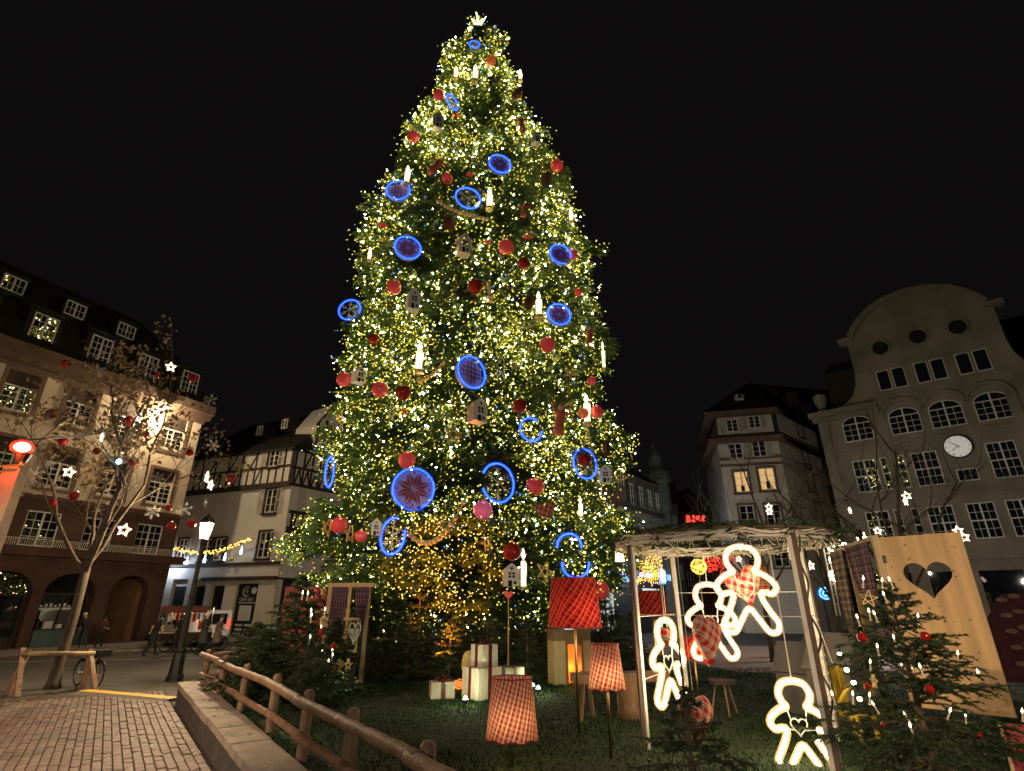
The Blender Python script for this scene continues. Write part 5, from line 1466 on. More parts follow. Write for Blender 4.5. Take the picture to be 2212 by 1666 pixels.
# ================================================================== BARE PLANE TREE WITH STARS
def bare_tree(name, base, H, spread, seed, label, leaves=True, fork=3.4, r0=.17, lev=4):
    R_ = random.Random(seed); tr = MB(); tips = []
    def grow(p, d, l, r, lv):
        pts = [p]; q = p.copy(); dd = d.copy(); k = 4
        for i in range(k):
            dd = (dd + Vector((R_.uniform(-.2, .2), R_.uniform(-.2, .2), R_.uniform(-.08, .16)))).normalized()
            q = q + dd*l/k; pts.append(q.copy())
        tr.tube(pts, [r*(1-.42*i/k) for i in range(k+1)], 8 if lv > 2 else (5 if lv > 0 else 4), 0, False, False)
        if lv == 0: tips.append(q); return
        n_ = 2 if lv == lev else R_.choice((3, 3, 4))
        for i in range(n_):
            f = 1 if i == 0 else R_.uniform(.45, 1.0)
            b_ = pts[min(k, int(f*k))]
            ax = Vector((R_.uniform(-1, 1), R_.uniform(-1, 1), R_.uniform(-.15, .5))).normalized()
            nd = (dd*(.55 if i else .9) + ax*spread).normalized()
            grow(b_, nd, l*R_.uniform(.6, .82), r*(.62 if i == 0 else .46), lv-1)
    o = empty(name, base, 0, label, 'tree')
    tr.tube([(0, 0, -.02), (0, 0, .15), (0, 0, .6), (.03, .02, fork*.6), (0, 0, fork)], [r0*1.9, r0*1.35, r0*1.1, r0, r0*.95], 12)
    for k in range(4):
        a = k*PI/2 + R_.uniform(-.5, .5) + .5
        grow(Vector((0, 0, fork-.1*k)), Vector((math.cos(a)*.55, math.sin(a)*.55, .85)).normalized(), (H-fork)*.44, r0*.55, lev)
    grow(Vector((0, 0, fork)), Vector((.05, 0, 1)), (H-fork)*.5, r0*.8, lev)
    tr.build('trunk', M['plane_bark'], o, True)
    if leaves:
        V = []
        for tpt in tips:
            if R_.random() > .8: continue
            for j in range(R_.randint(3, 7)):
                c = tpt + Vector((R_.gauss(0, .16), R_.gauss(0, .16), R_.gauss(-.05, .12))); s_ = R_.uniform(.05, .115)
                a = Vector((R_.gauss(0, 1), R_.gauss(0, 1), R_.gauss(0, 1))).normalized(); e = a.orthogonal().normalized(); e = e*math.cos(j)+a.cross(e)*math.sin(j)
                n_ = a.cross(e)
                V += [c-a*s_, c+e*s_*.7+n_*s_*.3, c+a*s_*1.1, c-e*s_*.7+n_*s_*.3]
        V = np.array([tuple(v) for v in V]); lf = link('leaves', nmesh('leaves', V, np.arange(len(V)).reshape(-1, 4), M['dry_leaf']), o); lf['kind'] = 'stuff'
    return o, tips
PT, tips = bare_tree('plane_tree', gnd(112, 1488), 9.6, .62, 4, 'bare plane tree with dry brown leaves, hung with lit stars before the cream building', True, 3.3, .125, 4)
def star_light(p, r, label, grp, yaw=0, rl=0):
    P_ = [(r*(1 if k % 2 == 0 else .45)*math.sin(PI*k/5+rl), 0, r*(1 if k % 2 == 0 else .45)*math.cos(PI*k/5+rl)) for k in range(10)]
    o = empty('star_light', p, face_cam(p)+yaw, label, 'star light', grp)
    MB().tube(P_, r*.26, 8, 0, True).build('sleeve', M['star_sleeve'], MB().tube(P_, r*.11, 6, 0, True).build('neon_outline', M['star_glow'], o))  # wide outer tube is an added halo round the lit outline
    MB().tube([(0, 0, r), (0, .05, r+.45)], .008, 4).build('cord', M['black_metal'], o)
G1 = 'lit stars in the bare plane tree'
for px, py, r, yw, lb in ((369, 793, 12, .3, 'topmost lit star in the bare plane tree'), (301, 903, 12, .9, 'lit star in front of a blue-reflecting window behind the plane tree'), (220, 944, 12, 1.35, 'lit star seen edge on left of the middle of the plane tree'),
                      (149, 1020, 13, .2, 'lit star right of the paired white snowflakes'), (447, 1031, 13, 1.3, 'upper of two narrow lit stars above the street lamp'), (455, 1048, 12, 1.0, 'lower of two narrow lit stars above the street lamp'), (268, 1145, 15, .2, 'lowest and largest lit star beside the plane tree trunk')):
    p = at(px, py, 16.6); star_light(p, .85*r*ppm(px, py, 16.6), lb, G1, yw, rng.uniform(-.2, .2))
SF = None
def snowflake_mesh(solid):
    m_ = MB()
    for k in range(6):
        a = PI/3*k; u = Vector((math.cos(a), 0, math.sin(a)))
        m_.obox((0, 0, 0), u, .02, .1, up=(0, 1, 0))
        for f, l in ((.4, .3), (.65, .26), (.85, .15)):
            for sd in (-1, 1): m_.obox(u*f, u*f + Vector((math.cos(a+sd*.9), 0, math.sin(a+sd*.9)))*l, .02, .08, up=(0, 1, 0))
    if solid: m_.prism([(.3*math.cos(PI/3*k), .3*math.sin(PI/3*k)) for k in range(6)], -.011, .011)
    return m_.mesh('snowflake', M['white_orn'])
SFM = [snowflake_mesh(True), snowflake_mesh(False)]
for k, (px, py, r, kind, lb) in enumerate(((212, 802, 15, 1, 'open white snowflake high on the left of the plane tree'), (322, 846, 12, 0, 'white snowflake left above the floodlight'), (400, 871, 11, 0, 'white snowflake right below the floodlight'), (454, 865, 14, 1, 'open white snowflake at the right end of the plane tree, upper'),
    (461, 963, 14, 1, 'open white snowflake at the right end of the plane tree, lower'), (105, 1003, 18, 0, 'white snowflake, right of the pair near the red lamp'), (76, 1022, 18, 0, 'white snowflake, left of the pair near the red lamp'), (281, 944, 13, 0, 'white snowflake under the star by the blue-reflecting window'),
    (343, 1032, 12, 1, 'open white snowflake right of the small blue spotlight'), (283, 1052, 16, 0, 'white snowflake under the small blue spotlight'), (213, 1103, 12, 0, 'white snowflake against the trunk fork of the plane tree'), (330, 1106, 16, 0, 'white snowflake right above the lowest star'),
    (397, 1101, 16, 0, 'white snowflake left of the street lamp'), (444, 1087, 10, 0, 'narrow white snowflake just above the street lamp'), (196, 880, 11, 1, 'open white snowflake between two window rows behind the plane tree'))):
    Yd = 16.4 + .3*(k % 4); p = at(px, py, Yd); o = link('snowflake', SFM[kind], None, p, (0, rng.uniform(0, 1), face_cam(p)+(1.1 if r < 11 else rng.uniform(-.3, .3))))
    o.scale = (r*ppm(px, py, Yd),)*3; tag(o, lb, 'snowflake', 'white snowflakes in the bare plane tree')
for k, (px, py, r, lb) in enumerate(((142, 786, 10, 'topmost dark red ball on the left of the plane tree'), (417, 817, 11, 'bright red ball at the upper right of the plane tree'), (340, 809, 7, 'small red ball left below the topmost star'), (111, 894, 13, 'large dark red ball on the left above the red lamp'),
    (136, 953, 11, 'dark red ball on the overhead cable beside the red lamp'), (209, 975, 9, 'red ball left of the trunk below the edge-on star'), (315, 938, 8, 'dark red ball under the star by the window'), (290, 998, 11, 'red ball right of the small blue spotlight'), (410, 978, 9, 'red ball below the right window behind the plane tree'),
    (499, 1035, 12, 'red ball at the far right tip of the plane tree'), (278, 909, 12, 'dark red ball left beside the star by the window'), (160, 1071, 11, 'flat red ball left of the trunk below the star'), (114, 1085, 8, 'small red ball at the lower left of the plane tree'), (370, 1137, 11, 'left red ball beside the street lamp'), (414, 1131, 11, 'right red ball close to the street lamp'), (364, 1097, 8, 'small dark red ball above the pair beside the street lamp'))):
    p = at(px, py, 16.7); o = empty('red_bauble', p, 0, lb, 'bauble', 'red glass balls in the bare plane tree'); a, c = ball_mesh('red_gloss', 'red_gloss'); R_ = .85*r*ppm(px, py, 16.7)
    link('ball', a, o).scale = (R_,)*3; link('cap', c, o).scale = (R_,)*3
p = at(265, 1000, 16.2); o = empty('spotlight', p, 0, 'small cold blue spotlight fixed in the plane tree', 'spotlight')
MB().lathe([(.06, 0), (.09, .16)], 10).build('housing', M['black_metal'], o, rot=(PI/2, 0, 0)); MB().sphere((0, -.16, 0), .085, 10).build('glass', em('blue_white_glass', (.3, .65, 1), 9), o)
MB().obox((0, 0, 0), (-.35, .4, -.5), .03, .03).build('bracket', M['black_metal'], o)
lamp('spotlight_light', (0, -.35, 0), 12, (.35, .65, 1), .08, o)

# ================================================================== STREET LAMP, RED LIT MAST
def street_lamp(loc, label, H=4.35, pw=300, name='street_lamp', group='cast iron street lamps', col=(1, .72, .42)):
    o = empty(name, loc, 0, label, 'street lamp', group)
    MB().lathe([(.26, 0), (.26, .12), (.21, .2), (.18, .8), (.21, .86), (.14, .95), (.12, 1.0)], 8).build('base', M['black_metal'], o)
    MB().lathe([(.12, 1.0), (.11, 1.1), (.085, 2.4), (.1, 2.45), (.08, 2.5), (.06, H-.2), (.1, H-.15), (.06, H-.05), (.12, H)], 10).build('pole', M['black_metal'], o)
    m_ = MB(); 
    for k in range(6):
        a0 = PI/3*k; m_.obox((.15*math.cos(a0), .15*math.sin(a0), H+.02), (.25*math.cos(a0), .25*math.sin(a0), H+.52), .022, .022)
    m_.lathe([(.27, H+.52), (.28, H+.56), (.14, H+.74), (.06, H+.78), (.07, H+.84), (.001, H+.92)], 6)
    m_.build('lantern_frame', M['black_metal'], o)
    MB().lathe([(.14, H+.02), (.238, H+.51)], 6, cap=False).build('lantern_glass', M['lantern_glow'], o)
    lamp('lantern_light', (0, 0, H+.28), pw, col, .12, o)
    return o
SL = street_lamp(gnd(376, 1471), 'lit cast iron street lamp with a six-sided lantern beside the stone wall', 4.3, 3400)
rl = empty('red_light_mast', Vector((at(30, 1040, 12.0).x-.12, 12.0, 0)), 0, 'orange lit wooden mast with a glaring red lamp at the left edge', 'light mast')
MB().box(-.2, .2, -.05, .12, 0, 5.2).box(.2, .25, -.1, .14, 0, 5.25).build('mast', pm('painted_mast', (.42, .3, .22), .6, .15, 2), rl)
MB().tube([(-.9, -.12, 5.15), (.35, -.12, 5.17)], .025, 6).build('crossbar', M['brass'], rl)
MB().sphere((.13, -.1, 5.6), .13, 16, 0, 1.2, .9).build('lamp_glass', M['red_glow'], rl, True)
MB().sphere((.13, -.1, 5.6), .19, 18, 0, 1.2, .9).build('lamp_cover', glow_halo('red_plastic_cover', (1, .04, .01), .5, .6), rl, True)  # red halo of the lamp, painted as an added glowing ball
MB().lathe([(.1, 5.25), (.16, 5.46)], 10, (.13, .0, 0)).build('lamp_socket', M['black_metal'], rl)
lamp('red_lamp_light', (.13, -.38, 5.5), 110, (1, .09, .012), .1, rl)
A, B_ = at(100, 948, 12.3), at(243, 930, 16.5)
tag(MB().tube([at(40, 952, 12), A, at(170, 943, 14.5), B_], .02, 5).build('overhead_cable', M['black_metal']), 'black overhead cable from the red lamp to the plane tree', 'cable')

# ================================================================== LOG BARRIER, BICYCLE
ba = empty('log_barrier', gnd(52, 1503, .012), 0, 'wooden trestle barrier with one long round bar beside the plane tree', 'barrier')
bx = ba.location
def bl_(px, py, Y): return at(px, py, Y) - bx
for f0, f1 in (((16, 1502), (62, 1404)), ((36, 1508), (50, 1402))):
    a = gnd(f0[0], f0[1], 0) - bx + Vector((0, 0, .0)); e = at(f1[0], f1[1], 16.45) - bx
    MB().obox(a, e, .12, .1).build('leg', M['wood_log'], ba)
for f0, f1 in (((176, 1494), (196, 1404)), ((205, 1494), (194, 1404))):
    a = gnd(f0[0], f0[1], 0) - bx; e = at(f1[0], f1[1], 17.0) - bx
    MB().obox(a, e, .12, .1).build('leg', M['wood_log'], ba)
MB().tube([bl_(50, 1412, 16.35), bl_(205, 1412, 16.9)], .055, 10).build('bar', pm('pale_bar', (.45, .32, .17), .6, .2, 5), ba, True)

bk = empty('bicycle', Vector((-12.35, 17.55, 0)), math.atan2(-.5, .85), 'black city bicycle with mudguards leaning on the log barrier', 'bicycle')
def wheel(x):
    o = MB().tube([(x+.33*math.cos(a), 0, .35+.33*math.sin(a)) for a in [2*PI*k/28 for k in range(28)]], .02, 6, 0, True).build('wheel', M['tyre'], bk, True)
    MB().tube([(x+.305*math.cos(a), 0, .35+.305*math.sin(a)) for a in [2*PI*k/28 for k in range(28)]], .011, 5, 0, True).build('rim', M['chrome'], o, True)
    m_ = MB()
    for k in range(14):
        a = 2*PI*k/14; m_.tube([(x, .02*(-1)**k, .35), (x+.3*math.cos(a), 0, .35+.3*math.sin(a))], .0025, 3)
    m_.tube([(x, -.05, .35), (x, .05, .35)], .025, 6); m_.build('spokes', M['chrome'], o)
    MB().tube([(x+.37*math.cos(a), 0, .35+.37*math.sin(a)) for a in [rad(20)+rad(150)*k/10 for k in range(11)]], .022, 5).build('mudguard', M['black_metal'], bk, True)
wheel(-.53); wheel(.53)
m_ = MB()
for a, e, r_ in (((-.53, 0, .35), (-.1, 0, .3), .012), ((-.1, 0, .3), (-.22, 0, .82), .016), ((-.1, 0, .3), (.38, 0, .78), .018), ((-.18, 0, .7), (.37, 0, .84), .016), ((-.53, 0, .35), (-.2, 0, .74), .011), ((.36, 0, .92), (.43, 0, .62), .018), ((.43, .05, .62), (.53, .05, .35), .011), ((.43, -.05, .62), (.53, -.05, .35), .011)):
    m_.tube([a, e], r_, 6)
m_.build('frame', M['black_metal'], bk)
MB().tube([(.36, 0, .9), (.34, 0, 1.02), (.36, .1, 1.05), (.25, .27, 1.04), (.12, .3, 1.02)], .013, 6).tube([(.34, 0, 1.02), (.36, -.1, 1.05), (.25, -.27, 1.04), (.12, -.3, 1.02)], .013, 6).build('handlebar', M['chrome'], bk)
MB().lathe([(.001, -.03), (.1, -.02), (.11, .02), (.001, .03)], 12, (-.25, 0, .92)).obox((-.22, 0, .92), (-.02, 0, .925), .06, .04).build('saddle', M['tyre'], bk, True)
MB().lathe([(.04, 0), (.055, .06)], 10).build('headlight', M['chrome'], bk, loc=(.47, 0, .86), rot=(0, PI/2, 0))
MB().box(-.68, -.36, -.06, .06, .74, .755).build('rack', M['black_metal'], bk)
MB().tube([(-.1, -.06, .3), (-.06, -.1, .16)], .012, 5).tube([(-.1, .06, .3), (-.14, .1, .44)], .012, 5).box(-.1, -.02, -.15, -.1, .14, .17).box(-.18, -.1, .1, .15, .43, .46).build('crank', M['chrome'], bk)
m_ = MB().tube([(.3, -.02, .75), (.42, -.05, 1.02), (.6, -.02, 1.12), (.68, 0, 1.02)], .03, 6); 
MB().box(.42, .68, -.16, .16, .82, 1.0).build('basket', M['black_metal'], bk)

# ================================================================== PEOPLE
def person(loc, yaw, H, label, coat, trousers, hat=None, lean=0., arm=(.25, .25), stride=.1, long_coat=False, hair=(.03, .02, .015), pompom=False):
    k = H/1.74
    def J(x, y, z): return (x, y - lean*max(0, z-.95), z)
    vs = {'pel': (0, 0, .95), 'sp': J(0, 0, 1.15), 'ch': J(0, 0, 1.36), 'nk': J(0, 0, 1.5), 'hd': J(0, -.02, 1.6), 'tp': J(0, -.01, 1.69)}
    rd = {'pel': .135, 'sp': .14, 'ch': .15, 'nk': .055, 'hd': .085, 'tp': .075}
    ed = [('pel', 'sp'), ('sp', 'ch'), ('ch', 'nk'), ('nk', 'hd'), ('hd', 'tp')]
    for s, n in ((-1, 'l'), (1, 'r')):
        st_ = stride*s
        vs.update({'h'+n: (s*.1, 0, .9), 'k'+n: (s*.11, -st_*.5-.02, .5), 'a'+n: (s*.115, -st_+.03, .09), 't'+n: (s*.125, -st_-.14, .04)})
        rd.update({'h'+n: .1, 'k'+n: .06, 'a'+n: .045, 't'+n: .035})
        ed += [('pel', 'h'+n), ('h'+n, 'k'+n), ('k'+n, 'a'+n), ('a'+n, 't'+n)]
        f = arm[0 if s < 0 else 1]
        vs.update({'s'+n: J(s*.19, 0, 1.39), 'e'+n: J(s*.25, .03, 1.12), 'w'+n: J(s*(.23-.1*f), -.26*f-.02, 1.12-.22*(1-f)+.04), 'p'+n: J(s*(.21-.14*f), -.35*f-.03, 1.07-.26*(1-f)+.06)})
        rd.update({'s'+n: .07, 'e'+n: .052, 'w'+n: .036, 'p'+n: .034})
        ed += [('ch', 's'+n), ('s'+n, 'e'+n), ('e'+n, 'w'+n), ('w'+n, 'p'+n)]
        px_, py_, pz_ = vs['p'+n]
        for q in range(4):
            fn_ = 'f%d%s' % (q, n); vs[fn_] = (px_+(q-1.5)*.018, py_-.06*f-.02, pz_-.07*(1-f)-.01*q*.3); rd[fn_] = .0085; ed.append(('p'+n, fn_))
        vs['th'+n] = (px_-s*.04, py_-.03, pz_+.01); rd['th'+n] = .009; ed.append(('p'+n, 'th'+n))
    keys = list(vs); me = bpy.data.meshes.new('person_body'); me.from_pydata([vs[q] for q in keys], [(keys.index(a), keys.index(b)) for a, b in ed], [])
    o = bpy.data.objects.new('person', me); COL.objects.link(o)
    md = o.modifiers.new('Skin', 'SKIN'); md.use_smooth_shade = True
    sv = me.skin_vertices[0].data
    for i, q in enumerate(keys): sv[i].radius = (rd[q], rd[q]*(.8 if q in ('sp', 'ch', 'pel') else 1)); sv[i].use_root = (q == 'pel')
    o.modifiers.new('Sub', 'SUBSURF').levels = 1
    bpy.context.view_layer.update()
    ev = o.evaluated_get(bpy.context.evaluated_depsgraph_get()); nm_ = bpy.data.meshes.new_from_object(ev)
    o.modifiers.clear(); o.data = nm_
    nm_.materials.clear()
    mc = pm('coat_cloth', coat, .85, .25, 12); mt = pm('trouser_cloth', trousers, .85, .2, 12)
    for q in (mc, mt, M['skin'], M['tyre']): nm_.materials.append(q)
    for pl in nm_.polygons:
        c = pl.center
        hand = any((c - Vector(vs['p'+n])).length < .085 for n in 'lr')
        pl.material_index = 2 if (c.z > 1.5 or hand) else (3 if c.z < .1 else (1 if c.z < (.55 if long_coat else .9) else 0))
    o.location = loc; o.rotation_euler = (0, 0, yaw); o.scale = (k,)*3
    tag(o, label, 'person')
    if long_coat:
        m_ = MB(); n = 14; prof = [(.2, .55), (.185, .85), (.165, 1.05), (.17, 1.25)]
        m_.grid(lambda u, v: (1.1*np.interp(v, [0, .35, .7, 1], [.22, .2, .17, .17])*math.cos(2*PI*u), .85*np.interp(v, [0, .35, .7, 1], [.22, .2, .17, .17])*math.sin(2*PI*u) - lean*max(0, .5+.75*v-.95), .5+.75*v), n, 6)
        m_.build('coat', mc, o, True)
    hy = -lean*.7
    if hat is not None:
        mh = pm('knit_hat', hat, .9, .2, 30)
        MB().lathe([(.108, -.0), (.112, .03), (.1, .09), (.06, .135), (.001, .15)], 12, (0, hy-.01, 1.63)).build('hat', mh, o, True)
        if pompom: MB().sphere((0, hy, 1.8), .045, 8).build('pompom', mh, o, True)
    else:
        MB().lathe([(.09, -.08), (.105, 0), (.095, .08), (.05, .12), (.001, .13)], 12, (0, hy+.015, 1.63)).build('hair', pm('hair', hair, .7, .2, 30), o, True)
    MB().tube([(0, hy-.1, 1.60), (0, hy-.125, 1.575), (0, hy-.1, 1.57)], [.008, .014, .008], 5).build('nose', M['skin'], o, True)
    MB().sphere((-.033, hy-.092, 1.615), .011, 6).sphere((.033, hy-.092, 1.615), .011, 6).build('eye', M['dark'], o)
    return o
def fy(px, py, Y): p = at(px, py, Y); return Vector((p.x, Y, 0))
BLK = (.009, .009, .01)
person(fy(322, 1418, 26.8), 2.1, 1.8, 'person in black stooping towards the food cart', BLK, BLK, None, .28, (.6, .5), .22, True)
person(fy(378, 1408, 28.4), .4, 1.72, 'person in black with pale trainers standing in front of the food cart', BLK, (.03, .03, .03), None, .1, (.8, .7), .1)
person(fy(432, 1415, 27.6), 1.4, 1.8, 'person in a dark coat and white bobble hat right of the street lamp', (.035, .04, .035), BLK, (.65, .6, .58), -.03, (.9, .5), .14, True, pompom=True)
person(fy(463, 1410, 28.3), 1.5, 1.68, 'person in a brownish coat and dark pompom hat beside the white van', (.14, .1, .09), BLK, (.06, .05, .04), .08, (.6, .6), .08, True, pompom=True)
person(fy(176, 1400, 30.2), -1.2, 1.76, 'person in a dark jacket and pale hat bending right, behind the plane tree trunk', (.02, .025, .03), (.03, .05, .08), (.55, .45, .5), .3, (.7, .6), .12)
person(fy(210, 1402, 30.6), 1.2, 1.62, 'person in a dark red jacket facing left before the sandstone pier', (.07, .03, .03), BLK, None, .03, (.9, .7), .08)
person(fy(1322, 1335, 40.5), .3, 1.72, 'distant person in dark clothes in front of the lit shops, left one', BLK, BLK, None, 0, (.3, .3), .12)
person(fy(1338, 1335, 42), -.5, 1.75, 'distant person in dark clothes in front of the lit shops, right one', (.04, .03, .03), BLK, None, 0, (.3, .4), .12)

# ================================================================== VAN, FOOD CART
vd = Vector((-.8, .6, 0)).normalized()
va = empty('parked_van', Vector((-15.55, 32.2, 0)), math.atan2(vd.y, vd.x), 'white delivery van parked by the corner shop, red rear light towards the street', 'van')
# local +x = nose, +y = right hand side of the van facing away from us or towards
side = [(0, .35), (0, 1.75), (.06, 1.86), (2.6, 1.9), (2.95, 1.86), (3.55, 1.3), (4.25, 1.08), (4.4, .85), (4.42, .35)]
W_ = 1.75
m_ = MB(); n = len(side)
vy = [(-W_/2 if False else 0), W_]
for i in range(n):
    a, c = side[i], side[(i+1) % n]
    m_.face([(a[0], 0, a[1]), (c[0], 0, c[1]), (c[0], W_, c[1]), (a[0], W_, a[1])])
m_.face([(x, 0, z) for x, z in reversed(side)]); m_.face([(x, W_, z) for x, z in side])
bd_ = m_.build('body', M['paint_van'], va)
bv = bd_.modifiers.new('Bevel', 'BEVEL'); bv.width = .05; bv.segments = 3
for x in (.75, 3.55):
    for y, y2 in ((-.04, .16), (W_-.16, W_+.04)):
        w_ = MB().lathe([(.001, -.1), (.3, -.1), (.32, -.06), (.32, .06), (.3, .1), (.001, .1)], 20).build('wheel', M['tyre'], va, loc=(x, (y+y2)/2, .32), rot=(PI/2, 0, 0))
        MB().lathe([(.001, -.115), (.17, -.105), (.18, -.09), (.18, .09), (.17, .105), (.001, .115)], 14).build('rim', M['chrome'], w_)
for y, y2 in ((-.012, .0), (W_, W_+.012)):
    MB().box(2.35, 2.98, y, y2, 1.12, 1.7).prism([(3.05, 1.12), (3.6, 1.12), (3.1, 1.68)], y, y2).build('side_window', M['pane'], va)
    MB().box(1.2, 2.2, y, y2, .86, .9).box(2.3, 3.3, y*.8, y2*.8 if y2 <= 0 else y2, .45, .55).build('trim', M['black_metal'], va)
MB().lathe([(.001, 0), (.09, 0), (.09, .02), (.001, .02)], 14).build('fuel_cap', M['black_metal'], va, loc=(.55, -.002, .95), rot=(PI/2, 0, 0))
for y in (.02, W_-.16): MB().box(-.03, .02, y, y+.14, .95, 1.4).build('tail_light', em('red_tail_light', (1, .05, .02), 2.4) if y < .5 else M['red_gloss'], va)
MB().box(-.015, 0, .25, W_-.25, 1.15, 1.7).build('rear_window', M['pane'], va)
MB().box(-.06, .1, .02, W_-.02, .32, .52).build('bumper', M['black_metal'], va)
for y in (.1, W_-.35): MB().box(4.3, 4.43, y, y+.25, .7, .9).build('headlight', M['chrome'], va)
ca = empty('food_cart', fy(396, 1405, 30.0), .12, 'food cart with a red canopy and lit goods behind the street lamp post', 'food cart')
MB().box(-1.15, 1.05, -.5, .45, 2.02, 2.1).grid(lambda u, v: (-1.2+2.35*u, -.55-.25*v, 2.1-.33*v), 8, 3).build('canopy', pm('brown_red_canvas', (.1, .025, .018), .8, .2, 5), ca)
for x in (-1.05, .95):
    for y in (-.42, .38): MB().tube([(x, y, .85), (x, y, 2.02)], .02, 6).build('post', M['chrome'], ca)
MB().box(-1.15, 1.05, -.45, .45, .45, .85).build('cabinet', M['wood_dark'], ca)
MB().box(-1.5, -.2, -.7, -.45, .82, .87).build('counter', M['wood_pale'], ca)
MB().box(-1.45, -.95, -.66, -.46, .87, 1.2).build('crate', M['wood_pale'], ca)
for k in range(9):
    x = -.95 + k*.2; MB().box(x, x+.13, -.3, -.2, 1.35+.1*(k % 2), 1.75).build('goods', [M['white_print'], M['gold'], M['red_gloss'], M['grey_wood']][k % 4], ca)
MB().tube([(-1, -.35, 1.98), (.9, -.35, 1.98)], .025, 6).build('lamp_tube', em('cart_lamp', (1, .85, .65), 9), ca)
lamp('cart_light', (0, -.15, 1.9), 60, (1, .8, .55), .1, ca)
for x in (-.7, .8):
    for y in (-.5, .5):
        w_ = MB().tube([(x+.33*math.cos(a), y, .34+.33*math.sin(a)) for a in [2*PI*k/20 for k in range(20)]], .03, 6, 0, True).build('wheel', M['tyre'], ca, True)
w_ = MB().tube([(1.75+.33*math.cos(a), 0, .34+.33*math.sin(a)) for a in [2*PI*k/20 for k in range(20)]], .03, 6, 0, True).build('wheel', M['tyre'], ca, True)
MB().tube([(1.75, 0, .34), (1.3, 0, .75), (1.0, 0, .6)], .025, 6).build('frame', M['black_metal'], ca)

# ================================================================== WINDOW DISPLAY LEFT (posts, plaid curtains, lace heart)
def curtain(par, x0, x1, z0, z1, mat, tie=None, flare=0, folds=7, y=0, amp=.035):
    def fn(u, v):
        zt = z1 + (z0-z1)*v
        w = x1-x0; a, c = x0, x1
        if tie:
            tz, tx = tie; f = (z1-zt)/(z1-z0); ft = (z1-tz)/(z1-z0)
            if f < ft: g_ = (f/ft)**1.6; a = x0+(tx-.06-x0)*g_; c = x1+(tx+.06-x1)*g_
            else: g_ = ((f-ft)/(1-ft))**.8; a = tx-.06+(x0+flare-(tx-.06))*g_; c = tx+.06+(x1+flare-(tx+.06))*g_
        return (a+(c-a)*u, y+amp*math.sin(u*folds*2*PI+.8*math.sin(v*3))*(.6+.4*v), zt)
    m_ = MB(); m_.grid(fn, folds*8, 14); 
    return m_.build('curtain', mat, par, True)
Y0 = 15.0
wd = empty('window_display', Vector((at(734, 1478, Y0).x, Y0, LZ)), .0, 'wooden window frame with purple plaid curtains on the lawn left of the tree', 'window display')
for x in (-.52, 0, .5): MB().box(x-.05, x+.05, 0, .09, 0, 2.26).build('post', M['wood_frame'], wd)
MB().box(-.6, .62, -.01, .1, 2.26, 2.36).build('lintel', M['wood_frame'], wd)
MB().box(-.55, .5, 0, .08, .02, .08).build('sill', M['wood_frame'], wd)
curtain(wd, -.45, -.05, 1.2, 2.26, M['plaid_purple'], None, 0, 6, -.06)
curtain(wd, .16, .52, .05, 2.26, M['plaid_purple'], (1.25, .38), -.18, 6, -.06)
MB().box(-.06, .36, -.1, -.06, 1.46, 1.52).box(-.06, .36, -.1, -.06, .72, .78).box(.3, .36, -.1, -.06, .78, 1.46).build('casement', M['wood_frame'], wd)
lh = empty('lace_heart', Vector((at(763, 1392, 14.85).x, 14.85, at(763, 1392, 14.85).z)), 0, 'white lace heart hanging in the wooden window frame on the left', 'heart')
m_ = MB(); hp = [(x, 0, z+.24) for x, z in heart2d(.3, .5, 30)]
m_.tube(hp, .016, 5, 0, True)
for s_ in (-1, 1):
    m_.tube([(s_*(.03+.06*(1-k/16)*math.cos(k*.7)+.03), 0, .3+.06*(1-k/16)*math.sin(k*.7)) for k in range(17)], .01, 4)
for k in range(6):
    z = .06 + k*.05; w = .02+.02*k; m_.tube([(-w, 0, z), (0, 0, z+.05), (w, 0, z)], .008, 4); m_.tube([(-w, 0, z+.05), (0, 0, z), (w, 0, z+.05)], .008, 4)
m_.build('lace', M['white_orn'], lh)
for k, x in enumerate((-.13, -.02, .06, .13)): MB().tube([(x, 0, .46), (x, 0, .56)], .008, 4).build('ribbon', M['white_orn'], lh)
rb = empty('red_shutter', Vector((at(612, 1300, 16.3).x, 16.3, LZ)), .05, 'dark red painted shutter panel behind the firs at the left', 'shutter')
for k in range(5): MB().box(.005+k*.26, .255+k*.26, 0, .03, .05, 2.3).build('plank', M['red_board'], rb)
MB().box(.02, 1.28, -.03, 0, .5, .6).box(.02, 1.28, -.03, 0, 1.9, 2.0).build('batten', M['red_board'], rb)
MB().box(1.14, 1.22, -.06, -.03, 1.4, 1.6).build('label_card', M['white_print'], rb)

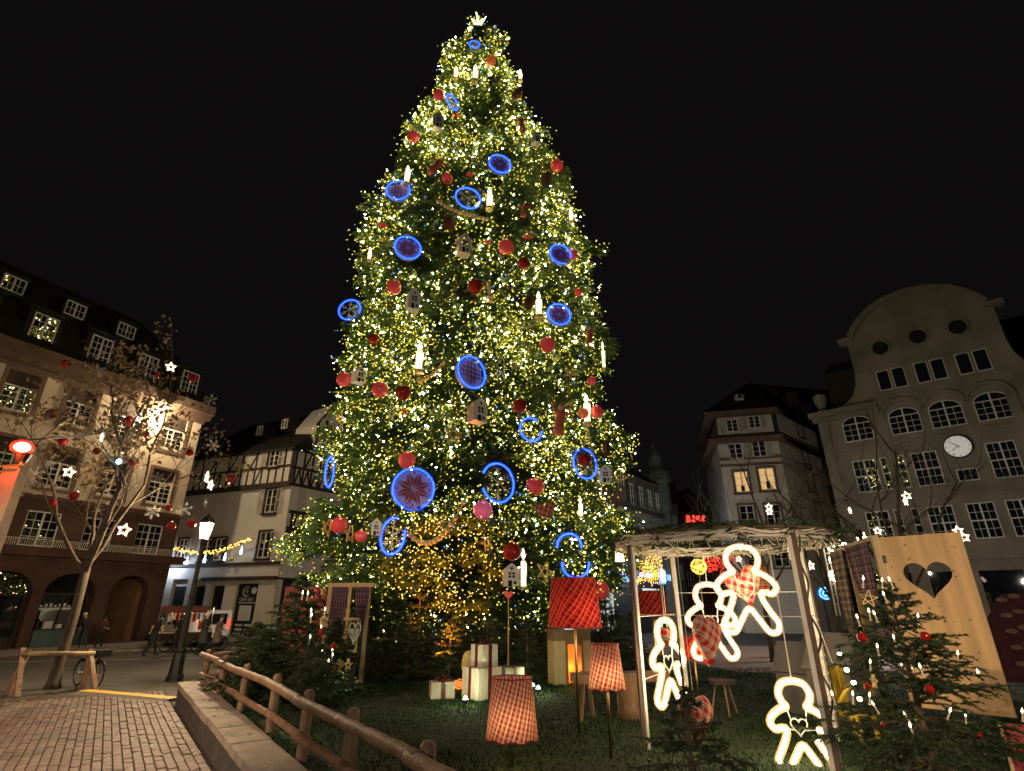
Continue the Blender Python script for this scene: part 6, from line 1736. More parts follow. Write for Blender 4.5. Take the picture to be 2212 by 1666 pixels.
# ================================================================== FIRS OF THE LEFT CORNER, CANDLES
FA = fir_parts(2.5, 1.25, 7, 16, 8, 10, 150, .06, .009, .03)
FB = fir_parts(1.25, .95, 9, 10, 8, 9, 150, .055, .008, .06)
fir(Vector((-4.75, 12.9, LZ)), FA, 'dark tall fir with little candle lights behind the log fence at the left', .4)
fir(Vector((-4.2, 14.0, LZ)), FA, 'dark fir right behind the tall candle fir, in front of the window display', 2.0, .62)
fir(Vector((-5.35, 12.6, LZ)), FB, 'low bushy fir with branches over the log fence at the left', 1.0, 1.05)
fir(Vector((-3.95, 12.0, LZ)), FB, 'low dark fir on the lawn right of the tall candle fir', 2.4, .9)
fir(Vector((-5.9, 13.6, LZ)), FB, 'bushy fir by the far end of the log fence', 3.3, 1.2)
CM = {}
def tree_candle(p, label, grp, h=.14, tilt=(0, 0), k=1.):
    if 'c' not in CM:
        CM['c'] = MB().lathe([(.012, 0), (.012, .10), (.001, .102)], 8).mesh('candle', M['wood_white'])
        CM['f'] = MB().lathe([(.001, .1), (.013, .118), (.009, .14), (.001, .165)], 8).mesh('flame', em('tree_candle_flame', (1, .82, .45), 14))
        CM['p'] = MB().lathe([(.02, -.012), (.022, 0)], 8).mesh('clip', M['gold'])
    o = empty('tree_candle', p - Vector((0, 0, .12*k)), 0, label, 'candle light', grp, rot=(tilt[0], tilt[1], 0)); o.scale = (k,)*3
    link('candle', CM['c'], o); link('flame', CM['f'], o); link('clip', CM['p'], o)
g_ = 'electric candles on the dark fir at the left'
for px, py in ((665, 1282), (654, 1281), (672, 1319), (673, 1329), (702, 1317), (694, 1354), (670, 1376), (696, 1407), (685, 1417), (718, 1403), (718, 1415), (710, 1429)):
    tree_candle(at(px, py, 12.35 + rng.uniform(-.2, .2)), 'electric candle on the dark fir by the window display', g_, k=1.1)
for px, py, lb in ((690, 1277, 'red ball on the tip of the dark left fir beside the red shutter'), (694, 1353+12, 'red ball half way up the dark left fir'), (720, 1396, 'small red ball low on the dark left fir')):
    p = at(px, py, 12.2); o = empty('red_bauble', p, 0, lb, 'bauble', 'red glass balls on the dark left fir'); a, c = ball_mesh('red_gloss', 'red_gloss'); link('ball', a, o).scale = (.06,)*3; link('cap', c, o).scale = (.06,)*3
for px, py, r, yw, lb in ((699, 1277, 9, .9, 'straw star on the dark left fir beside the red ball'), (697, 1343, 11, 1.1, 'straw star in the middle of the dark left fir'), (728, 1440, 14, .4, 'straw star low beside the window display post, left'), (752, 1437, 12, .8, 'straw star low beside the window display post, right')):
    p = at(px, py, 13.2 if px > 720 else 12.1); o = pent_bars(r*ppm(px, py, p.y), .03, .012).build('straw_star', M['straw'], None, False, p, (0, rng.uniform(0, .6), face_cam(p)+yw)); tag(o, lb, 'straw star', 'straw stars at the dark left firs')
def lawn_spot(p, label, pw=3., aim=None, size=.05, col=(.8, 1, .55)):
    o = empty('lawn_spotlight', p, 0, label, 'spotlight', 'little spotlights stuck in the lawn')
    MB().lathe([(.02, 0), (.015, .05), (size, .06), (size*1.2, .13)], 10).build('housing', M['black_metal'], o)
    MB().lathe([(.001, .135), (size*1.1, .13)], 10).sphere((0, 0, .15), size*.7, 8).build('glass', M['spot_glow'], o)
    lamp('spot_light', (0, 0, .26), pw*5, col, .04, o)
    if aim is not None: lamp('spot_beam', (0, 0, .24), pw*7, (1, .85, .58), .05, o, 70, Vector(aim) - p)
lawn_spot(Vector((at(716, 1467, 14.2).x, 14.2, LZ)), 'lawn spotlight between the dark firs and the window display', 5)

# ================================================================== GIFTS
GD = 12.6
def gift(p, w, d, h, yaw, label, bow_=True):
    o = empty('gift_box', p, yaw, label, 'gift box', 'white wooden gift boxes on the lawn')
    b_ = MB().box(-w/2, w/2, -d/2, d/2, 0, h).build('box', M['wood_white'], o); bv = b_.modifiers.new('Bevel', 'BEVEL'); bv.width = .008; bv.segments = 2
    t = .006; r_ = .045
    MB().box(-r_, r_, -d/2-t, d/2+t, -t*0, h+t).build('ribbon', M['red_ribbon'], o)
    MB().box(-w/2-t*1.3, w/2+t*1.3, -r_, r_, 0, h+t*1.4).build('ribbon', M['red_ribbon'], o)
    if bow_:
        m_ = MB()
        for s_ in (-1, 1): m_.tube([(0, 0, h+.02), (s_*.09, -.03, h+.09), (s_*.15, 0, h+.05), (s_*.07, .03, h+.02), (0, 0, h+.02)], .018, 6); m_.obox((0, 0, h+.02), (s_*.1, -.12, h+.012), .04, .012)
        m_.build('bow', M['red_ribbon'], o)
    return o
def gp(px, py): q = gnd(px, py, LZ); return q
gift(gp(954, 1507), .5, .42, .31, .25, 'small white gift box with dark red ribbon, leftmost on the lawn')
p = gp(1040, 1508); gift(p, .62, .6, .60, .66, 'large white gift box carrying another box, beside the red plaid lampshade', False)
gift(p + Vector((.04, .05, .60)), .43, .42, .43, .72, 'white gift box stacked on the large one', True)
gift(p + Vector((.62, .75, 0)), .5, .4, .52, .5, 'white gift box half hidden behind the stacked pair', False)
o = empty('straw_ball', p + Vector((-.32, .42, .38+.0)), 0, 'golden straw ball behind the stacked gift boxes', 'straw ball'); o.location.z = LZ+.6
MB().sphere((0, 0, 0), .24, 14, 0, .7, 1.2).build('ball', M['straw'], o, True); MB().tube([(0, 0, -.6), (0, 0, -.2)], .03, 6).build('stem', M['straw'], o)
o = empty('orange_light_coil', gp(994, 1493), 0, 'orange glowing coil of light string between two gift boxes', 'light string')
m_ = MB(); m_.tube([(.2*math.cos(k*.9)*(1-k*.01), .12*math.sin(k*.9), .06+.004*k+.03*math.sin(k*2.1)) for k in range(40)], .012, 5); m_.build('wire', em('orange_wire', (1, .28, .05), 1.0), o)
lawn_spot(gp(1005, 1527), 'lawn spotlight in front of the small gift box, shining at the boxes', 3.0, p + Vector((0, 0, .5)))
lawn_spot(gp(1163, 1502), 'lawn spotlight right of the gift boxes, right one of a close pair', 2.5)
lawn_spot(gp(1151, 1496), 'lawn spotlight right of the gift boxes, left one of a close pair', 2.5)

# ================================================================== FLOOR LAMPS ON THE LAWN
def shade(par, r0, r1, z0, z1, mat, square=False, off=(0, 0)):
    n = 40
    def fn(u, v):
        a = 2*PI*u; r_ = r0+(r1-r0)*v
        if square:
            c, s_ = math.cos(a), math.sin(a); q = (abs(c)**5+abs(s_)**5)**(-.2); return (off[0]+r_*q*c, off[1]+r_*q*s_, z0+(z1-z0)*v)
        sag = .012*math.cos(8*a)*(1 if v < .02 else 0)
        return (off[0]+r_*math.cos(a), off[1]+r_*math.sin(a), z0+(z1-z0)*v+sag)
    m_ = MB(); m_.grid(fn, n, 6)
    k = 2*PI*(r0+r1)/2
    m_.uv = [[(u*k, v*(z1-z0)) for u, v in q] for q in m_.uv]
    s_ = m_.build('lamp_shade', mat, par, not square or True)
    MB().tube([fn(i/n, 1) for i in range(n)], .009, 5, 0, True).build('rim', M['red_board'], s_); MB().tube([fn(i/n, 0) for i in range(n)], .009, 5, 0, True).build('rim', M['red_board'], s_)
    return s_
def floor_lamp(p, zs0, zs1, r0, r1, label, mat, square=False, pw=14, col=(1, .72, .4), yaw=0, bulb='bulb_hot', br=.03):
    o = empty('floor_lamp', p, yaw, label, 'floor lamp', 'plaid floor lamps on the lawn')
    MB().tube([(0, 0, 0), (0, 0, zs1-.12)], .022, 10).build('pole', M['brass'], o, True)
    shade(o, r0, r1, zs0, zs1, mat, square)
    m_ = MB()
    for k in range(3): a = 2*PI*k/3; m_.tube([(0, 0, zs1-.13), (r1*.98*math.cos(a), r1*.98*math.sin(a), zs1-.03)], .006, 4)
    m_.build('shade_carrier', M['brass'], o)
    MB().sphere((0, -.06, zs0+(zs1-zs0)*.28), br, 10).build('bulb', M[bulb], o, True)
    lamp('bulb_light', (0, -.12, zs0+(zs1-zs0)*.35), pw, col, .05, o)
floor_lamp(Vector((0, 7.9, LZ)), .31, .98, .33, .26, 'short floor lamp with red and white plaid shade, nearest to the gift boxes', M['plaid_shade'], pw=1.7)
floor_lamp(Vector((1.04, 9.67, LZ)), 1.51, 2.27, .365, .31, 'tallest floor lamp with deep red square plaid shade glowing orange', M['plaid_red_shade'], True, 4, (1, .4, .1), .5)
floor_lamp(Vector((1.30, 8.3, LZ)), .8, 1.35, .25, .19, 'middle floor lamp with red and white plaid shade, right of the fireplace', M['plaid_shade'], pw=1.1)
p = Vector((at(1410, 1331, 12.2).x, 12.2, LZ)); floor_lamp(p, at(1400, 1331, 12.2).z-LZ, at(1400, 1277, 12.2).z-LZ, .31, .26, 'unlit floor lamp with dark red square plaid shade behind the round frame', M['plaid_red_shade'], True, .3, (1, .5, .2), .9, 'bulb_dim')
p = Vector((at(1500, 1420, 11.3).x, 11.3, LZ)); floor_lamp(p, at(1500, 1424, 11.3).z-LZ, at(1500, 1376, 11.3).z-LZ, .26, .2, 'low floor lamp with shade glowing orange, behind the hanging plaid heart', M['plaid_red_shade'], False, 5, (1, .35, .08), .2, 'bulb_orange')

# ================================================================== FIREPLACE, BENCH, STOOL
fp_ = Vector((at(1232, 1474, 15.2).x, 15.2, LZ)); fo = empty('fireplace', fp_, .28, 'mock wooden fireplace with glowing orange back on the lawn', 'fireplace')
w, h, d = 1.0, 1.18, .5
for x0, x1 in ((-w/2, -w/2+.3), (w/2-.22, w/2)): MB().box(x0, x1, -d/2, d/2, 0, h-.2).build('side_panel', M['wood_pale'], fo)
MB().box(-w/2, w/2, -d/2, d/2, h-.2, h).box(-w/2-.05, w/2+.05, -d/2-.06, d/2+.06, h, h+.06).build('mantel', M['wood_brown'], fo)
MB().box(-w/2+.3, w/2-.22, .05, .1, 0, h-.2).build('glowing_back', M['fire_glow'], fo)
MB().box(-w/2+.3, -w/2+.36, -d/2-.02, .05, 0, h-.2).box(w/2-.28, w/2-.22, -d/2-.02, .05, 0, h-.2).box(-w/2+.36, w/2-.28, -d/2-.02, .0, h-.28, h-.2).build('opening_trim', M['wood_brown'], fo)
lamp('fire_light', (.05, -.08, .35), 14, (1, .35, .06), .1, fo)
MB().box(-.1, .12, -.12, .05, h+.06, h+.2).build('mantel_light', M['sign_white'], fo)
for k, (a, e, r_) in enumerate((((-.05, -.55, .06), (.5, -.5, .07), .06), ((.0, -.42, .08), (.52, -.35, .3), .07), ((.12, -.5, .17), (.55, -.62, .12), .06), ((-.08, -.68, .05), (.3, -.75, .05), .055), ((.06, -.46, .3), (.32, -.55, .12), .05))):
    o = empty('firewood_log', fp_, .28, 'split log of the small heap before the fireplace, %s' % ['lowest at the back', 'leaning against the right jamb', 'lying across the middle', 'front left on the grass', 'steep one at the left'][k], 'log', 'firewood logs before the fireplace')
    MB().tube([a, e], [r_, r_*.9], 8).build('wood', M['wood_brown'], o); d_ = (Vector(e)-Vector(a)).normalized(); MB().tube([Vector(a)-d_*.006, Vector(a)+d_*.002], r_*.9, 8).build('cut_face', M['wood_pale'], o)
bp = Vector((at(1362, 1556, 10.9).x, 10.9, LZ)); o = empty('rustic_bench', bp, .15, 'rustic bench, thick plank on a tree stump, behind the left post of the frame', 'bench')
MB().obox((-1.0, 0, .64), (.75, .1, .64), .42, .14).build('seat', M['wood_brown'], o); MB().lathe([(.24, 0), (.21, .15), (.2, .57)], 14).build('leg', M['wood_brown'], o, True)
for a, e in (((-.85, -.1, .57), (-.95, -.2, 0)), ((-.7, .12, .57), (-.6, .22, 0))): MB().obox(a, e, .05, .05).build('leg', M['wood_brown'], o)
sp = Vector((at(1568, 1535, 11.2).x, 11.2, LZ)); o = empty('wooden_stool', sp, 0, 'dark wooden stool with splayed legs inside the round frame', 'stool')
MB().lathe([(.001, .5), (.24, .5), (.24, .56), (.001, .56)], 16).build('seat', M['wood_dark'], o)
for k in range(3): a = 2*PI*k/3+.4; MB().tube([(.12*math.cos(a), .12*math.sin(a), .5), (.26*math.cos(a), .26*math.sin(a), 0)], .018, 6).build('leg', M['wood_brown'], o)

# ================================================================== ROUND FRAME WITH NEON GINGERBREAD MEN
RC = Vector((3.42, 9.1, LZ)); RZ = 2.85; RR = 1.68
ga_ = empty('round_frame', RC, 0, 'round white steel frame roofed with a ring of white cables and fir garland', 'garden frame')
for (x, y) in ((1.88, 8.72), (3.77, 7.47), (4.82, 9.25), (3.09, 10.75)):
    q = Vector((x, y, 0)) - Vector((RC.x, RC.y, 0)); rdl = q.normalized(); tg = Vector((-rdl.y, rdl.x, 0))
    MB().box(-.03, .03, -.03, .03, 0, RZ).build('post', M['white_metal'], ga_, loc=q, rot=(0, 0, math.atan2(rdl.y, rdl.x)+.5))
    MB().box(.031, .085, -.03, .0, 0, RZ).build('post_back', M['brown_trim'], ga_, loc=q, rot=(0, 0, math.atan2(rdl.y, rdl.x)+.5))
for k, (r_, z, th) in enumerate(((RR, RZ, .022), (RR, RZ-.12, .018), (RR-.28, RZ-.02, .02))):
    MB().tube([(r_*math.cos(a), r_*math.sin(a), z) for a in [2*PI*j/56 for j in range(56)]], th, 6, 0, True).build('hoop', M['white_metal'] if k else M['brown_trim'], ga_, True)
R_ = random.Random(8)
for k in range(26):
    r_ = RR - R_.uniform(-.02, .5); z = RZ - .02 - R_.uniform(.0, .1); ph = R_.uniform(0, 6)
    MB().tube([((r_+.05*math.sin(5*a+ph))*math.cos(a), (r_+.05*math.sin(5*a+ph))*math.sin(a), z+.035*math.sin(7*a+ph)+.015*math.sin(17*a)) for a in [2*PI*j/70 for j in range(70)]], R_.uniform(.007, .011), 5, 0, True).build('cable', M['cable_white'], ga_, True)
m_ = MB()
for k in range(430):
    a = R_.uniform(0, 2*PI); r_ = RR - R_.uniform(-.03, .5); z = RZ - R_.uniform(0, .14); d_ = Vector((R_.gauss(0, 1), R_.gauss(0, 1), R_.gauss(-.9, .6))).normalized()
    p = Vector((r_*math.cos(a), r_*math.sin(a), z)); m_.tube([p, p+d_*R_.uniform(.06, .16)], .007, 4)
m_.build('cable_ends', M['cable_white'], ga_)['kind'] = 'stuff'
segs = []
for k in range(330):
    a = R_.uniform(0, 2*PI); r_ = RR + R_.uniform(-.45, .06); z = RZ + (R_.uniform(.0, .1) if R_.random() < .55 else R_.uniform(-.14, 0)); p = Vector((r_*math.cos(a), r_*math.sin(a), z))
    e = p + Vector((-math.sin(a)*R_.choice((-1, 1))+R_.gauss(0, .35), math.cos(a)*R_.choice((-1, 1))+R_.gauss(0, .35), R_.uniform(-.4, .35))).normalized()*R_.uniform(.14, .32)
    segs.append((tuple(p), tuple(e)))
    for s_ in (-1, 1):
        mm = p.lerp(e, .45); segs.append((tuple(mm), tuple(mm + ((e-p)*.4 + Vector((R_.gauss(0, .1), R_.gauss(0, .1), R_.gauss(0, .05)))))))
V, Fc = needle_brush(segs, 210, .045, .006, 3)
link('fir_garland', nmesh('fir_garland', V, Fc, M['fir']), ga_)
for z, pr in ((1.72, (0, 1)), (1.7, (1, 2)), (1.69, (0, 3)), (.85, (0, 3)), (2.05, (2, 3))):
    PP = [(1.88, 8.72), (3.77, 7.47), (4.82, 9.25), (3.09, 10.75)]
    A, B_ = [Vector((PP[i][0]-RC.x, PP[i][1]-RC.y, z)) for i in pr]; MB().tube([A, B_], .006, 4).build('wire', M['white_metal'], ga_)
# light rope wound round the right posts
for (x, y) in ((4.82, 9.25),):
    q = Vector((x-RC.x, y-RC.y, 0)); MB().tube([q+Vector((.05*math.cos(k*.9), .05*math.sin(k*.9), .02+k*.018)) for k in range(95)], .007, 4).build('rope', M['cable_white'], ga_)
q = Vector((3.77-RC.x+.1, 7.47-RC.y, 0)); MB().tube([q+Vector((.04*math.sin(k*.7), .03*math.cos(k*.5), RZ+.05-k*.07)) for k in range(40)], .014, 5).build('power_cable', M['black_metal'], ga_)

def gingerbread(px, py0, py1, Y, yaw, label, roll=0., gap=None, wfac=1.):
    h = (py1-py0)*vlen(Y, (py0+py1)/2); p = at(px, py1, Y)
    o = empty('gingerbread_man', p, 0, label, 'neon gingerbread man', 'neon gingerbread men in the round frame', rot=(0, roll, face_cam(p)+yaw))
    c = gb_curve(h, 5); n = len(c)
    for q in c: q.x *= wfac
    if gap:
        i0, i1 = int(gap[0]*n), int(gap[1]*n); c2 = [c[(i1+k) % n] for k in range((i0-i1) % n)]
        MB().tube(c2, .05, 10).build('sleeve', M['warm_sleeve'], MB().tube(c2, .024, 8).build('neon_tube', M['neon'], o, True), True)
    else: MB().tube(c, .05, 10, 0, True).build('sleeve', M['warm_sleeve'], MB().tube(c, .024, 8, 0, True).build('neon_tube', M['neon'], o, True), True)  # thick outer tube is the warm halo, added as a glowing shell
    hp = [(x*wfac, .0, z+h*.45) for x, z in heart2d(h*.2, h*.2, 24)]
    m_ = MB(); m_.tube(hp, .009, 6, 0, True)
    for a, e in (((-.09, .52), (-.12, .68)), ((.09, .52), (.12, .68)), ((-.07, .42), (-.23, .44)), ((.07, .42), (.23, .44))):
        m_.tube([(a[0]*h*wfac, 0, a[1]*h), (e[0]*h*wfac, 0, e[1]*h)], .007, 5)
    m_.build('heart_bracket', M['white_metal'], o, True)
    pt_ = Vector((p.x, p.y, p.z + h)); a = math.atan2(Y-RC.y, p.x-RC.x)
    MB().tube([(0, 0, h*.985), (.012, .01, (h+ (LZ+RZ-.2-p.z))/2), (0, 0, LZ+RZ-.2-p.z)], .008, 5).build('cable', M['cable_white'], o)
    lamp('neon_fill', (0, .0, h*.62), 26, (1, .78, .48), .3, o)
    return o
gingerbread(1453, 1337, 1519, 8.7, .95, 'small neon gingerbread man at the left, half behind the fir tip')
gingerbread(1547, 1260, 1420, 9.7, .25, 'neon gingerbread man in the middle, partly behind a hanging plaid heart')
gingerbread(1626, 1178, 1364, 8.9, .1, 'highest neon gingerbread man with plaid hearts hanging behind it')
gingerbread(1743, 1468, 1662, 8.0, .15, 'lowest neon gingerbread man at the right, crossed by the frame post', 0, (.28, .33))
def hang_heart(px, py0, py1, Y, w, yaw, tilt, label):
    h = (py1-py0)*vlen(Y, (py0+py1)/2); p = at(px, (py0+py1)/2, Y)
    o = puffy_heart('plaid_heart', p, w, h, .26, M['plaid_heart'], (0, tilt, face_cam(p)+yaw), label, 'heart', 'stuffed plaid hearts in the round frame')
    s_ = MB().tube([(0, 0, h*.4), (0, 0, LZ+RZ-.25-p.z)], .004, 4).build('cord', M['cable_white'], o); s_.rotation_euler = (0, -tilt, 0)
hang_heart(1528, 1328, 1440, 8.3, .6, 1.02, .1, 'large stuffed plaid heart hanging before the middle gingerbread man')
hang_heart(1610, 1222, 1316, 9.5, .6, -.3, -.22, 'stuffed plaid heart behind the highest gingerbread man, left one')
hang_heart(1642, 1220, 1290, 10.0, .55, .8, -.5, 'stuffed plaid heart behind the highest gingerbread man, right one')
hang_heart(1503, 1500, 1612, 8.0, .6, .85, .1, 'stuffed plaid heart hanging lowest, beside the fir trunk')
hang_heart(1443, 1356, 1396, 10.3, .25, .6, 0, 'small distant plaid heart seen through the left gingerbread man')
p = at(1708, 1195, 8.6); o = empty('power_adapter', p, 0, 'white power adapter on the cable above the lowest gingerbread man', 'power adapter')
MB().box(-.02, .02, -.02, .02, -.1, .1).build('case', M['white_metal'], o); MB().tube([(0, 0, .1), (0, 0, LZ+RZ-.2-p.z)], .006, 4).tube([(0, 0, -.1), (.1, -.2, -1.0), (.12, -.35, -1.5)], .006, 4).build('cable', M['cable_white'], o)

# ================================================================== FOREGROUND FIRS AT THE RIGHT
FG = fir_parts(2.2, .68, 21, 6, 5, 10, 380, .04, .0048, .12, .42, thin=.6, ztop=.52)
fir(Vector((1.73, 6.1, LZ)), FG, 'slender fir in front of the left gingerbread man, its needles lit by the neon', .6, .93)
fir(Vector((2.75, 5.6, LZ-.3)), FG, 'low fir at the lower right before the lowest gingerbread man', 2.2, .5)
fir(Vector((1.2, 5.2, LZ-.2)), FG, 'low fir tip at the lower edge left of the slender fir', 4.1, .42)
FRt = fir_parts(2.15, 1.35, 33, 15, 7, 11, 230, .042, .006, .05, .36)
fir(Vector((4.5, 6.8, LZ)), FRt, 'large fir with candles and red balls in front of the heart shutter', 1.2, 1.0)
fir(Vector((6.2, 6.3, LZ)), FRt, 'fir at the right edge beside the heart shutter', 3.0, .85)
fir(Vector((3.75, 5.4, LZ-.1)), FRt, 'low fir at the lower right corner in front of the large candle fir', 5.0, .42)
g_ = 'electric candles on the large fir at the right'
for px, py in ((1860, 1250), (1902, 1253), (1925, 1252), (1911, 1283), (1876, 1320), (1891, 1325), (1853, 1333), (1979, 1330), (1930, 1377), (1894, 1396), (1876, 1430), (2064, 1411), (1989, 1440), (2115, 1452), (1874, 1501), (1839, 1499), (1893, 1520), (2041, 1532), (2081, 1544), (1963, 1544), (1968, 1569), (2203, 1536), (1800, 1500)):
    tree_candle(at(px, py, rng.uniform(6.0, 6.6)), 'electric candle on the large fir before the heart shutter', g_, tilt=(rng.uniform(-.2, .2), rng.uniform(-.5, .5)), k=.72)
for px, py, r, lb in ((1862, 1377, 10, 'dark red glass ball beside the ochre curtain on the right fir'), (1998, 1375, 10, 'red glass ball on the right fir before the shutter'), (1874, 1483, 7, 'small red glass ball low left on the right fir'), (2008, 1489, 10, 'red glass ball low on the right fir'), (1908, 1565, 5, 'tiny red light ball near the foot of the right fir'), (2117, 1589, 5, 'tiny red light ball at the lower right of the fir')):
    p = at(px, py, 6.1); o = empty('red_bauble', p, 0, lb, 'bauble', 'red glass balls on the right fir'); a, c = ball_mesh('red_gloss', 'red_gloss'); R_ = r*ppm(px, py, 6.1); link('ball', a, o).scale = (R_,)*3; link('cap', c, o).scale = (R_,)*3
for px, py, r, yw, lb in ((1876, 1293, 18, .2, 'straw star with a red ball at the top of the right fir'), (1888, 1473, 14, 1.2, 'straw star seen edge on in the right fir'), (1222, 0, 0, 0, '')):
    if r: p = at(px, py, 6.2); tag(pent_bars(r*ppm(px, py, 6.2), .014, .008).build('straw_star', M['straw'], None, False, p, (0, .2, face_cam(p)+yw)), lb, 'straw star', 'straw stars on the right fir')

# ================================================================== WINDOW DISPLAY RIGHT WITH HEART SHUTTER
wr = empty('window_display', Vector((6.14, 9.33, LZ)), math.atan2(.95, .3), 'tall wooden window frame with plaid curtains and open pine shutter with heart cutout', 'window display')
H_ = 2.86
for x in (0, 1.75, 2.7): MB().box(x-.05, x+.05, -.05, .05, 0, H_).build('post', M['wood_pale'], wr)
MB().box(-.05, 2.75, -.05, .05, H_, H_+.08).build('lintel', M['wood_pale'], wr)
curtain(wr, .12, 1.55, 1.2, H_, M['plaid_purple'], (1.35, .35), 0, 8, .1, .05)
curtain(wr, 1.85, 2.9, .5, H_, M['plaid_ochre'], (.9, 2.3), 0, 8, .1, .05)
sh = empty('shutter_mount', (0, 0, 0)); sh.name = 'heart_shutter'; sh.parent = wr
ang_ = math.atan2(8.5-9.3, 6.92-6.16) - math.atan2(.95, .3); sh.rotation_euler = (0, 0, ang_)
W_, z0, z1 = 1.16, .42, 2.9
hc = (.6, 2.2); ho = [(x+hc[0], z+hc[1]) for x, z in heart2d(.64, .56, 32)]
# plate with a heart hole: outline points paired by angle
def rect_pt(a):
    c, s_ = math.cos(a), math.sin(a); ts = []
    if c > 1e-6: ts.append((W_-hc[0])/c)
    if c < -1e-6: ts.append((.02-hc[0])/c)
    if s_ > 1e-6: ts.append((z1-hc[1])/s_)
    if s_ < -1e-6: ts.append((z0-hc[1])/s_)
    t = min(ts); return (hc[0]+c*t, hc[1]+s_*t)
angs = sorted([math.atan2(z-hc[1], x-hc[0]) for x, z in ho] + [math.atan2(z-hc[1], x-hc[0]) for x, z in ((.02, z0), (W_, z0), (W_, z1), (.02, z1))])
def heart_pt(a):
    best = None
    n = len(ho)
    d_ = Vector((math.cos(a), math.sin(a)))
    for i in range(n):
        p_, q_ = Vector(ho[i])-Vector(hc), Vector(ho[(i+1) % n])-Vector(hc); e = q_-p_
        den = d_.x*e.y - d_.y*e.x
        if abs(den) < 1e-9: continue
        t = (p_.x*e.y - p_.y*e.x)/den; u = (p_.x*d_.y - p_.y*d_.x)/den
        if t > 0 and -1e-6 <= u <= 1+1e-6: best = t if best is None else max(best, t)
    t = best or .1; return (hc[0]+d_.x*t, hc[1]+d_.y*t)
m_ = MB(); m_.ringplate([rect_pt(a) for a in angs], [heart_pt(a) for a in angs], -.02, .02)
m_.build('panel', pm('knotty_pine', (.55, .355, .17), .5, .2, 1.6, bump=.06, bscale=14, stretch=(5, 5, .35)), sh)
R_ = random.Random(2)
m_ = MB()
for k in range(24):
    x, z = R_.uniform(.06, 1.04), R_.uniform(.5, 2.8)
    if abs(x-hc[0]) < .32 and abs(z-hc[1]) < .3: continue
    r_ = R_.uniform(.006, .016); m_.prism([(x+r_*math.cos(2*PI*j/8), z+r_*1.3*math.sin(2*PI*j/8)) for j in range(8)], -.0215, -.019)
kn = m_.build('wood_knots', M['wood_brown'], sh); kn['kind'] = 'stuff'
for z in (1.0, 2.55): MB().box(-.06, .1, -.03, -.02, z-.06, z+.06).build('hinge', M['chrome'], sh)
rp = empty('red_board', Vector((6.0, 5.4, LZ)), -.5, 'dark red wooden board with a pale edge at the lower right corner', 'board')
rp.location = Vector((at(2157, 1562, 6.6).x, 6.6, LZ)); zt_ = at(2157, 1562, 6.6).z - LZ
MB().box(.02, 1.2, 0, .03, 0, zt_).build('panel', M['red_board'], rp); MB().box(-.01, .02, -.005, .035, 0, zt_).build('edge', M['wood_pale'], rp)
tp_ = empty('patterned_panel', Vector((at(2140, 1400, 13).x, 13, LZ)), -.3, 'dark wine red panel with pale flower ornament behind the heart shutter', 'panel')
zt_ = at(2140, 1285, 13).z - LZ
MB().prism([(0, .3), (1.6, .3), (1.6, zt_+.1), (.5, zt_), (.1, zt_-.5)], 0, .04).build('cloth', pm('wine_cloth', (.045, .008, .014), .9, .3, 5), tp_)
m_ = MB()
for k in range(5):
    z = .7 + k*.32; 
    for s_ in (-1, 1): m_.prism([(.6+s_*.12+.09*math.cos(2*PI*j/10)*1.3, z+.05*math.sin(2*PI*j/10)+s_*.04) for j in range(10)], -.008, -.001)
for z in (.9, 1.7): m_.ringplate([(1.1+.2*math.cos(2*PI*j/14), z+.2*math.sin(2*PI*j/14)) for j in range(14)], [(1.1+.12*math.cos(2*PI*j/14), z+.12*math.sin(2*PI*j/14)) for j in range(14)], -.009, -.001)
m_.build('flower_ornament', pm('faded_print', (.16, .1, .07), .9, .2, 8), tp_)
MB().box(-.03, .0, -.02, .05, 0, zt_).build('post', M['grey_wood'], tp_)

# plywood houses, yellow chair, rope light sign, blue sign, lights in the street
def ply_house(px, py, Y, w, d, h, yaw, label):
    p = Vector((at(px, py, Y).x, Y, at(px, py, Y).z)); p.z = LZ
    o = empty('plywood_house', p, yaw, label, 'toy house', 'grey plywood houses on the lawn')
    MB().prism([(-w/2, 0), (w/2, 0), (w/2, h*.6), (0, h), (-w/2, h*.6)], -d/2, d/2).build('body', M['grey_wood'], o)
    m_ = MB(); m_.obox((-w*.56, 0, h*.58), (0, 0, h*1.02), d*1.1, .03, up=(-.6, 0, .8)); m_.obox((0, 0, h*1.02), (w*.56, 0, h*.58), d*1.1, .03, up=(.6, 0, .8)); m_.build('roof', M['grey_wood'], o)
    MB().lathe([(.001, 0), (.05, 0), (.05, .01), (.001, .01)], 12).build('round_hole', M['dark'], o, loc=(0, -d/2-.002, h*.66), rot=(PI/2, 0, 0))
    MB().box(w*.1, w*.3, -d/2-.015, -d/2, h*.3, h*.42).build('shutter', M['wood_pale'], o)
ply_house(1818, 1470, 10.6, .75, .8, 1.35, .5, 'grey plywood house with round hole, right of the round frame')
ply_house(1742, 1470, 11.4, .7, .8, 1.15, .7, 'grey plywood house behind the lowest gingerbread man')
ply_house(1768, 1470, 13.0, .6, .6, 1.2, -.2, 'pale plywood house between the two grey ones')
yc = empty('yellow_chair', Vector((at(1838, 1510, 9.4).x, 9.4, LZ)), .5, 'bright yellow painted wooden chair with curved back behind the right fir', 'chair')
for k in range(3): MB().box(-.2+k*.14, -.09+k*.14, .16, .19, .3, .95).build('back_slat', M['yellow_paint'], yc)
MB().box(-.24, .24, -.2, .2, .3, .34).build('seat', M['yellow_paint'], yc)
MB().tube([(-.26, -.2, .75), (-.3, .0, .5), (-.26, .1, .3), (-.24, .18, 0)], .03, 6).build('frame', M['yellow_paint'], yc, True)
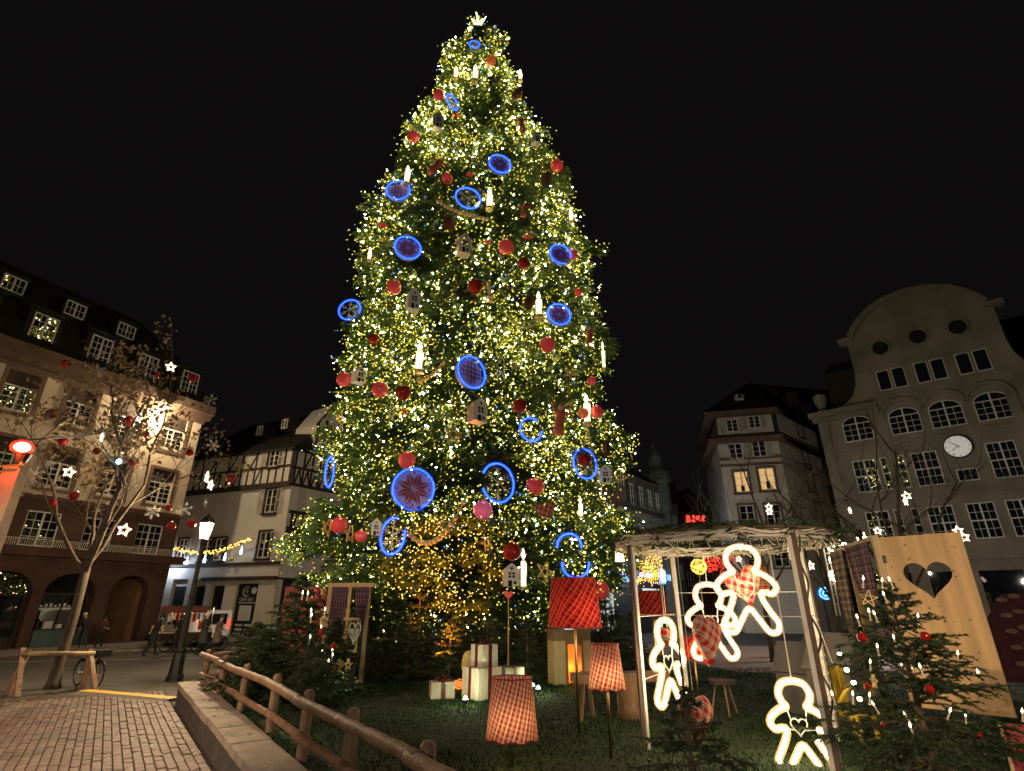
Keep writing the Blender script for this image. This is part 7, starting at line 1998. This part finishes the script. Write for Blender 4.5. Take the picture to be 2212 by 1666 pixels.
for x, y in ((-.2, -.17), (.2, -.17), (.2, .17)): MB().box(x-.025, x+.025, y-.025, y+.025, 0, .3).build('leg', M['yellow_paint'], yc)
for k, (px, py) in enumerate(((1814, 1414), (1829, 1447), (1844, 1475), (1857, 1510))):
    p = at(px, py, 8.9); o = empty('white_bulb', p, 0, 'bright white bulb in the slanting row beside the right fir, %s' % ['topmost', 'second from the top', 'third from the top', 'lowest'][k], 'bulb', 'slanting row of white bulbs')
    MB().sphere((0, 0, 0), .035, 10).build('glass', M['flame_glow'], o, True); MB().lathe([(.02, .03), (.015, .08)], 8).build('socket', M['black_metal'], o)
    if k: MB().tube([Vector((0, 0, .07)), at(*((1814, 1414), (1829, 1447), (1844, 1475))[k-1], 8.9) - p + Vector((0, 0, .07))], .006, 4).build('cord', M['black_metal'], o)
rs_ = empty('rope_light_sign', at(1800, 1210, 12.6), 0, 'rope light lettering glowing above and left of the right window display', 'lit sign')
rm = em('rope_light', (1, .86, .55), 5)
for ch, px, py, s_ in (('e', 1794, 1178, 34), ('c', 1796, 1207, 28), ('e', 1800, 1240, 40), ('t', 1811, 1170, 24), ('n', 1824, 1176, 20), ('-', 1839, 1173, 34), ('-', 1854, 1168, 22), ('l', 1868, 1161, 22)):
    p = at(px, py, 12.6) - rs_.location; text(ch, s_*ppm(px, py, 12.6)*1.25, rs_, p, rm, 'rope_letter', (PI/2, 0, 0), .01)
for a, e in (((1776, 1170), (1808, 1330)), ((1786, 1168), (1816, 1330))): MB().tube([at(*a, 12.75)-rs_.location, at(*e, 12.75)-rs_.location], .02, 6).build('carrier_pole', M['white_metal'], rs_)
for k in range(7): MB().tube([at(1777+k*4.4, 1175+k*22, 12.75)-rs_.location, at(1789+k*4.4, 1172+k*22, 12.75)-rs_.location], .012, 5).build('rung', M['white_metal'], rs_)
p = at(1780, 1282, 26); bs = empty('blue_oval_sign', p, 0, 'glowing blue oval sign right of the round frame', 'lit sign')
r_ = 17*ppm(1780, 1282, 26)
MB().lathe([(.001, 0), (r_, 0), (r_, .1), (.001, .1)], 28).build('disc', em('deep_blue_disc', (.01, .07, .4), .5), bs, rot=(PI/2, 0, 0)).scale = (1, .85, 1)
m_ = MB()
for q in (.35, .75):
    for a0 in range(0, 360, 60): m_.tube([(r_*q*math.cos(a), -.13, .85*r_*q*math.sin(a)) for a in [rad(a0+50*k/5) for k in range(6)]], .035, 5)
m_.build('glowing_rings', em('blue_rings', (.15, .55, 1), 3), bs)
MB().tube([(0, .1, -r_*.8), (0, .1, -p.z)], .06, 8).build('pole', M['black_metal'], bs)
# golden light curtain, red light columns, light ball over the shopping street
def light_sheet(name, x0, x1, y0, y1, Y, n, mats, label, r, cat='light curtain', ragged=.1):
    A, B_ = at(x0, y1, Y), at(x1, y0, Y); o = empty(name, Vector((A.x, Y, A.z)), 0, label, cat)
    W2, H2 = B_.x-A.x, B_.z-A.z; V, mi = [], []; R_ = random.Random(int(x0)); cols = max(4, n//32); sag = [R_.uniform(0, ragged)*H2 for _ in range(cols)]
    for k in range(n):
        c = R_.randrange(cols); x = W2*(c+.5)/cols + R_.gauss(0, W2/cols*.2); z = sag[c] + (H2-sag[c])*R_.random(); V.append(OCT*r*R_.uniform(.7, 1.2) + np.array([x, R_.uniform(-.15, .15), z])); mi += [R_.choice([0, 0, 1] if len(mats) > 1 else [0])]*8
    nv = len(V); q = link('light_points', nmesh('light_points', np.concatenate(V), (OF[None]+6*np.arange(nv)[:, None, None]).reshape(-1, 3), [M[k] for k in mats], mi), o); q['kind'] = 'stuff'
    m_ = MB()
    for c in range(cols): x = W2*(c+.5)/cols; m_.obox((x, 0, sag[c]), (x, 0, H2), .01, .01)
    m_.obox((0, 0, H2), (W2, 0, H2), .05, .05); m_.build('strings', M['black_metal'], o)
GMT = ['bulb_orange', 'bulb_mid']
light_sheet('light_curtain', 1376, 1426, 1182, 1269, 33, 760, GMT, 'golden light curtain hanging over the shopping street', .03, ragged=.22)
light_sheet('red_light_column', 1526, 1546, 1186, 1237, 30, 240, ['bulb_red'], 'red light column hanging in the street, left of the highest gingerbread man', .032)
light_sheet('red_light_column', 1560, 1588, 1190, 1270, 28, 240, ['bulb_red'], 'red light column behind the highest gingerbread man', .03)
light_sheet('red_light_letters', 1483, 1523, 1114, 1128, 44, 130, ['bulb_red'], 'red lights above the far street between dark houses', .07, 'lights')
p = at(1508, 1224, 24); lb_ = empty('light_ball', p, 0, 'round ball of golden lights with a swirl, hanging over the street', 'light ball')
V, mi = [], []; R_ = random.Random(9); rb_ = 15*ppm(1508, 1224, 24)
for k in range(320):
    v = Vector((R_.gauss(0, 1), R_.gauss(0, 1), R_.gauss(0, 1))).normalized()*rb_*(1 if k % 3 else R_.random()); V.append(OCT*.021+np.array(v)); mi += [R_.choice([0, 1])]*8
q = link('light_points', nmesh('light_points', np.concatenate(V), (OF[None]+6*np.arange(320)[:, None, None]).reshape(-1, 3), [M['bulb_orange'], M['bulb_mid']], mi), lb_); q['kind'] = 'stuff'
MB().tube([(rb_*1.02*math.cos(a), -.1, rb_*1.02*math.sin(a)) for a in [rad(-120)+rad(170)*k/12 for k in range(13)]] + [(rb_*.95, -.1, rb_*1.5), (rb_*.2, -.1, rb_*2.0)], .035, 5).build('swirl', M['bulb_mid'], lb_)
MB().tube([(0, 0, rb_), (0, 0, rb_*4)], .015, 4).build('cord', M['black_metal'], lb_)

# bare trees at the right with lit stars
bare_tree('bare_tree', Vector((at(1650, 1300, 24).x, 24, 0)), 8.6, .6, 12, 'thin bare tree with lit stars in front of the pale corner house', False, 2.6, .1, 3)
bare_tree('bare_tree', Vector((at(1965, 1300, 19).x, 19, 0)), 8.2, .62, 15, 'bare tree with lit stars in front of the clock building, behind the heart shutter', False, 2.6, .12, 3)
bare_tree('bare_tree', Vector((at(1800, 1300, 22).x, 22, 0)), 6.4, .6, 18, 'thin bare tree behind the rope light lettering', False, 2.4, .09, 3)
G2 = 'lit stars in the bare trees at the right'
for px, py, r, Y, yw, lb in ((1661, 1095, 7, 23, .1, 'upper lit star before the pale corner house'), (1662, 1106, 7, 23, .3, 'lower lit star before the pale corner house'), (1836, 1103, 7, 20, 1.2, 'narrow lit star at the edge of the clock building'), (1959, 1071, 9, 18, .2, 'upper of two lit stars under the lit clock building windows'), (1956, 1084, 8, 18, 1.1, 'lower of two lit stars under the lit clock building windows'),
    (1896, 1147, 8, 18, .2, 'lit star just above the left end of the heart shutter'), (2070, 1147, 10, 18, .4, 'upper lit star at the top right corner of the heart shutter'), (2083, 1161, 10, 18, .2, 'lower lit star at the top right corner of the heart shutter'), (1752, 1222, 9, 20, .8, 'lit star between the right posts of the round frame'), (1596, 1208, 6, 20, 0, 'small star seen inside the head of the highest gingerbread man')):
    p = at(px, py, Y); star_light(p, r*ppm(px, py, Y), lb, G2, yw, rng.uniform(-.2, .2))

# street lamps of the square behind the camera: they light the near paving, wall, fence and shutter; last two are added fill
def down_light(loc, aim, pw, ang, label):
    o = empty('square_light', loc, face_cam((loc[0]-aim[0], loc[1]-aim[1])), label, 'street light', 'tall street lights behind the camera')
    MB().lathe([(.12, 0), (.1, .3), (.06, .4), (.05, 5.5)], 12).build('pole', M['black_metal'], o)
    MB().box(-.14, .14, -.5, .1, 5.5, 5.6).build('lamp_head', M['black_metal'], o)
    MB().box(-.1, .1, -.45, -.05, 5.485, 5.5).build('glass', M['lantern_glow'], o)
    lp_ = Vector(loc) + Vector((0, 0, 5.35)); q = lamp('down_beam', lp_, pw, (1, .72, .46), .2, None, ang, aim); m_w = q.matrix_basis.copy()
    q.parent = o; bpy.context.view_layer.update(); q.matrix_parent_inverse = o.matrix_world.inverted()
down_light(Vector((-9.3, 4.2, 0)), Vector((-7.6, 11.6, 0)), 3800, 88, 'tall street light standing out of view at the left of the camera')
down_light(Vector((3.6, -2.5, 0)), Vector((6.5, 8.8, 1.6)), 3600, 44, 'tall street light standing out of view behind the camera')
street_lamp(Vector((16.5, 26, 0)), 'street lamp in front of the pale corner house, hidden by the heart shutter', 4.6, 3300, col=(1, .9, .74))
street_lamp(Vector((-21.0, 5.5, 0)), 'street lamp in front of the cream building, out of view at the left', 4.6, 2200)  # unseen lamp put in to brighten the cream facade
street_lamp(Vector((-2.5, -9, 0)), 'street lamp on the square far behind the camera', 4.6, 4200, col=(1, .86, .7))  # general fill light, added for facades, snowflakes and hedge

# dry leaves blown over the paving, the planting strip and the wall
V = []
for k in range(420):
    if k < 260: p = wp(rng.uniform(-6, 1.5), -abs(rng.gauss(0, 2.6))-.1, .045)
    elif k < 360: p = gnd(rng.uniform(0, 250), rng.uniform(1490, 1530), .03)
    else: p = wp(rng.uniform(-7, 0), rng.uniform(.02, .5), .482)
    s_ = rng.uniform(.018, .05); a = rng.uniform(0, 6.3); c, q = math.cos(a)*s_, math.sin(a)*s_
    V += [(p.x-c, p.y-q, p.z), (p.x+q*.6, p.y-c*.6, p.z+rng.uniform(0, .015)), (p.x+c, p.y+q, p.z+.004), (p.x-q*.6, p.y+c*.6, p.z+rng.uniform(0, .015))]
tag(link('fallen_leaves', nmesh('fallen_leaves', np.array(V), np.arange(len(V)).reshape(-1, 4), M['dry_leaf'])), 'dry brown leaves scattered over paving and wall', 'leaves', kind='stuff')
